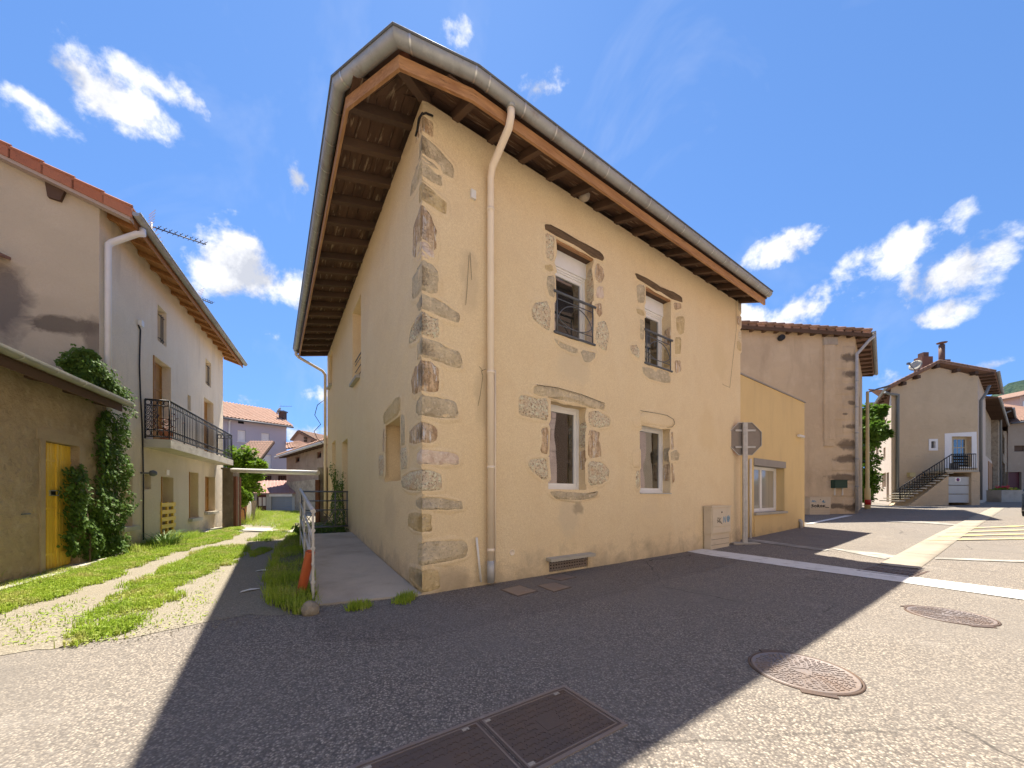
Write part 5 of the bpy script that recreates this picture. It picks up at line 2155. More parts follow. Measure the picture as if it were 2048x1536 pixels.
# roof of the tall house
og0, og1 = oS, oS
zE2 = fS.z_at(275, 440, oS)
print('zS', zS, 'zE2', zE2)
rid2 = fG.P(GWID / 2, zR2 + .55)
rs = -.16
Lr = S2 + .75
mb = MB()


def rp(s, o, z):
    return fS.P(s, z, o)


sl2 = (zR2 - zS) / (GWID / 2)
zTop = zE2 + (oS + GWID / 2) * sl2
for z_off in (0, -.07):
    mb.poly([rp(rs, oS, zE2 + z_off), rp(Lr, oS, zE2 + z_off), rp(Lr, -GWID / 2, zTop + z_off), rp(rs, -GWID / 2, zTop + z_off)])
    mb.poly([rp(rs, -GWID / 2, zTop + z_off), rp(Lr, -GWID / 2, zTop + z_off), rp(Lr, -GWID - oS, zE2 + z_off), rp(rs, -GWID - oS, zE2 + z_off)])
for s in (rs, Lr):
    mb.poly([rp(s, oS, zE2 - .07), rp(s, oS, zE2), rp(s, -GWID / 2, zTop), rp(s, -GWID / 2, zTop - .07)])
    mb.poly([rp(s, -GWID - oS, zE2 - .07), rp(s, -GWID - oS, zE2), rp(s, -GWID / 2, zTop), rp(s, -GWID / 2, zTop - .07)])
mb.poly([rp(rs, oS, zE2 - .07), rp(Lr, oS, zE2 - .07), rp(Lr, oS, zE2), rp(rs, oS, zE2)])
rf2 = mb.build('roof', m_rtile, lh)
# verge tiles, each an L lapping the next
o_ = oS
nt_ = 12
step = (oS + GWID / 2) / nt_
for k in range(nt_):
    oa, ob = oS - k * step + .03, oS - (k + 1) * step
    za, zb_ = zE2 + (oS - oa) * sl2, zE2 + (oS - ob) * sl2
    lift = .03
    mb = MB()
    mb.prism([rp(rs - .03, oa, za - .13), rp(rs - .03, ob, zb_ - .13), rp(rs - .03, ob, zb_ + .045), rp(rs - .03, oa, za + .045 + lift)], fS.d * .03)
    mb.prism([rp(rs - .03, oa, za + .03 + lift), rp(rs - .03, ob, zb_ + .03), rp(rs + .26, ob, zb_ + .03), rp(rs + .26, oa, za + .03 + lift)], (0, 0, .028))
    mb.tube([rp(rs - .01, oa, za + .05 + lift), rp(rs - .01, ob, zb_ + .05)], .035, 6)
    mb.build('verge_tile', m_rtile, rf2)
mb = MB()
mb.prism([rp(rs - .01, oS, zE2 - .19), rp(rs - .01, -GWID / 2, zTop - .19), rp(rs - .01, -GWID / 2, zTop - .10), rp(rs - .01, oS, zE2 - .10)], fS.d * .14)
mb.build('barge_board', mat('pale_barge_board', (.42, .34, .28), .8), lh)
a = fG.hit(115, 388)
mb = MB()
mb.prism([fG.P(a[0] - .15, a[1] + .16, -.1), fG.P(a[0] + .15, a[1] + .26, -.1), fG.P(a[0] + .10, a[1] - .12, -.1), fG.P(a[0] - .06, a[1] - .14, -.1)], fG.n * .16)
mb.build('purlin_end', m_rafter, lh)
# rafters, boards, gutter
NRF = 15
for k in range(NRF):
    s = .30 + k * (S2 + .25) / (NRF - 1)
    z0 = zE2 - .08 - .10
    mb = MB()
    zw = z0 + (oS + .1) * sl2
    mb.prism([rp(s - .04, -.1, zw), rp(s - .04, oS - .03, z0 + .02), rp(s - .04, oS - .03, z0 + .10), rp(s - .04, -.1, zw + .10)], fS.d * .08)
    mb.build('rafter', m_lwood, lh)
for k in range(4):
    oa, ob = -.1 + (oS + .1) * k / 4, -.1 + (oS + .1) * (k + 1) / 4 - .004
    za, zb_ = zE2 - .075 + (oS - oa) * sl2, zE2 - .075 + (oS - ob) * sl2
    mb = MB()
    mb.prism([rp(rs + .02, oa, za - .012), rp(Lr - .02, oa, za - .012), rp(Lr - .02, ob, zb_ - .012), rp(rs + .02, ob, zb_ - .012)], (0, 0, .010))
    mb.build('soffit_board', m_lwood, lh)
mb = MB()
mb.fbox(fS, rs + .02, Lr - .02, zE2 - .19, zE2 - .04, oS - .028, oS - .004)
mb.build('fascia_board', m_lwood, lh)
mb = MB()
rw = []
for k in range(9):
    a = math.pi * k / 8
    rw.append([mb.vert(rp(s, oS + .07 - .07 * math.cos(a), zE2 - .02 - .075 * math.sin(a))) for s in (rs - .02, Lr + .02)])
for A, B in zip(rw, rw[1:]):
    mb.face((A[0], A[1], B[1], B[0]), True)
for e in (0, 1):
    mb.face([r[e] for r in rw])
gut2 = mb.build('gutter', m_zinc, lh)
mb = MB()
mb.tube([rp(rs - .02, oS + .145, zE2 - .015), rp(Lr + .02, oS + .145, zE2 - .015)], .011, 6)
mb.build('gutter_bead', m_zinc, gut2)
sp_ = fS.s_at(216, .07)
se_ = fS.s_at(284, oS + .05)
z2 = fS.z_at(284, 470, oS + .05)
z3_ = fS.z_at(216, 484, .07)
mb = MB()
mb.tube([fS.P(se_, z2 + .12, oS + .06), fS.P(se_, z2 + .02, oS + .06), fS.P(se_ - .06, z2 - .03, oS), fS.P(sp_ + .05, z3_ + .03, .10), fS.P(sp_, z3_ - .06, .07), fS.P(sp_, .3, .07)], .05, 10)
mb.build('downpipe', m_pvcw, lh)
# cable, box, lamp, number
mb = MB()
pts = [(277, 650), (281, 660), (280, 690), (279, 730), (281, 790), (285, 860), (287, 960), (287, 1080)]
mb.tube([fS.P(*fS.hit(u, v, .02), .02) for u, v in pts], .014, 6)
mb.build('wall_cable', m_black_iron, lh)
a = fS.hit(278, 646)
mb = MB()
mb.fbox(fS, a[0] - .06, a[0] + .06, a[1] - .07, a[1] + .06, 0, .07)
mb.build('junction_box', m_pvcw, lh)
a = fS.hit(281, 946)
mb = MB()
mb.tube([fS.P(a[0], a[1], 0), fS.P(a[0], a[1], .16)], .018, 6)
mb.lathe(fS.P(a[0], a[1], .15), [(.02, 0), (.06, .02), (.075, .08), (.04, .13), (.01, .14)], 12, fS.n)
mb.build('wall_lamp', m_iron, lh)
a = fS.hit(335, 945)
mb = MB()
mb.fbox(fS, a[0] - .09, a[0] + .09, a[1] - .07, a[1] + .07, 0, .012)
mb.build('number_plate', m_pvc, lh)

# balcony
bs0 = fS.s_at(286.5)
zb_ = fS.z_at(286.5, 890)
best = None
for k in range(20, 160):
    o = k * .01
    s, z = fS.hit(341, 896, o)
    e = abs(s - bs0)
    if best is None or e < best[0]:
        best = (e, o, z)
bo = best[1]
bz0 = best[2]
bs1 = fS.s_at(466.5, bo)
bz1 = fS.z_at(340, 879, bo)
bzr = fS.z_at(340, 801, bo)
print('balcony', bs0, bs1, bo, bz0, bz1, bzr)
bal = thing('balcony', 'long balcony with black scrolled iron railing and weathered concrete slab', 'balcony', fS.P((bs0 + bs1) / 2, bz0, bo / 2))
for c_ in ():
    pass
m_slab = mat('weathered_slab', (.50, .46, .38), .9, .15, var=[(3, 7, .45, .72, (.28, .23, .17), .75), (1.2, 6, .5, .75, (.58, .55, .48), .6)], bump=[(20, 6, .01)])
mb = MB()
mb.prism([fS.P(bs0, bz0, 0), fS.P(bs1, bz0, 0), fS.P(bs1, bz0, bo), fS.P(bs0, bz0, bo)], (0, 0, bz1 - bz0))
mb.build('slab', m_slab, bal)
bi = bo - .035
zl, zh = bz1 + .06, bzr
runs = [(fS.P(bs0 + .03, 0, 0.02), fS.P(bs0 + .03, 0, bi)), (fS.P(bs0 + .03, 0, bi), fS.P(bs1 - .03, 0, bi)), (fS.P(bs1 - .03, 0, bi), fS.P(bs1 - .03, 0, .02))]
for (a, b) in runs:
    for z, r_ in ((zh, .020), (zh - .13, .010), (zl + .16, .010), (zl, .014)):
        mb = MB()
        mb.tube([zp(a, z), zp(b, z)], r_, 6)
        mb.build('top_rail' if z == zh else 'rail', m_black_iron, bal)
scr = MB()
for ri, (a, b) in enumerate(runs):
    L_ = (b - a).length
    t = (b - a).normalized()
    n_ = max(4, int(L_ / .115))
    for k in range(n_ + 1):
        p = a + t * (L_ * k / n_)
        main = k % 8 == 0 or k == n_
        mb = MB()
        mb.tube([zp(p, bz1 - .02 if main else zl), zp(p, zh)], .014 if main else .0075, 6)
        mb.build('post' if main else 'baluster', m_black_iron, bal)
        if k < n_:
            c = p + t * (L_ / n_ / 2)
            rr = L_ / n_ * .42
            for zc_, h_ in ((zh - .065, .055), (zl + .08, .07)):
                scr.tube([zp(c, zc_) + t * rr * math.cos(q * math.pi / 5) + Vector((0, 0, h_ * math.sin(q * math.pi / 5))) for q in range(11)], .006, 5, False)
            if ri == 0 and k < 2:
                for j in range(5):
                    zc_ = zl + .22 + j * (zh - zl - .42) / 4
                    scr.tube([zp(c, zc_) + t * rr * 1.1 * (1 - q / 16) * math.cos(q * .8) + Vector((0, 0, .075 * (1 - q / 16) * math.sin(q * .8))) for q in range(14)], .007, 5, False)
scr.build('scrollwork', m_black_iron, bal, kind='stuff')
pp = fS.P(bs0 + .42, bz1, bo * .55)
fp = thing('flower_pot', 'terracotta pot with a wilted reddish plant on the near end of the balcony', 'plant pot', pp)
mb = MB()
mb.lathe(pp, [(.09, 0), (.13, .2), (.14, .2), (.14, .24), (.12, .24), (.11, .2)], 14)
mb.build('pot', m_rtile, fp)
mb = MB()
for k in range(70):
    q = pp + Vector((rnd.gauss(0, .10), rnd.gauss(0, .10), .25 + abs(rnd.gauss(.15, .16))))
    d = Vector((rnd.uniform(-1, 1), rnd.uniform(-1, 1), rnd.uniform(-.3, 1))).normalized() * .05
    e = d.orthogonal().normalized() * .02
    mb.poly([q - d, q + e, q + d, q - e])
mb.build('foliage', mat('wilted_leaf', (.16, .075, .05), .7), fp)


# aerials
def aerial(p, q, n, label):
    t = thing('tv_aerial', label, 'aerial', Vector((p.x, p.y, p.z - 1.6)))
    mb = MB()
    mb.tube([p - Vector((0, 0, .45)), p + Vector((0, 0, .1))], .018, 6)
    mb.build('mast', m_galv, t)
    mb = MB()
    mb.tube([p, q], .014, 6)
    bm_ = mb.build('boom', m_black_iron, t)
    d = (q - p).normalized()
    sd = d.cross(Vector((0, 0, 1))).normalized()
    for k in range(n):
        c = p.lerp(q, .12 + .86 * k / (n - 1))
        mb = MB()
        mb.tube([c - sd * .14 + Vector((0, 0, .02)), c + sd * .14 + Vector((0, 0, .02))], .006, 5)
        mb.tube([c, c + Vector((0, 0, .07))], .008, 5)
        mb.build('element', m_black_iron, bm_)
    up = d.cross(sd)
    for sg_ in (-1, 1):
        mb = MB()
        for k in range(5):
            c = p + up * sg_ * (.05 + .07 * k) + d * (.02 * k if sg_ > 0 else .02 * k)
            mb.tube([c - sd * .18, c + sd * .18], .005, 5)
        mb.build('reflector', m_galv, bm_)


aerial(D(303, 453, 7.4 * H), D(412, 489, 8.2 * H), 10, 'large television aerial with a long boom above the near gutter of the alley house')
aerial(D(398, 597, 10.6 * H), D(425, 607, 10.9 * H), 6, 'small television aerial half hidden behind the far roof edge of the alley house')

# ------------------------------------------------------------------ shed with the yellow door
shO = LO + n2v * .10
fH = Face(shO, -d2v, n2v)        # s runs towards the camera from the tall house's corner; note d x n handedness is reversed
m_shed = mat('rough_brown_render', (.40, .31, .195), .95, .1, var=[(1.4, 7, .4, .68, (.27, .205, .125), .8), (5, 7, .5, .72, (.50, .41, .28), .6), (12, 5, .58, .75, (.20, .15, .10), .7)],
             bump=[(9, 7, .045), (60, 5, .012)])
m_shed_patch = mat('door_surround_render', (.40, .315, .205), .95, .1, var=[(3, 6, .4, .7, (.31, .24, .15), .7)], bump=[(14, 6, .02), (70, 4, .006)])
shed = thing('shed', 'low brown rendered shed with dark eaves and zinc gutter beside the alley house', 'shed', shO)
sd_l, sd_r = fH.s_at(88), fH.s_at(156.5)
zd1 = (fH.z_at(85, 880.5) + fH.z_at(152, 891.5)) / 2
sh_o = .36
zg0, zg1 = fH.z_at(250, 818, sh_o), fH.z_at(0, 672, sh_o)
print('shed', sd_l, sd_r, zd1, 'gutter z', zg0, zg1, fH.s_at(250, sh_o), fH.s_at(0, sh_o))
zgt = (zg0 + zg1) / 2
SHL = 7.0
wall_mesh('wall', fH, [(0, -.3), (SHL, -.3), (SHL, zgt + .1), (0, zgt + .1)], [rect(sd_r, sd_l, .03, zd1)], .18, m_shed, shed)
mb = MB()
e = fH.P(SHL, 0)
mb.poly([zp(e, -.3), zp(e - n2v * 3.5, -.3), zp(e - n2v * 3.5, zgt + 1.0), zp(e, zgt + .1)])
mb.build('wall', m_shed, shed)
mb = MB()
w_ = .10
for (a0, a1, z0, z1) in ((sd_l, sd_l + w_, .0, zd1), (sd_r - w_ * 1.6, sd_r, .0, zd1)):
    mb.fbox(fH, a0, a1, z0, z1, -.01, .018)
mb.prism([fH.P(sd_r - .12, zd1 + .001, -.01), fH.P(sd_l + .16, zd1 + .001, -.01), fH.P(sd_l + .14, zd1 + .16, -.01), fH.P(sd_l - .1, zd1 + .20, -.01), fH.P(sd_r - .1, zd1 + .15, -.01)], n2v * .017)
mb.build('door_surround', m_shed_patch, shed)
mb = MB()
s_end = fH.s_at(251, sh_o)
for zo in (0, -.05):
    mb.poly([fH.P(s_end, zgt + zo, sh_o - .03), fH.P(SHL + .2, zgt + zo, sh_o - .03), fH.P(SHL + .2, zgt + 1.05 + zo, -3.2), fH.P(s_end, zgt + 1.05 + zo, -3.2)])
mb.poly([fH.P(s_end, zgt - .05, sh_o - .03), fH.P(s_end, zgt, sh_o - .03), fH.P(s_end, zgt + 1.05, -3.2), fH.P(s_end, zgt + 1.0, -3.2)])
mb.build('roof', m_btile, shed)
mb = MB()
mb.fbox(fH, s_end + .02, SHL + .1, zgt - .19, zgt - .06, sh_o - .06, sh_o - .035)
mb.build('fascia_board', m_rafter, shed)
for k in range(9):
    s = s_end + .12 + k * .8
    mb = MB()
    mb.prism([fH.P(s, zgt - .08, -.1), fH.P(s, zgt - .17, sh_o - .07), fH.P(s, zgt - .06, sh_o - .07), fH.P(s, zgt + .03, -.1)], fH.d * .08)
    mb.build('rafter', m_rafter, shed)
mb = MB()
rw = []
for k in range(9):
    a = math.pi * k / 8
    rw.append([mb.vert(fH.P(s, zgt + .0 - .075 * math.sin(a), sh_o + .045 - .075 * math.cos(a))) for s in (s_end - .03, SHL + .1)])
for A, B in zip(rw, rw[1:]):
    mb.face((A[0], A[1], B[1], B[0]), True)
for e in (0, 1):
    mb.face([r[e] for r in rw])
m_oldzinc = mat('lichen_zinc', (.40, .38, .31), .6, .4, .4, var=[(3, 6, .4, .7, (.26, .24, .19), .8), (9, 6, .6, .75, (.45, .28, .12), .5)], bump=[(12, 4, .004)])
g3 = mb.build('gutter', m_oldzinc, shed)
for k in range(7):
    s = s_end + .2 + k * .62
    mb = MB()
    L_ = []
    for j in range(9):
        a = math.pi * j / 8
        L_.append([mb.vert(fH.P(s + e, zgt + .0 - .080 * math.sin(a), sh_o + .045 - .080 * math.cos(a))) for e in (-.012, .012)])
    for A, B in zip(L_, L_[1:]):
        mb.face((A[0], A[1], B[1], B[0]), True)
    mb.build('gutter_bracket', m_galv, g3)
# yellow double door, planked
mid = sd_r + (sd_l - sd_r) * .46
for (a0, a1, nb_) in ((mid + .012, sd_l - .01, 6), (sd_r + .01, mid - .012, 5)):
    mb = MB()
    mb.fbox(fH, a0, a1, .05, zd1 - .01, -.12, -.105)
    leaf = mb.build('door_leaf', m_yellow, shed)
    w_ = (a1 - a0) / nb_
    for k in range(nb_):
        mb = MB()
        mb.fbox(fH, a0 + k * w_ + .006, a0 + (k + 1) * w_ - .006, .05 + rnd.uniform(0, .02), zd1 - .01, -.104, -.085 + rnd.uniform(-.004, .004))
        mb.build('plank', m_yellow, leaf)
    for t in (.12, .48, .86):
        z = .05 + (zd1 - .06) * t
        mb = MB()
        mb.fbox(fH, a0 + .01, a1 - (a1 - a0) * .2, z - .018, z + .018, -.084, -.076)
        mb.build('hinge_strap', m_yellow, leaf)
mb = MB()
mb.fbox(fH, mid - .018, mid + .018, .05, zd1 - .01, -.10, -.068)
mb.build('meeting_stile', m_yellow, shed)
a = fH.hit(107, 986, -.08)
mb = MB()
bars(mb, fH, a[0] - .10, a[0] + .10, a[1] - .045, a[1] + .045, .016, -.084, -.066)
sl_ = mb.build('letter_slot', m_zincband, shed)
mb = MB()
mb.fbox(fH, a[0] - .085, a[0] + .085, a[1] - .03, a[1] + .03, -.084, -.078)
mb.build('slot_mouth', m_dark, sl_)
a = fH.hit(50, 1028, .02)
mb = MB()
mb.tube([fH.P(a[0] - .08, a[1], .03), fH.P(a[0] + .08, a[1], .03)], .010, 6)
mb.build('iron_bolt', m_iron, shed)
a = fG.hit(2, 517)
mb = MB()
mb.prism([fG.P(a[0] - .12, a[1], 0), fG.P(a[0] + .5, a[1] + .12, 0), fG.P(a[0] + .5, a[1] + .02, .34), fG.P(a[0] - .10, a[1] - .06, .34)], (0, 0, .05))
mb.build('small_canopy', m_btile, lh)
# ------------------------------------------------------------------ generic little house builder
def ffront(x0, y, zb):
    """a wall plane square to the line of sight at depth y, s from picture left to right"""
    return Face(Vector((x0, y, 0)), Vector((1, 0, 0)), Vector((0, -1, 0)))


def gable_roof_sheet(mb, pts, th=.06):
    mb.poly([Vector(p) + Vector((0, 0, th)) for p in pts])
    mb.poly([Vector(p) for p in pts])
    for a, b in zip(pts, pts[1:] + pts[:1]):
        a, b = Vector(a), Vector(b)
        mb.poly([a, b, b + Vector((0, 0, th)), a + Vector((0, 0, th))])


def tiled_slope(a, b, c, d, pitch, amp, mb, courses=0.36, lip=.02):
    """corrugated tile slope: a-b the eave, d-c the ridge"""
    a, b, c, d = map(Vector, (a, b, c, d))
    nrm = (b - a).cross(d - a).normalized()
    if nrm.z < 0:
        nrm = -nrm
    nu = max(2, int((b - a).length / pitch))
    nv = max(1, int((d - a).length / courses))
    per = 4
    base = len(mb.v)
    for j in range(nv):
        t0, t1 = j / nv, (j + 1) / nv
        for e, (t, li) in enumerate(((t0, lip), (t1, 0))):
            for i in range(nu * per + 1):
                s = i / (nu * per)
                p = a.lerp(b, s).lerp(d.lerp(c, s), t)
                mb.vert(p + nrm * (amp * math.cos(2 * math.pi * i / per) + li))
    w = nu * per + 1
    for j in range(nv):
        for i in range(nu * per):
            k = base + j * 2 * w + i
            mb.face((k, k + 1, k + w + 1, k + w), True)


# ------------------------------------------------------------------ building at the middle right, gable to the street
yM = 15.2 * H
fM = ffront(0, yM, 0)
xm0, xm1 = fM.s_at(1440), fM.s_at(1710)
zMb = zg(fM.P(xm1, 0).x, yM)
zM1 = fM.z_at(1710, 676)
zMt = fM.z_at(1600, 664)
mbk = thing('gable_house', 'tall weathered beige house with a chimney strip and dark stained corner stones behind the annex', 'house', fM.P(xm1, zMb))
qz = [fM.z_at(1700, v) for v in (716, 748, 776, 806, 836, 868, 893, 920, 961, 1000)]
oM = fM.P(xm1, zMb)
spots = []
for k, (u, v, a, b) in enumerate(((1700, 716, .45, .22), (1698, 748, .35, .16), (1700, 777, .32, .10), (1703, 806, .2, .12), (1690, 828, .15, .06), (1700, 853, .35, .12), (1694, 889, .55, .26), (1696, 918, .75, .2), (1690, 955, .9, .18), (1706, 1015, .5, .2), (1660, 1012, 1.2, .12))):
    p = fM.P(*fM.hit(u, v)) - oM
    spots.append(((p.x, p.y, p.z), (a * 1.15, 2.0, b * 1.2), (.115, .09, .07), .75, 1.9))
m_mwall = mat('weathered_beige_render', (.65, .515, .345), .95, .1,
              var=[(.35, 6, .4, .7, (.52, .40, .265), .7), (1.1, 7, .5, .75, (.74, .61, .435), .6), (.8, 7, .52, .72, (.40, .30, .20), .6, (1.5, 1.5, .4)), (30, 3, .45, .7, (.40, .31, .23), .3)],
              bump=[(40, 4, .012), (5, 5, .03)], spots=spots)
wall_mesh('wall', fM, [(xm0, -.5), (xm1, -.5), (xm1, zM1 + .15), (xm0, zMt + .15)], [], .4, m_mwall, mbk, rim=False)
dMs = hdir(1768)
fMs = Face(fM.P(xm1, 0), dMs, Vector((dMs.y, -dMs.x, 0)))
LM = 8.5
wall_mesh('wall', fMs, [(0, -.5), (LM, -.5), (LM, zM1 + .15), (0, zM1 + .15)], [rect(2.0, 2.9, 1.6, 3.2), rect(4.6, 5.5, 1.6, 3.2), rect(2.0, 2.9, 5.2, 6.9), rect(4.6, 5.5, 5.2, 6.9)], .3, m_mwall, mbk, rim=False)
for s0, z0, z1 in ((2.0, 1.6, 3.2), (4.6, 1.6, 3.2), (2.0, 5.2, 6.9), (4.6, 5.2, 6.9)):
    mb = MB()
    mb.fbox(fMs, s0 - .03, s0 + .93, z0 - .03, z1 + .03, -.3, -.26)
    mb.build('shutter', m_rafter, mbk)
mb = MB()
pb_ = fM.P(xm0, 0) + Vector((0, 9, 0))
mb.poly([zp(fM.P(xm0, 0), -.5), zp(pb_, -.5), zp(pb_, zMt), zp(fM.P(xm0, 0), zMt)])
mb.poly([zp(pb_, -.5), zp(fMs.P(LM, 0), -.5), zp(fMs.P(LM, 0), zM1), zp(pb_, zMt)])
mb.build('wall', m_mwall, mbk)
# chimney breast left on the wall
c0_, c1_ = fM.s_at(1646), fM.s_at(1667.5)
mb = MB()
mb.fbox(fM, c0_, c1_, fM.z_at(1655, 880), fM.z_at(1655, 691), .002, .09)
mb.prism([fM.P(c0_ + .02, fM.z_at(1655, 880), .002), fM.P(c1_ - .02, fM.z_at(1655, 880), .002), fM.P(c1_ - .02, fM.z_at(1655, 880), .07), fM.P(c0_ + .02, fM.z_at(1655, 880), .07)], (0, 0, -.3))
mb.build('chimney_strip', m_mwall, mbk)
mb = MB()
mb.fbox(fM, fM.s_at(1645), fM.s_at(1672), fM.z_at(1655, 691), fM.z_at(1655, 676), .002, .11)
mb.build('chimney_cap', m_concrete, mbk)
# corner stones, faintly proud
for k, z in enumerate(np.arange(zMb + .2, zM1 - .3, .62)):
    mb = MB()
    w_ = 1.15 if k % 2 else .62
    pad(mb, fM, [(xm1 - w_, z), (xm1 - .005, z), (xm1 - .005, z + .54), (xm1 - w_, z + .52)], .008, .006, 200 + k, 0, False)
    mb.build('corner_stone', m_mwall, mbk)
# roof: verge tiles along the top, rafters and gutter on the street side
zv0, zv1 = fM.z_at(1479, 666), fM.z_at(1738, 664)
se = fM.s_at(1742, .25)
zve = fM.z_at(1742, 663, .25)
slope_M = (zMt - zM1) / 6.0
mb = MB()
pe0 = fM.P(se, zve, .25)
pe1 = pe0 + dMs * (LM + .4)
pr0 = fM.P(xm0, zve + .45, .25)
pr1 = pr0 + Vector((0, 9, 0))
for z in (0, -.10):
    mb.poly([pe0 + Vector((0, 0, z)), pe1 + Vector((0, 0, z)), pr1 + Vector((0, 0, z)), pr0 + Vector((0, 0, z))])
mb.poly([pe0, pe1, pe1 - Vector((0, 0, .1)), pe0 - Vector((0, 0, .1))])
mb.poly([pe0, pr0, pr0 - Vector((0, 0, .1)), pe0 - Vector((0, 0, .1))])
rfM = mb.build('roof', m_btile, mbk)
nt_ = 17
for k in range(nt_):
    a = pe0.lerp(pr0, k / nt_) + Vector((0, -.02, .03))
    b = pe0.lerp(pr0, (k + 1) / nt_ + .01) + Vector((0, -.02, .03))
    mb = MB()
    mb.tube([a + Vector((0, 0, .05)), b + Vector((0, 0, .015))], [.075, .065], 7)
    mb.bar(a - Vector((0, -.02, .06)), b - Vector((0, -.02, .06)), .03, .12)
    mb.build('verge_tile', m_btile if k % 3 else m_ptile, rfM)
mb = MB()
mb.bar(pe0 + Vector((0, .0, -.19)), pr0 + Vector((0, .0, -.19)), .05, .15)
mb.build('barge_board', m_rafter, mbk)
for k in range(12):
    c = pe0.lerp(pr0, (k + .5) / 12)
    mb = MB()
    mb.box(c + Vector((0, .14, -.2)), Vector((.07, 0, 0)), Vector((0, .16, 0)), Vector((0, 0, .08)))
    mb.build('purlin_end', m_rafter, mbk)
a = fM.hit(1560, 677)
mb = MB()
mb.tube([fM.P(a[0], a[1], -.05), fM.P(a[0], a[1], .18)], .14, 10)
mb.build('round_beam_end', m_black_iron, mbk)
wout = (pe0 - fM.P(xm1, 0)).dot(fMs.n)
for k in range(10):
    s = .35 + k * (LM - .2) / 9
    zz = pe0.z - .12
    p = fMs.P(s, zz, -.1)
    q = fMs.P(s, zz - .02, wout - .05)
    mb = MB()
    mb.bar(zp(p, zz + .06), zp(q, zz - .06), .09, .12)
    mb.build('rafter', m_rafter, mbk)
mb = MB()
rw = []
for k in range(9):
    an = math.pi * k / 8
    rw.append([mb.vert(e + fMs.n * (.09 - .09 * math.cos(an)) + Vector((0, 0, -.02 - .095 * math.sin(an)))) for e in (pe0 - dMs * .03, pe1)])
for A, B in zip(rw, rw[1:]):
    mb.face((A[0], A[1], B[1], B[0]), True)
for e in (0, 1):
    mb.face([r[e] for r in rw])
mb.build('gutter', m_zinc, mbk)
xp_ = fM.s_at(1713.5, .12)
gq = pe0 + fMs.n * .09 + dMs * .12
mb = MB()
ze_ = fM.z_at(1713, 702, .12)
mb.tube([gq + Vector((0, 0, -.1)), gq + Vector((0, 0, -.24)), gq + Vector((-.25, -.05, -.42)), fM.P(xp_ + .25, ze_ + .12, .12), fM.P(xp_, ze_ - .15, .12), fM.P(xp_, zMb + .05, .12)], .065, 10)
dpm = mb.build('downpipe', m_galv, mbk)
for v in (762, 814, 866, 918, 973):
    mb = MB()
    z = fM.z_at(1713, v, .12)
    mb.tube([fM.P(xp_, z - .03, .12), fM.P(xp_, z + .03, .12)], .078, 10)
    mb.build('collar', m_zinc, dpm)
# green letter box and second cabinet
a0, a1 = fM.hit(1666.5, 976, .14), fM.hit(1691, 961, .14)
gb_ = thing('green_wall_box', 'dark green box fixed to the foot of the weathered gable wall', 'wall box', fM.P((a0[0] + a1[0]) / 2, a0[1], .1))
m_green = mat('dark_green_paint', (.025, .06, .045), .5)
mb = MB()
mb.fbox(fM, a0[0], a1[0], a0[1], a1[1], .0, .25)
mb.build('body', m_green, gb_)
mb = MB()
mb.fbox(fM, a0[0] - .02, a1[0] + .02, a1[1], a1[1] + .03, .0, .28)
mb.build('lid', m_green, gb_)
for t in (.28, .92):
    mb = MB()
    s = a0[0] + (a1[0] - a0[0]) * t
    mb.fbox(fM, s - .025, s + .025, a0[1] - .35, a0[1], .01, .05)
    mb.build('leg', m_pvcw, gb_)
k0, k1 = fM.s_at(1619.5, .35), fM.s_at(1661.5, .35)
zk = fM.z_at(1640, 994, .35)
cab2, zs2 = cabinet(fM, k0, k1, zg(fM.P(k0, 0).x, yM), zk, .02, .35, 'wide beige utility cabinet scrawled with black lettering at the foot of the gable wall', .32)
GR = [[(.10, .95), (.0, .85), (.02, .6), (.10, .5), (.10, .2), (-.02, .05)], [(.2, .1), (.16, .5), (.22, .75), (.30, .5), (.27, .1), (.2, .1)], [(.36, 0), (.36, .9), (.44, .8), (.44, .5), (.36, .4), (.5, .0)],
      [(.56, .1), (.52, .5), (.58, .75), (.64, .5), (.62, .1), (.56, .1)], [(.7, 0), (.7, .8)], [(.82, .8), (.70, .4), (.86, 0), (1.05, -.1)]]
kw = k1 - k0
kh = zk - zg(fM.P(k0, 0).x, yM)
kz = zk - kh
strokes(fM, k0 + kw * .08, kz + kh * .42, kw * .78, kh * .16, .364, GR, .016, m_ink, cab2)
strokes(fM, k0 + kw * .08, kz + kh * .68, kw * .2, kh * .14, .364, [[(0, .2), (.3, 1), (.6, .2), (.2, .5)], [(.6, .9), (1, .3)]], .012, m_inkb, cab2)
strokes(fM, k0 + kw * .58, kz + kh * .68, kw * .15, kh * .14, .364, [[(0, .2), (.5, 1), (.5, 0), (1, .3), (0, .3)]], .014, m_inkb, cab2)

# ------------------------------------------------------------------ street lamp
lp = Gz(1735, 1018)
yl = lp.y
m_lamp = mat('ochre_lamp_paint', (.70, .56, .27), .6, .35, var=[(2, 5, .45, .75, (.60, .48, .23), .6)])
lamp = thing('street_lamp', 'slender ochre street lamp with a flat dark arm in front of the tree', 'street lamp', lp)
ztp = H + (HV - 783) / F * yl
mb = MB()
mb.tube([lp - Vector((0, 0, .2)), lp + Vector((0, 0, 1.2)), lp + Vector((0, 0, 1.25)), Vector((lp.x, lp.y, ztp))], [.14, .14, .095, .07], 12)
mb.build('pole', m_lamp, lamp)
pa, pb2 = Vector((lp.x, lp.y, ztp - .05)), Vector((lp.x + (1771 - 1736) / F * yl, lp.y - .3, H + (HV - 776) / F * yl))
mb = MB()
mb.tube([pa, pa.lerp(pb2, .5) + Vector((0, 0, .05)), pb2], .035, 8)
arm = mb.build('arm', m_iron, lamp)
mb = MB()
q = pa.lerp(pb2, .45)
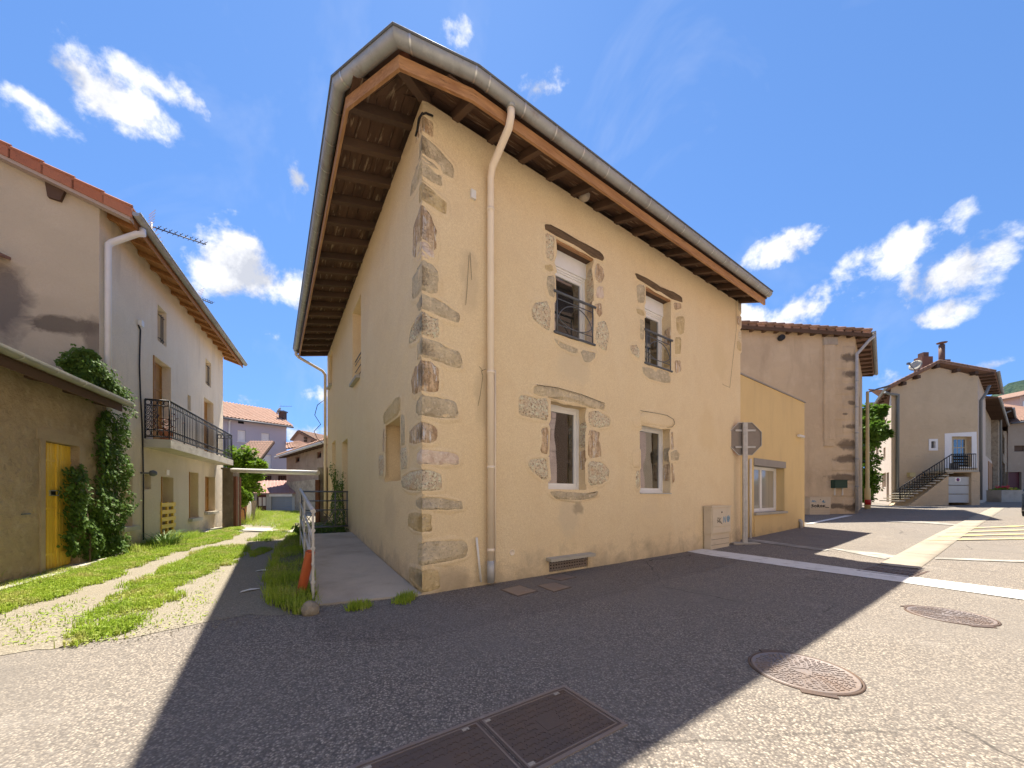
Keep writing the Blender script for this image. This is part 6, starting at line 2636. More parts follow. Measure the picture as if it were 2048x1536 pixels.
mb.prism([q + Vector((0, -.11, .03)), pb2 + Vector((-.05, -.09, .03)), pb2 + Vector((-.05, .09, .03)), q + Vector((0, .11, .03))], (0, 0, .06))
mb.build('lantern', m_iron, arm)
mb = MB()
mb.tube([lp + Vector((0, -.02, .25)), lp + Vector((0, -.02, .55))], .146, 12)
mb.build('warning_band', m_red, lamp)

# ------------------------------------------------------------------ house with the outside stair
yS = 22.0 * H
fH2 = ffront(0, yS, 0)
x0, x1 = fH2.s_at(1782.5), fH2.s_at(1955.6)
zSb = zg(x1, yS)
zB2 = H + (HV - 1005) / F * yS
zSb = min(zSb, zB2)
sh_ = thing('stair_house', 'beige rendered house with an outside stair, white door surround and brown flue pipe', 'house', (x0, yS, zB2))
m_swall = mat('beige_old_render', (.62, .49, .325), .95, .1, var=[(.5, 6, .4, .7, (.52, .405, .265), .7), (1.3, 7, .5, .75, (.68, .55, .38), .5), (2.2, 6, .6, .8, (.33, .27, .21), .5, (.6, 2, 3)), (30, 3, .45, .7, (.36, .29, .22), .3)],
              bump=[(30, 4, .015), (4, 5, .03)])
m_slit = mat('pale_pink_render', (.60, .50, .40), .95, .1, var=[(.6, 6, .4, .7, (.52, .43, .35), .6)], bump=[(30, 4, .01)])


def hz(u, v):
    return fH2.hit(u, v)


ap = hz(1868, 733)
el = hz(1782.5, 777)
er = hz(1955.6, 752)
DO = prect(fH2, 1903, 1943, 873, 934)
SWI = prect(fH2, 1861, 1871, 882, 896)
GA = prect(fH2, 1894.5, 1937, 953, 1004, 1.23)
wall_mesh('wall', fH2, [(x0, -.6), (x1, -.6), (x1, er[1]), (ap[0], ap[1]), (x0, el[1])], [rect(*DO), rect(*SWI)], .3, m_swall, sh_, rim=False)
dl2, dr2 = hdir(1622), hdir(2048)
fSl = Face(Vector((x0, yS, 0)), dl2, Vector((-dl2.y, dl2.x, 0)))
fSr = Face(Vector((x1, yS, 0)), dr2, Vector((dr2.y, -dr2.x, 0)))
LL, LR = 11.0, 9.0
lo = []
for (ul, ur, vt, vb) in ((1770, 1775, 815, 838), (1767, 1771, 895, 917), (1752, 1757, 893, 920), (1740, 1744, 897, 925), (1764, 1772, 946, 974), (1773, 1778, 945, 1004), (1751, 1754.5, 949, 980), (1744.5, 1748, 952, 998)):
    lo.append(prect(fSl, ul, ur, vt, vb))
wall_mesh('wall', fSl, [(0, -.6), (LL, -.6), (LL, el[1] + .1), (0, el[1] + .1)], [rect(min(b[0], b[1]), max(b[0], b[1]), b[2], b[3]) for b in lo], .3, m_slit, sh_, rim=False)
for b in lo:
    b = (min(b[0], b[1]), max(b[0], b[1]), b[2], b[3])
    mb = MB()
    mb.fbox(fSl, b[0] - .03, b[1] + .03, b[2] - .03, b[3] + .03, -.3, -.25)
    mb.build('window', m_rafter, sh_)
ro = [prect(fSr, 1957.5, 1960.0, 783, 822), prect(fSr, 1962.5, 1966, 868, 908)]
wall_mesh('wall', fSr, [(0, -.6), (LR, -.6), (LR, er[1] + .1), (0, er[1] + .1)], [rect(1.2, 2.2, 5.2, 6.9), rect(1.2, 2.2, 2.6, 4.3), rect(4.5, 5.5, 5.2, 6.9), rect(4.5, 5.5, 2.6, 4.3)], .3, m_slit, sh_, rim=False)
for (s0, z0) in ((1.2, 5.2), (1.2, 2.6), (4.5, 5.2), (4.5, 2.6)):
    mb = MB()
    mb.fbox(fSr, s0 - .03, s0 + 1.03, z0 - .03, z0 + 1.73, -.25, -.2)
    mb.build('shutter', m_white, sh_)
# back
mb = MB()
q0, q1 = fSl.P(LL, 0), fSr.P(LR, 0)
mb.poly([zp(q0, -.6), zp(q1, -.6), zp(q1, er[1]), zp(q0, el[1])])
mb.build('wall', m_slit, sh_)
# roof
rl_, rr_, ra_p = hz(1766, 776), hz(1979, 745), hz(1868, 725)
ovf = .35
A0 = fH2.P(rl_[0], rl_[1], ovf)
B0 = fH2.P(rr_[0], rr_[1], ovf)
T0 = fH2.P(ra_p[0], ra_p[1], ovf)
A1, B1 = A0 + dl2 * (LL + .6), B0 + dr2 * (LR + .6)
T1 = T0 + (dl2 + dr2).normalized() * (LL + .6)
mb = MB()
for pts in ([A0, A1, T1, T0], [B0, B1, T1, T0]):
    mb.poly(pts)
    mb.poly([p - Vector((0, 0, .12)) for p in pts])
for a, b in ((A0, T0), (T0, B0), (A0, A1), (B0, B1)):
    mb.poly([a, b, b - Vector((0, 0, .12)), a - Vector((0, 0, .12))])
rfs = mb.build('roof', m_btile, sh_)
for a, b in ((A0, T0), (T0, B0)):
    n_ = 12
    for k in range(n_):
        mb = MB()
        mb.tube([a.lerp(b, k / n_) + Vector((0, .03, .02)), a.lerp(b, (k + 1) / n_) + Vector((0, .03, .02))], .075, 6)
        mb.build('verge_tile', m_btile, rfs)
for u, v in ((1800, 769), (1828, 756), (1866, 735), (1906, 743), (1942, 748)):
    a = hz(u, v)
    mb = MB()
    mb.box(fH2.P(a[0], a[1], .16), Vector((.11, 0, 0)), Vector((0, .18, 0)), Vector((0, 0, .11)))
    mb.build('purlin_end', m_rafter, sh_)
for fc, n_, L_, e0 in ((fSl, 9, LL, A0), (fSr, 8, LR, B0)):
    ww = abs((Vector((e0.x, e0.y, 0)) - fc.O).dot(fc.n))
    for k in range(n_):
        s = .3 + k * (L_ - .4) / (n_ - 1)
        mb = MB()
        mb.bar(fc.P(s, e0.z - .10, -.1), fc.P(s, e0.z - .20, ww - .05), .1, .13)
        mb.build('rafter', m_rafter, sh_)
    mb = MB()
    rw = []
    for k in range(7):
        an = math.pi * k / 6
        rw.append([mb.vert(e + fc.n * (.09 - .09 * math.cos(an)) + Vector((0, 0, -.04 - .09 * math.sin(an)))) for e in (e0, e0 + fc.d * (L_ + .5))])
    for A, B in zip(rw, rw[1:]):
        mb.face((A[0], A[1], B[1], B[0]), True)
    for e in (0, 1):
        mb.face([r[e] for r in rw])
    mb.build('gutter', m_zinc, sh_)
m_pipe = mat('grey_downpipe', (.20, .21, .21), .5, .4, .3)
mb = MB()
pu = [(1770, 784), (1780, 788), (1796, 790), (1796, 800), (1795, 1004)]
mb.tube([fH2.P(*fH2.hit(u, v, .12), .12) for u, v in pu], .085, 8)
mb.build('downpipe', m_pipe, sh_)
mb = MB()
pu = [(1979, 772), (1970, 790), (1961.5, 800), (1961, 1000)]
mb.tube([fSr.P(.4, fH2.z_at(1979, v), .12 if k > 1 else .5 - .2 * k) for k, (u, v) in enumerate(pu)], .08, 8)
mb.build('downpipe', m_pipe, sh_)
# chimneys, dish
m_brownpipe = mat('brown_flue', (.16, .085, .06), .6, .3)
def flue(u, vb, vt, w, y, nm, m_):
    mb = MB()
    a, b = D(u, vb + 14, y), D(u, vt, y)
    mb.tube([a, b], w, 10)
    return mb.build(nm, m_, sh_)
f1 = flue(1883.5, 726, 690, .17, yS + 1.0, 'flue_pipe', m_brownpipe)
a = D(1883.5, 690, yS + 1.0)
mb = MB()
mb.lathe(a, [(.10, 0), (.10, .10), (.26, .12), (.30, .17), (.05, .22)], 12)
mb.build('flue_cap', m_brownpipe, f1)
mb = MB()
mb.box(D(1883.5, 727, yS + 1.0), Vector((.3, 0, 0)), Vector((0, .3, 0)), Vector((0, 0, .2)))
mb.build('flue_base', m_brownpipe, f1)
mb = MB()
c = D(1846.5, 730, yS + 2.0)
mb.box(c, Vector((.40, 0, 0)), Vector((0, .3, 0)), Vector((0, 0, .55)))
ch = mb.build('chimney', mat('brown_brick', (.20, .11, .085), .9), sh_)
mb = MB()
mb.box(c + Vector((0, 0, .72)), Vector((.2, 0, 0)), Vector((0, .2, 0)), Vector((0, 0, .18)))
mb.build('chimney_pot', m_brownpipe, ch)
dc = D(1831, 731, yS - .2)
dish = thing('satellite_dish', 'pale satellite dish on a bracket at the left roof slope of the stair house', 'satellite dish', dc)
mb = MB()
dn = Vector((-.95, -.3, .25)).normalized()
mb.lathe(dc, [(.01, -.10), (.22, -.07), (.36, .0), (.37, .01), (.22, -.05), (.01, -.085)], 20, dn)
mb.build('reflector', m_concrete_l, dish)
mb = MB()
mb.tube([dc - dn * .08, dc - dn * .3, D(1838, 738, yS - .2), D(1850, 735, yS + .6)], .035, 6)
mb.tube([dc - dn * .05 - Vector((0, 0, .35)), dc + dn * .75 - Vector((0, 0, .15))], .025, 6)
mb.box(dc + dn * .78 - Vector((0, 0, .14)), Vector((.09, 0, 0)), Vector((0, .06, 0)), Vector((0, 0, .07)))
mb.build('bracket', m_iron, dish)
# white surround, door, small window, garage door
q = [hz(1889, 867), hz(1952.5, 863.5), hz(1954, 936), hz(1889, 936)]
wall_mesh('door_surround', fH2, [(p[0], p[1]) for p in (q[3], q[2], q[1], q[0])], [rect(DO[0], DO[1], DO[2] + .002, DO[3])] if DO[2] > q[3][1] + .03 else [[(DO[0], q[3][1] + .02), (DO[1], q[3][1] + .02), (DO[1], DO[3]), (DO[0], DO[3])]], .02, m_white, sh_, o=.02)
mb = MB()
mb.fbox(fH2, DO[0], DO[1], DO[2] - .6, DO[3], -.28, -.24)
dd_ = mb.build('door', mat('beige_door', (.52, .46, .33), .6), sh_)
for i in range(3):
    for j in range(3):
        mb = MB()
        w_, h_ = (DO[1] - DO[0]) * .6, (DO[3] - DO[2]) * .85
        s = DO[0] + (DO[1] - DO[0]) * .28 + w_ * i / 3
        z = DO[2] + (DO[3] - DO[2]) * .08 + h_ * j / 3
        mb.fbox(fH2, s + .03, s + w_ / 3 - .03, z + .03, z + h_ / 3 - .03, -.239, -.23)
        mb.build('pane', m_glass, dd_)
mb = MB()
bars(mb, fH2, SWI[0] - .14, SWI[1] + .14, SWI[2] - .18, SWI[3] + .14, .16, -.1, .03)
sw = mb.build('window', m_white, sh_)
mb = MB()
mb.fbox(fH2, SWI[0], SWI[1], SWI[2], SWI[3], -.14, -.12)
mb.build('pane', m_glass, sw)
m_gar = mat('grey_white_door', (.52, .54, .53), .6, .3, var=[(1.5, 6, .45, .75, (.42, .43, .42), .6)])
gw_ = GA[1] - GA[0]
for k in range(3):
    mb = MB()
    gard = 1.35 - .12
    zz0, zz1 = zB2 + .02 + (GA[3] - zB2) * k / 3, zB2 + (GA[3] - zB2) * (k + 1) / 3 - .02
    mb.fbox(fH2, GA[0] - .03, GA[1] + .04, zz0, zz1, gard - .05, gard)
    mb.build('garage_door_panel', m_gar, sh_)
# no parking plate
a0, a1 = fH2.hit(1910, 963, 1.24), fH2.hit(1921.5, 955.5, 1.24)
mb = MB()
mb.fbox(fH2, a0[0], a1[0], a0[1], a1[1], gard + .002, gard + .015)
pl_ = mb.build('no_parking_plate', m_white, sh_)
cc_ = fH2.P((a0[0] + a1[0]) / 2, (a0[1] + a1[1]) / 2, gard + .016)
rr = (a1[1] - a0[1]) * .42
m_blue = mat('sign_blue', (.03, .09, .35), .5)
mb = MB()
mb.lathe(cc_, [(rr, 0), (rr, .004), (.001, .004)], 20, Vector((0, -1, 0)))
mb.build('ring', m_red, pl_)
mb = MB()
mb.lathe(cc_ + Vector((0, -.005, 0)), [(rr * .74, 0), (rr * .74, .004), (.001, .004)], 20, Vector((0, -1, 0)))
mb.build('disc', m_blue, pl_)
mb = MB()
mb.box(cc_ + Vector((0, -.012, 0)), Vector((1, 0, -1)).normalized() * rr * .8, Vector((1, 0, 1)).normalized() * rr * .13, Vector((0, .002, 0)))
mb.build('slash', m_red, pl_)
# stair
zland = fH2.z_at(1925, 941, .8)
st0, st1 = fH2.s_at(1794, 1.2), fH2.s_at(1898, 1.2)
NS = 12
ow = 1.35
for k in range(NS):
    s0 = st0 + (st1 - st0) * k / NS
    z1 = zB2 + (zland - zB2) * (k + 1) / (NS + 1)
    mb = MB()
    mb.fbox(fH2, s0 - .05, s0 + (st1 - st0) / NS + .05, z1 - .07, z1, .03, ow + .06)
    mb.build('stair_tread', m_concrete_l, sh_)
mb = MB()
pts = [(st0 + .3, zB2 - .4), (GA[0] - .12, zB2 - .4), (GA[0] - .12, zland - .06)]
mb.prism([fH2.P(st0 + .35, zB2 - .4, .0), fH2.P(GA[0] - .05, zB2 - .4, .0), fH2.P(GA[0] - .05, zland - .16, .0), fH2.P(st1 - .2, zland - .38, .0)], Vector((0, -1, 0)) * ow)
mb.build('stair_flank', m_swall, sh_)
gs0, gs1 = GA[0] - .35, fH2.s_at(1954, ow)
mb = MB()
mb.fbox(fH2, gs0, gs1, zland - .14, zland, .025, ow + .1)
mb.build('landing', m_concrete_l, sh_)
mb = MB()
mb.fbox(fH2, GA[1] + .05, GA[1] + .62, zB2 - .4, zland - .14, .01, ow)
mb.build('pier', m_swall, sh_)
mb = MB()
mb.fbox(fH2, GA[0] - .35, GA[1] + .06, GA[3] + .25 if GA[3] + .25 < zland - .14 else GA[3], zland - .141, .01, ow - .02)
mb.build('lintel', m_swall, sh_)
# iron rail
zr_ = zland + 1.05
rail = []
oR = ow + .02
mb = MB()
mb.tube([fH2.P(st0 + .05, zB2 + .25, oR), fH2.P(st0, zB2 + 1.02, oR), fH2.P(st1 + .0, zr_, oR), fH2.P(gs1 - .1, zr_ + .02, oR)], .035, 6)
hr = mb.build('handrail', m_black_iron, sh_)
mb = MB()
mb.tube([fH2.P(st0 + .15, zB2 + .32, oR), fH2.P(st1 + .05, zland + .12, oR), fH2.P(gs1 - .1, zland + .12, oR)], .022, 6)
mb.build('lower_rail', m_black_iron, hr)
for k in range(22):
    t = k / 21
    s = st0 + (st1 - st0) * t
    mb = MB()
    mb.tube([fH2.P(s, zB2 + .28 + (zland - zB2 - .15) * t, oR), fH2.P(s, zB2 + 1.02 + (zr_ - zB2 - 1.02) * t, oR)], .02, 5)
    mb.build('baluster', m_black_iron, hr)
for k in range(12):
    s = st1 + .1 + (gs1 - .2 - st1) * k / 11
    mb = MB()
    mb.tube([fH2.P(s, zland, oR), fH2.P(s, zr_, oR)], .02, 5)
    mb.build('baluster', m_black_iron, hr)
for k in range(4):
    z = zland + .3 + k * .2
    mb = MB()
    mb.fbox(fH2, st1 + .12, gs1 - .55, z - .07, z + .07, oR - .06, oR - .03)
    mb.build('screen_slat', m_black_iron, hr)
a = hz(1864, 938)
mb = MB()
mb.fbox(fH2, a[0] - .28, a[0] + .28, a[1] - .28, a[1] + .3, oR - .05, oR - .02)
mb.build('dark_panel', m_iron, hr)
a = hz(1819.5, 950)
mbx = thing('yellow_letter_box', 'small pale yellow box on the wall above the outside stair', 'letter box', fH2.P(a[0], a[1] - .12, .1))
mb = MB()
mb.fbox(fH2, a[0] - .19, a[0] + .19, a[1] - .13, a[1] + .13, .002, .2)
mb.build('body', mat('pale_yellow_paint', (.62, .54, .28), .5), mbx)
mb = MB()
mb.fbox(fH2, a[0] - .21, a[0] + .21, a[1] + .131, a[1] + .16, .002, .23)
mb.build('lid', mat('pale_yellow_lid', (.58, .50, .26), .5), mbx)

# ------------------------------------------------------------------ houses farther along the street on the right
def row_house(name, label, ul, ur, y, vtop_l, vtop_r, m_, wins, m_roof, u_vp=2052, over=.6, band=None, L_=None):
    """a street front running off towards u_vp, its near edge at picture column ul"""
    p0 = D(ul, HV, y)
    d = hdir(u_vp)
    fc = Face(p0, d, Vector((d.y, -d.x, 0)))
    s1 = fc.s_at(ur)
    zt_ = fc.z_at(ul, vtop_l)
    t = thing(name, label, 'house', (p0.x, p0.y, zg(p0.x, p0.y)))
    holes = []
    for w in wins:
        b = prect(fc, *w)
        holes.append(rect(*b))
    wall_mesh('wall', fc, [(0, -.8), (s1, -.8), (s1, zt_), (0, zt_)], holes, .25, m_, t, rim=False)
    for w in wins:
        b = prect(fc, *w)
        mb = MB()
        mb.fbox(fc, b[0] - .03, b[1] + .03, b[2] - .03, b[3] + .03, -.25, -.2)
        mb.build('shutter', m_rafter, t)
    mb = MB()
    mb.poly([fc.P(0, -.8, 0), fc.P(0, -.8, -7), fc.P(0, zt_ + 1.2, -7), fc.P(0, zt_, 0)])
    mb.build('side_wall', m_, t)
    mb = MB()
    pts = [fc.P(-.3, zt_ - .05, over), fc.P(s1 + .2, zt_ - .05, over), fc.P(s1 + .2, zt_ + 2.4, -7), fc.P(-.3, zt_ + 2.4, -7)]
    gable_roof_sheet(mb, pts, .1)
    mb.build('roof', m_roof, t)
    for k in range(max(4, int(s1 / .8))):
        mb = MB()
        s = .1 + k * s1 / max(4, int(s1 / .8))
        mb.bar(fc.P(s, zt_ + .0, -.1), fc.P(s, zt_ - .12, over - .04), .1, .12)
        mb.build('rafter', m_rafter, t)
    mb = MB()
    mb.tube([fc.P(-.3, zt_ - .08, over + .08), fc.P(s1 + .2, zt_ - .08, over + .08)], .085, 8)
    mb.build('gutter', m_zinc, t)
    if band:
        mb = MB()
        zb_ = fc.z_at(*band)
        mb.fbox(fc, .0, s1, -.8, zb_, .002, .06)
        mb.build('ground_floor_front', m_slit, t)
    return t, fc, s1, zt_


m_rubble = mat('rubble_stone_wall', (.42, .34, .24), .95, .1, var=[(3.5, 3, .45, .6, (.26, .21, .15), .8), (1.2, 6, .4, .7, (.52, .43, .31), .6), (9, 4, .55, .7, (.18, .15, .11), .7)], bump=[(5, 4, .05), (25, 4, .015)])
m_brownr = mat('brown_grey_render', (.36, .29, .22), .95, .1, var=[(.7, 6, .4, .7, (.30, .24, .18), .7), (2, 6, .55, .75, (.44, .37, .29), .5)], bump=[(30, 4, .012)])
t1, f1_, s1_, zt1 = row_house('stone_house', 'narrow dressed stone house with a shop doorway next to the stair house', 1962.5, 1994.5, 26.5 * H, 800, 812, m_rubble,
                              [(1982.5, 1986.5, 820, 852), (1982.5, 1987.5, 881, 917), (1963.2, 1966.5, 868, 908)], m_btile, 2060, .9, (1965, 908))
mb = MB()
b = prect(f1_, 1974, 1994, 930, 1002)
mb.fbox(f1_, b[0], b[1], b[2], b[3], .062, .10)
dd_ = mb.build('shop_door', m_lwood, t1)
mb = MB()
mb.fbox(f1_, b[0] + (b[1] - b[0]) * .3, b[0] + (b[1] - b[0]) * .8, b[2], b[3] - .3, .101, .13)
mb.build('glazing', m_glass, dd_)
t2, f2_, s2_, zt2 = row_house('rubble_house', 'rubble stone house with a tall grey downpipe further down the street', 1996.5, 2017.5, 33 * H, 819, 826, m_rubble,
                              [(2003, 2006.5, 835, 856), (2005, 2009, 871, 908), (2004, 2010, 925, 975)], m_btile, 2062, .9)
mb = MB()
mb.tube([f2_.P(.3, zt2 - .2, .8), f2_.P(.3, zt2 - .6, .15), f2_.P(.3, .2, .15)], .09, 8)
mb.build('downpipe', m_pipe, t2)
# low brown house closing the street
yE = 36.0 * H
fE2 = ffront(0, yE, 0)
e0, e1 = fE2.s_at(2016), fE2.s_at(2130)
zeb = H + (HV - 1003) / F * yE
zt_ = fE2.z_at(2030, 847)
eh = thing('end_house', 'low brown rendered house with a dark red door closing the street', 'house', (e0, yE, zeb))
wn = prect(fE2, 2028.5, 2052, 891, 903)
dn_ = prect(fE2, 2015.5 + 1, 2043, 944, 980)
wall_mesh('wall', fE2, [(e0, -1), (e1, -1), (e1, zt_ + .8), (e0, zt_)], [rect(*wn), rect(*dn_)], .25, m_brownr, eh, rim=False)
mb = MB()
mb.fbox(fE2, wn[0], wn[1], wn[2], wn[3], -.25, -.2)
mb.build('window', m_rafter, eh)
mb = MB()
mb.fbox(fE2, dn_[0], dn_[1], dn_[2], dn_[3], -.25, -.2)
mb.build('door', mat('oxblood_door', (.09, .02, .025), .5), eh)
mb = MB()
gable_roof_sheet(mb, [fE2.P(e0 - .4, zt_ - .02, .5), fE2.P(e1 + .4, zt_ + .8, .5), fE2.P(e1 + .4, zt_ + 3.6, -6), fE2.P(e0 + 1.4, zt_ + 2.9, -6)], .1)
rfe = mb.build('roof', m_btile, eh)
mb = MB()
tiled_slope(fE2.P(e0 - .4, zt_ + .12, .5), fE2.P(e1 + .4, zt_ + .94, .5), fE2.P(e1 + .4, zt_ + 3.74, -6), fE2.P(e0 + 1.4, zt_ + 3.04, -6), .32, .05, mb)
mb.build('tile_courses', m_btile, rfe, kind='stuff')
mb = MB()
mb.tube([fE2.P(e0 - .4, zt_ - .1, .6), fE2.P(e1 + .4, zt_ + .72, .6)], .1, 8)
mb.build('gutter', m_iron, eh)
# pink house above it
yP = 44 * H
fP = ffront(0, yP, 0)
p0_, p1_ = fP.s_at(2040), fP.s_at(2150)
ph = thing('pink_house', 'pale pink house with a red tiled roof at the right edge above the end house', 'house', (p0_, yP, 0))
zt_ = fP.z_at(2040, 790)
m_pinkr = mat('pink_render', (.62, .47, .39), .9)
wall_mesh('wall', fP, [(p0_, -1), (p1_, -1), (p1_, zt_ + 2.0), (p0_, zt_)], [], .25, m_pinkr, ph, rim=False)
mb = MB()
mb.poly([fP.P(p0_, -1, 0), fP.P(p0_, -1, -8), fP.P(p0_, zt_, -8), fP.P(p0_, zt_, 0)])
mb.build('side_wall', m_pinkr, ph)
mb = MB()
gable_roof_sheet(mb, [fP.P(p0_ - .6, zt_ - .35, .6), fP.P(p1_ + .4, zt_ + 2.0, .6), fP.P(p1_ + .4, zt_ + 2.0, -8), fP.P(p0_ - .6, zt_ - .35, -8)], .16)
mb.build('roof', m_btile, ph)
mb = MB()
mb.fbox(fP, p0_ + .35, p0_ + 1.4, zt_ - 2.4, zt_ - .9, .004, .05)
mb.build('shutter', m_white, ph)

# ------------------------------------------------------------------ planter and parked car
pc = Gz(2024, 1004)
yp_ = pc.y
plt_ = thing('concrete_planter', 'rectangular concrete planter of red and yellow flowers at the far right', 'planter', pc)
wq = (2045.5 - 2003.5) / F * yp_ / 2
hq = (1004 - 981.5) / F * yp_
mb = MB()
mb.box(pc + Vector((0, .5, hq / 2)), Vector((wq, 0, 0)), Vector((0, .5, 0)), Vector((0, 0, hq / 2)))
mb.box(pc + Vector((0, .5, hq + .015)), Vector((wq * 1.02, 0, 0)), Vector((0, .52, 0)), Vector((0, 0, .04)))
mb.build('trough', m_concrete, plt_)
fl = {'foliage': (m_leaf, 160), 'red_flowers': (mat('red_petal', (.55, .03, .05), .6), 60), 'yellow_flowers': (mat('yellow_petal', (.65, .50, .05), .6), 50)}
for nm, (m_, n_) in fl.items():
    mb = MB()
    for k in range(n_):
        xx = rnd.uniform(-wq, wq)
        if nm == 'red_flowers':
            xx = rnd.uniform(-wq * .4, wq * .2)
        if nm == 'yellow_flowers':
            xx = rnd.uniform(wq * .0, wq)
        q = pc + Vector((xx, rnd.uniform(.1, .8), hq + abs(rnd.gauss(.10, .08)) + (.16 if nm == 'red_flowers' else .03)))
        d = Vector((rnd.uniform(-1, 1), rnd.uniform(-1, 1), rnd.uniform(-.3, .8))).normalized() * .10
        e = d.orthogonal().normalized() * .06
        mb.poly([q - d, q + e, q + d, q - e])
    mb.build(nm, m_, plt_)

# parked car, only its near corner shows at the right edge
cb = Gz(2043.5, 1034)
m_car = mat('dark_blue_car_paint', (.04, .055, .075), .25, .5, .4)
m_tyre = mat('tyre_rubber', (.02, .02, .02), .9)
m_carglass = mat('car_glass', (.02, .025, .03), .03, .6, ior=1.8)
cdir = Vector((dR.x, dR.y, 0))
cside = Vector((dR.y, -dR.x, 0))
car = thing('parked_car', 'dark blue parked car cut off by the right edge of the picture', 'car', cb + cdir * 2.1 + cside * 1.0)
corner = cb + cside * .0


def cpt(l, w, z):
    return corner + cdir * l + cside * w + Vector((0, 0, z))


sec = [(0.00, .45, .95), (.05, .30, 1.02), (.25, .24, 1.05), (.55, .22, 1.55), (1.0, .22, 1.62), (2.2, .22, 1.60), (2.9, .22, 1.10), (3.9, .26, .98), (4.15, .42, .72)]
mb = MB()
rings = []
for (l, zlo, zhi) in sec:
    zm = min(zhi, 1.0)
    tw = .12 if zhi > 1.1 else .06
    i_ = .08 if l in (0.0, 4.15) else 0
    pr = [(i_, zlo), (.0 + i_, zlo + .12), (.0 + i_, zm - .06), (.03 + i_ + tw * .3, zm), (tw + .08 + i_, zhi), (1.75 - tw - .08 - i_, zhi), (1.72 - i_ - tw * .3, zm), (1.75 - i_, zm - .06), (1.75 - i_, zlo + .12), (1.75 - i_, zlo)]
    rings.append([mb.vert(cpt(l, w, z)) for w, z in pr])
for A, B in zip(rings, rings[1:]):
    for i in range(len(A)):
        j = (i + 1) % len(A)
        mb.face((A[i], A[j], B[j], B[i]), True)
mb.face(rings[0][::-1])
mb.face(rings[-1])
body = mb.build('body', m_car, car)
for (l0, l1) in ((.62, 1.2), (1.26, 2.2)):
    for w in (-.0, 1.75):
        sg_ = 1 if w > 1 else -1
        mb = MB()
        mb.prism([cpt(l0, w - sg_ * .035, 1.05), cpt(l1, w - sg_ * .035, 1.05), cpt(l1 - .02, w - sg_ * .145, 1.48), cpt(l0 + .05, w - sg_ * .145, 1.48)], cside * sg_ * .02)
        mb.build('side_window', m_carglass, car)
mb = MB()
mb.prism([cpt(.235, .25, 1.08), cpt(.235, 1.5, 1.08), cpt(.515, 1.42, 1.50), cpt(.515, .33, 1.50)], -cdir * .02)
mb.build('rear_window', m_carglass, car)
mb = MB()
mb.prism([cpt(2.28, .3, 1.53), cpt(2.28, 1.45, 1.53), cpt(2.90, 1.55, 1.12), cpt(2.90, .2, 1.12)], cdir * .02 + Vector((0, 0, .02)))
mb.build('windscreen', m_carglass, car)
for w in (.10, 1.48):
    mb = MB()
    mb.box(cpt(.02, w + .08, .86), cdir * .04, cside * .10, Vector((0, 0, .14)))
    mb.build('tail_lamp', m_red, car)
for l in (.75, 3.35):
    for w in (-.01, 1.56):
        mb = MB()
        mb.lathe(cpt(l, w, .31), [(.20, 0), (.31, .015), (.315, .10), (.31, .185), (.20, .20)], 20, cside)
        wh = mb.build('wheel', m_tyre, car)
        mb = MB()
        mb.lathe(cpt(l, w - .006 if w < 1 else w + .2, .31), [(.195, 0), (.18, .006 if w > 1 else .0), (.02, .01 if w > 1 else -.004)], 16, cside)
        mb.build('hub_cap', m_zincband, wh)
mb = MB()
mb.box(cpt(.0, .87, .42), cdir * .06, cside * .78, Vector((0, 0, .10)))
mb.build('bumper', m_iron, car)

# hilltop mast
hp = D(2006.5, 789, 640)
mast = thing('hill_mast', 'tiny lattice mast on the crest of the wooded hill', 'mast', hp - Vector((0, 0, 14)))
mb = MB()
mb.tube([hp - Vector((0, 0, 14)), hp + Vector((0, 0, 3)), hp + Vector((0, 0, 8))], [1.0, .8, .3], 4)
mb.build('tower', m_iron, mast)

# ------------------------------------------------------------------ across the street and behind the viewer: unseen, for reflections and bounce
def plain_block(fc, s0, s1, h, depth, name, label, m_, wins, roofm):
    t = thing(name, label, 'house', fc.P((s0 + s1) / 2, 0, 0))
    wall_mesh('wall', fc, [(s0, -.5), (s1, -.5), (s1, h), (s0, h)], [rect(*w) for w in wins], .3, m_, t, rim=False)
    for w in wins:
        mb = MB()
        mb.fbox(fc, w[0] - .03, w[1] + .03, w[2] - .03, w[3] + .03, -.3, -.25)
        mb.build('shutter', m_rafter, t)
    mb = MB()
    a, b = fc.P(s0, 0, 0), fc.P(s1, 0, 0)
    for p in (a, b):
        q = p - fc.n * depth
        mb.poly([zp(p, -.5), zp(q, -.5), zp(q, h), zp(p, h)])
    mb.poly([zp(a - fc.n * depth, -.5), zp(b - fc.n * depth, -.5), zp(b - fc.n * depth, h), zp(a - fc.n * depth, h)])
    mb.build('side_wall', m_, t)
    mb = MB()
    gable_roof_sheet(mb, [fc.P(s0 - .2, h - .1, .5), fc.P(s1 + .2, h - .1, .5), fc.P(s1 + .2, h + 1.6, -depth / 2), fc.P(s0 - .2, h + 1.6, -depth / 2)], .1)
    gable_roof_sheet(mb, [fc.P(s0 - .2, h - .1, -depth - .5), fc.P(s1 + .2, h - .1, -depth - .5), fc.P(s1 + .2, h + 1.6, -depth / 2), fc.P(s0 - .2, h + 1.6, -depth / 2)], .1)
    mb.build('roof', roofm, t)
    return t


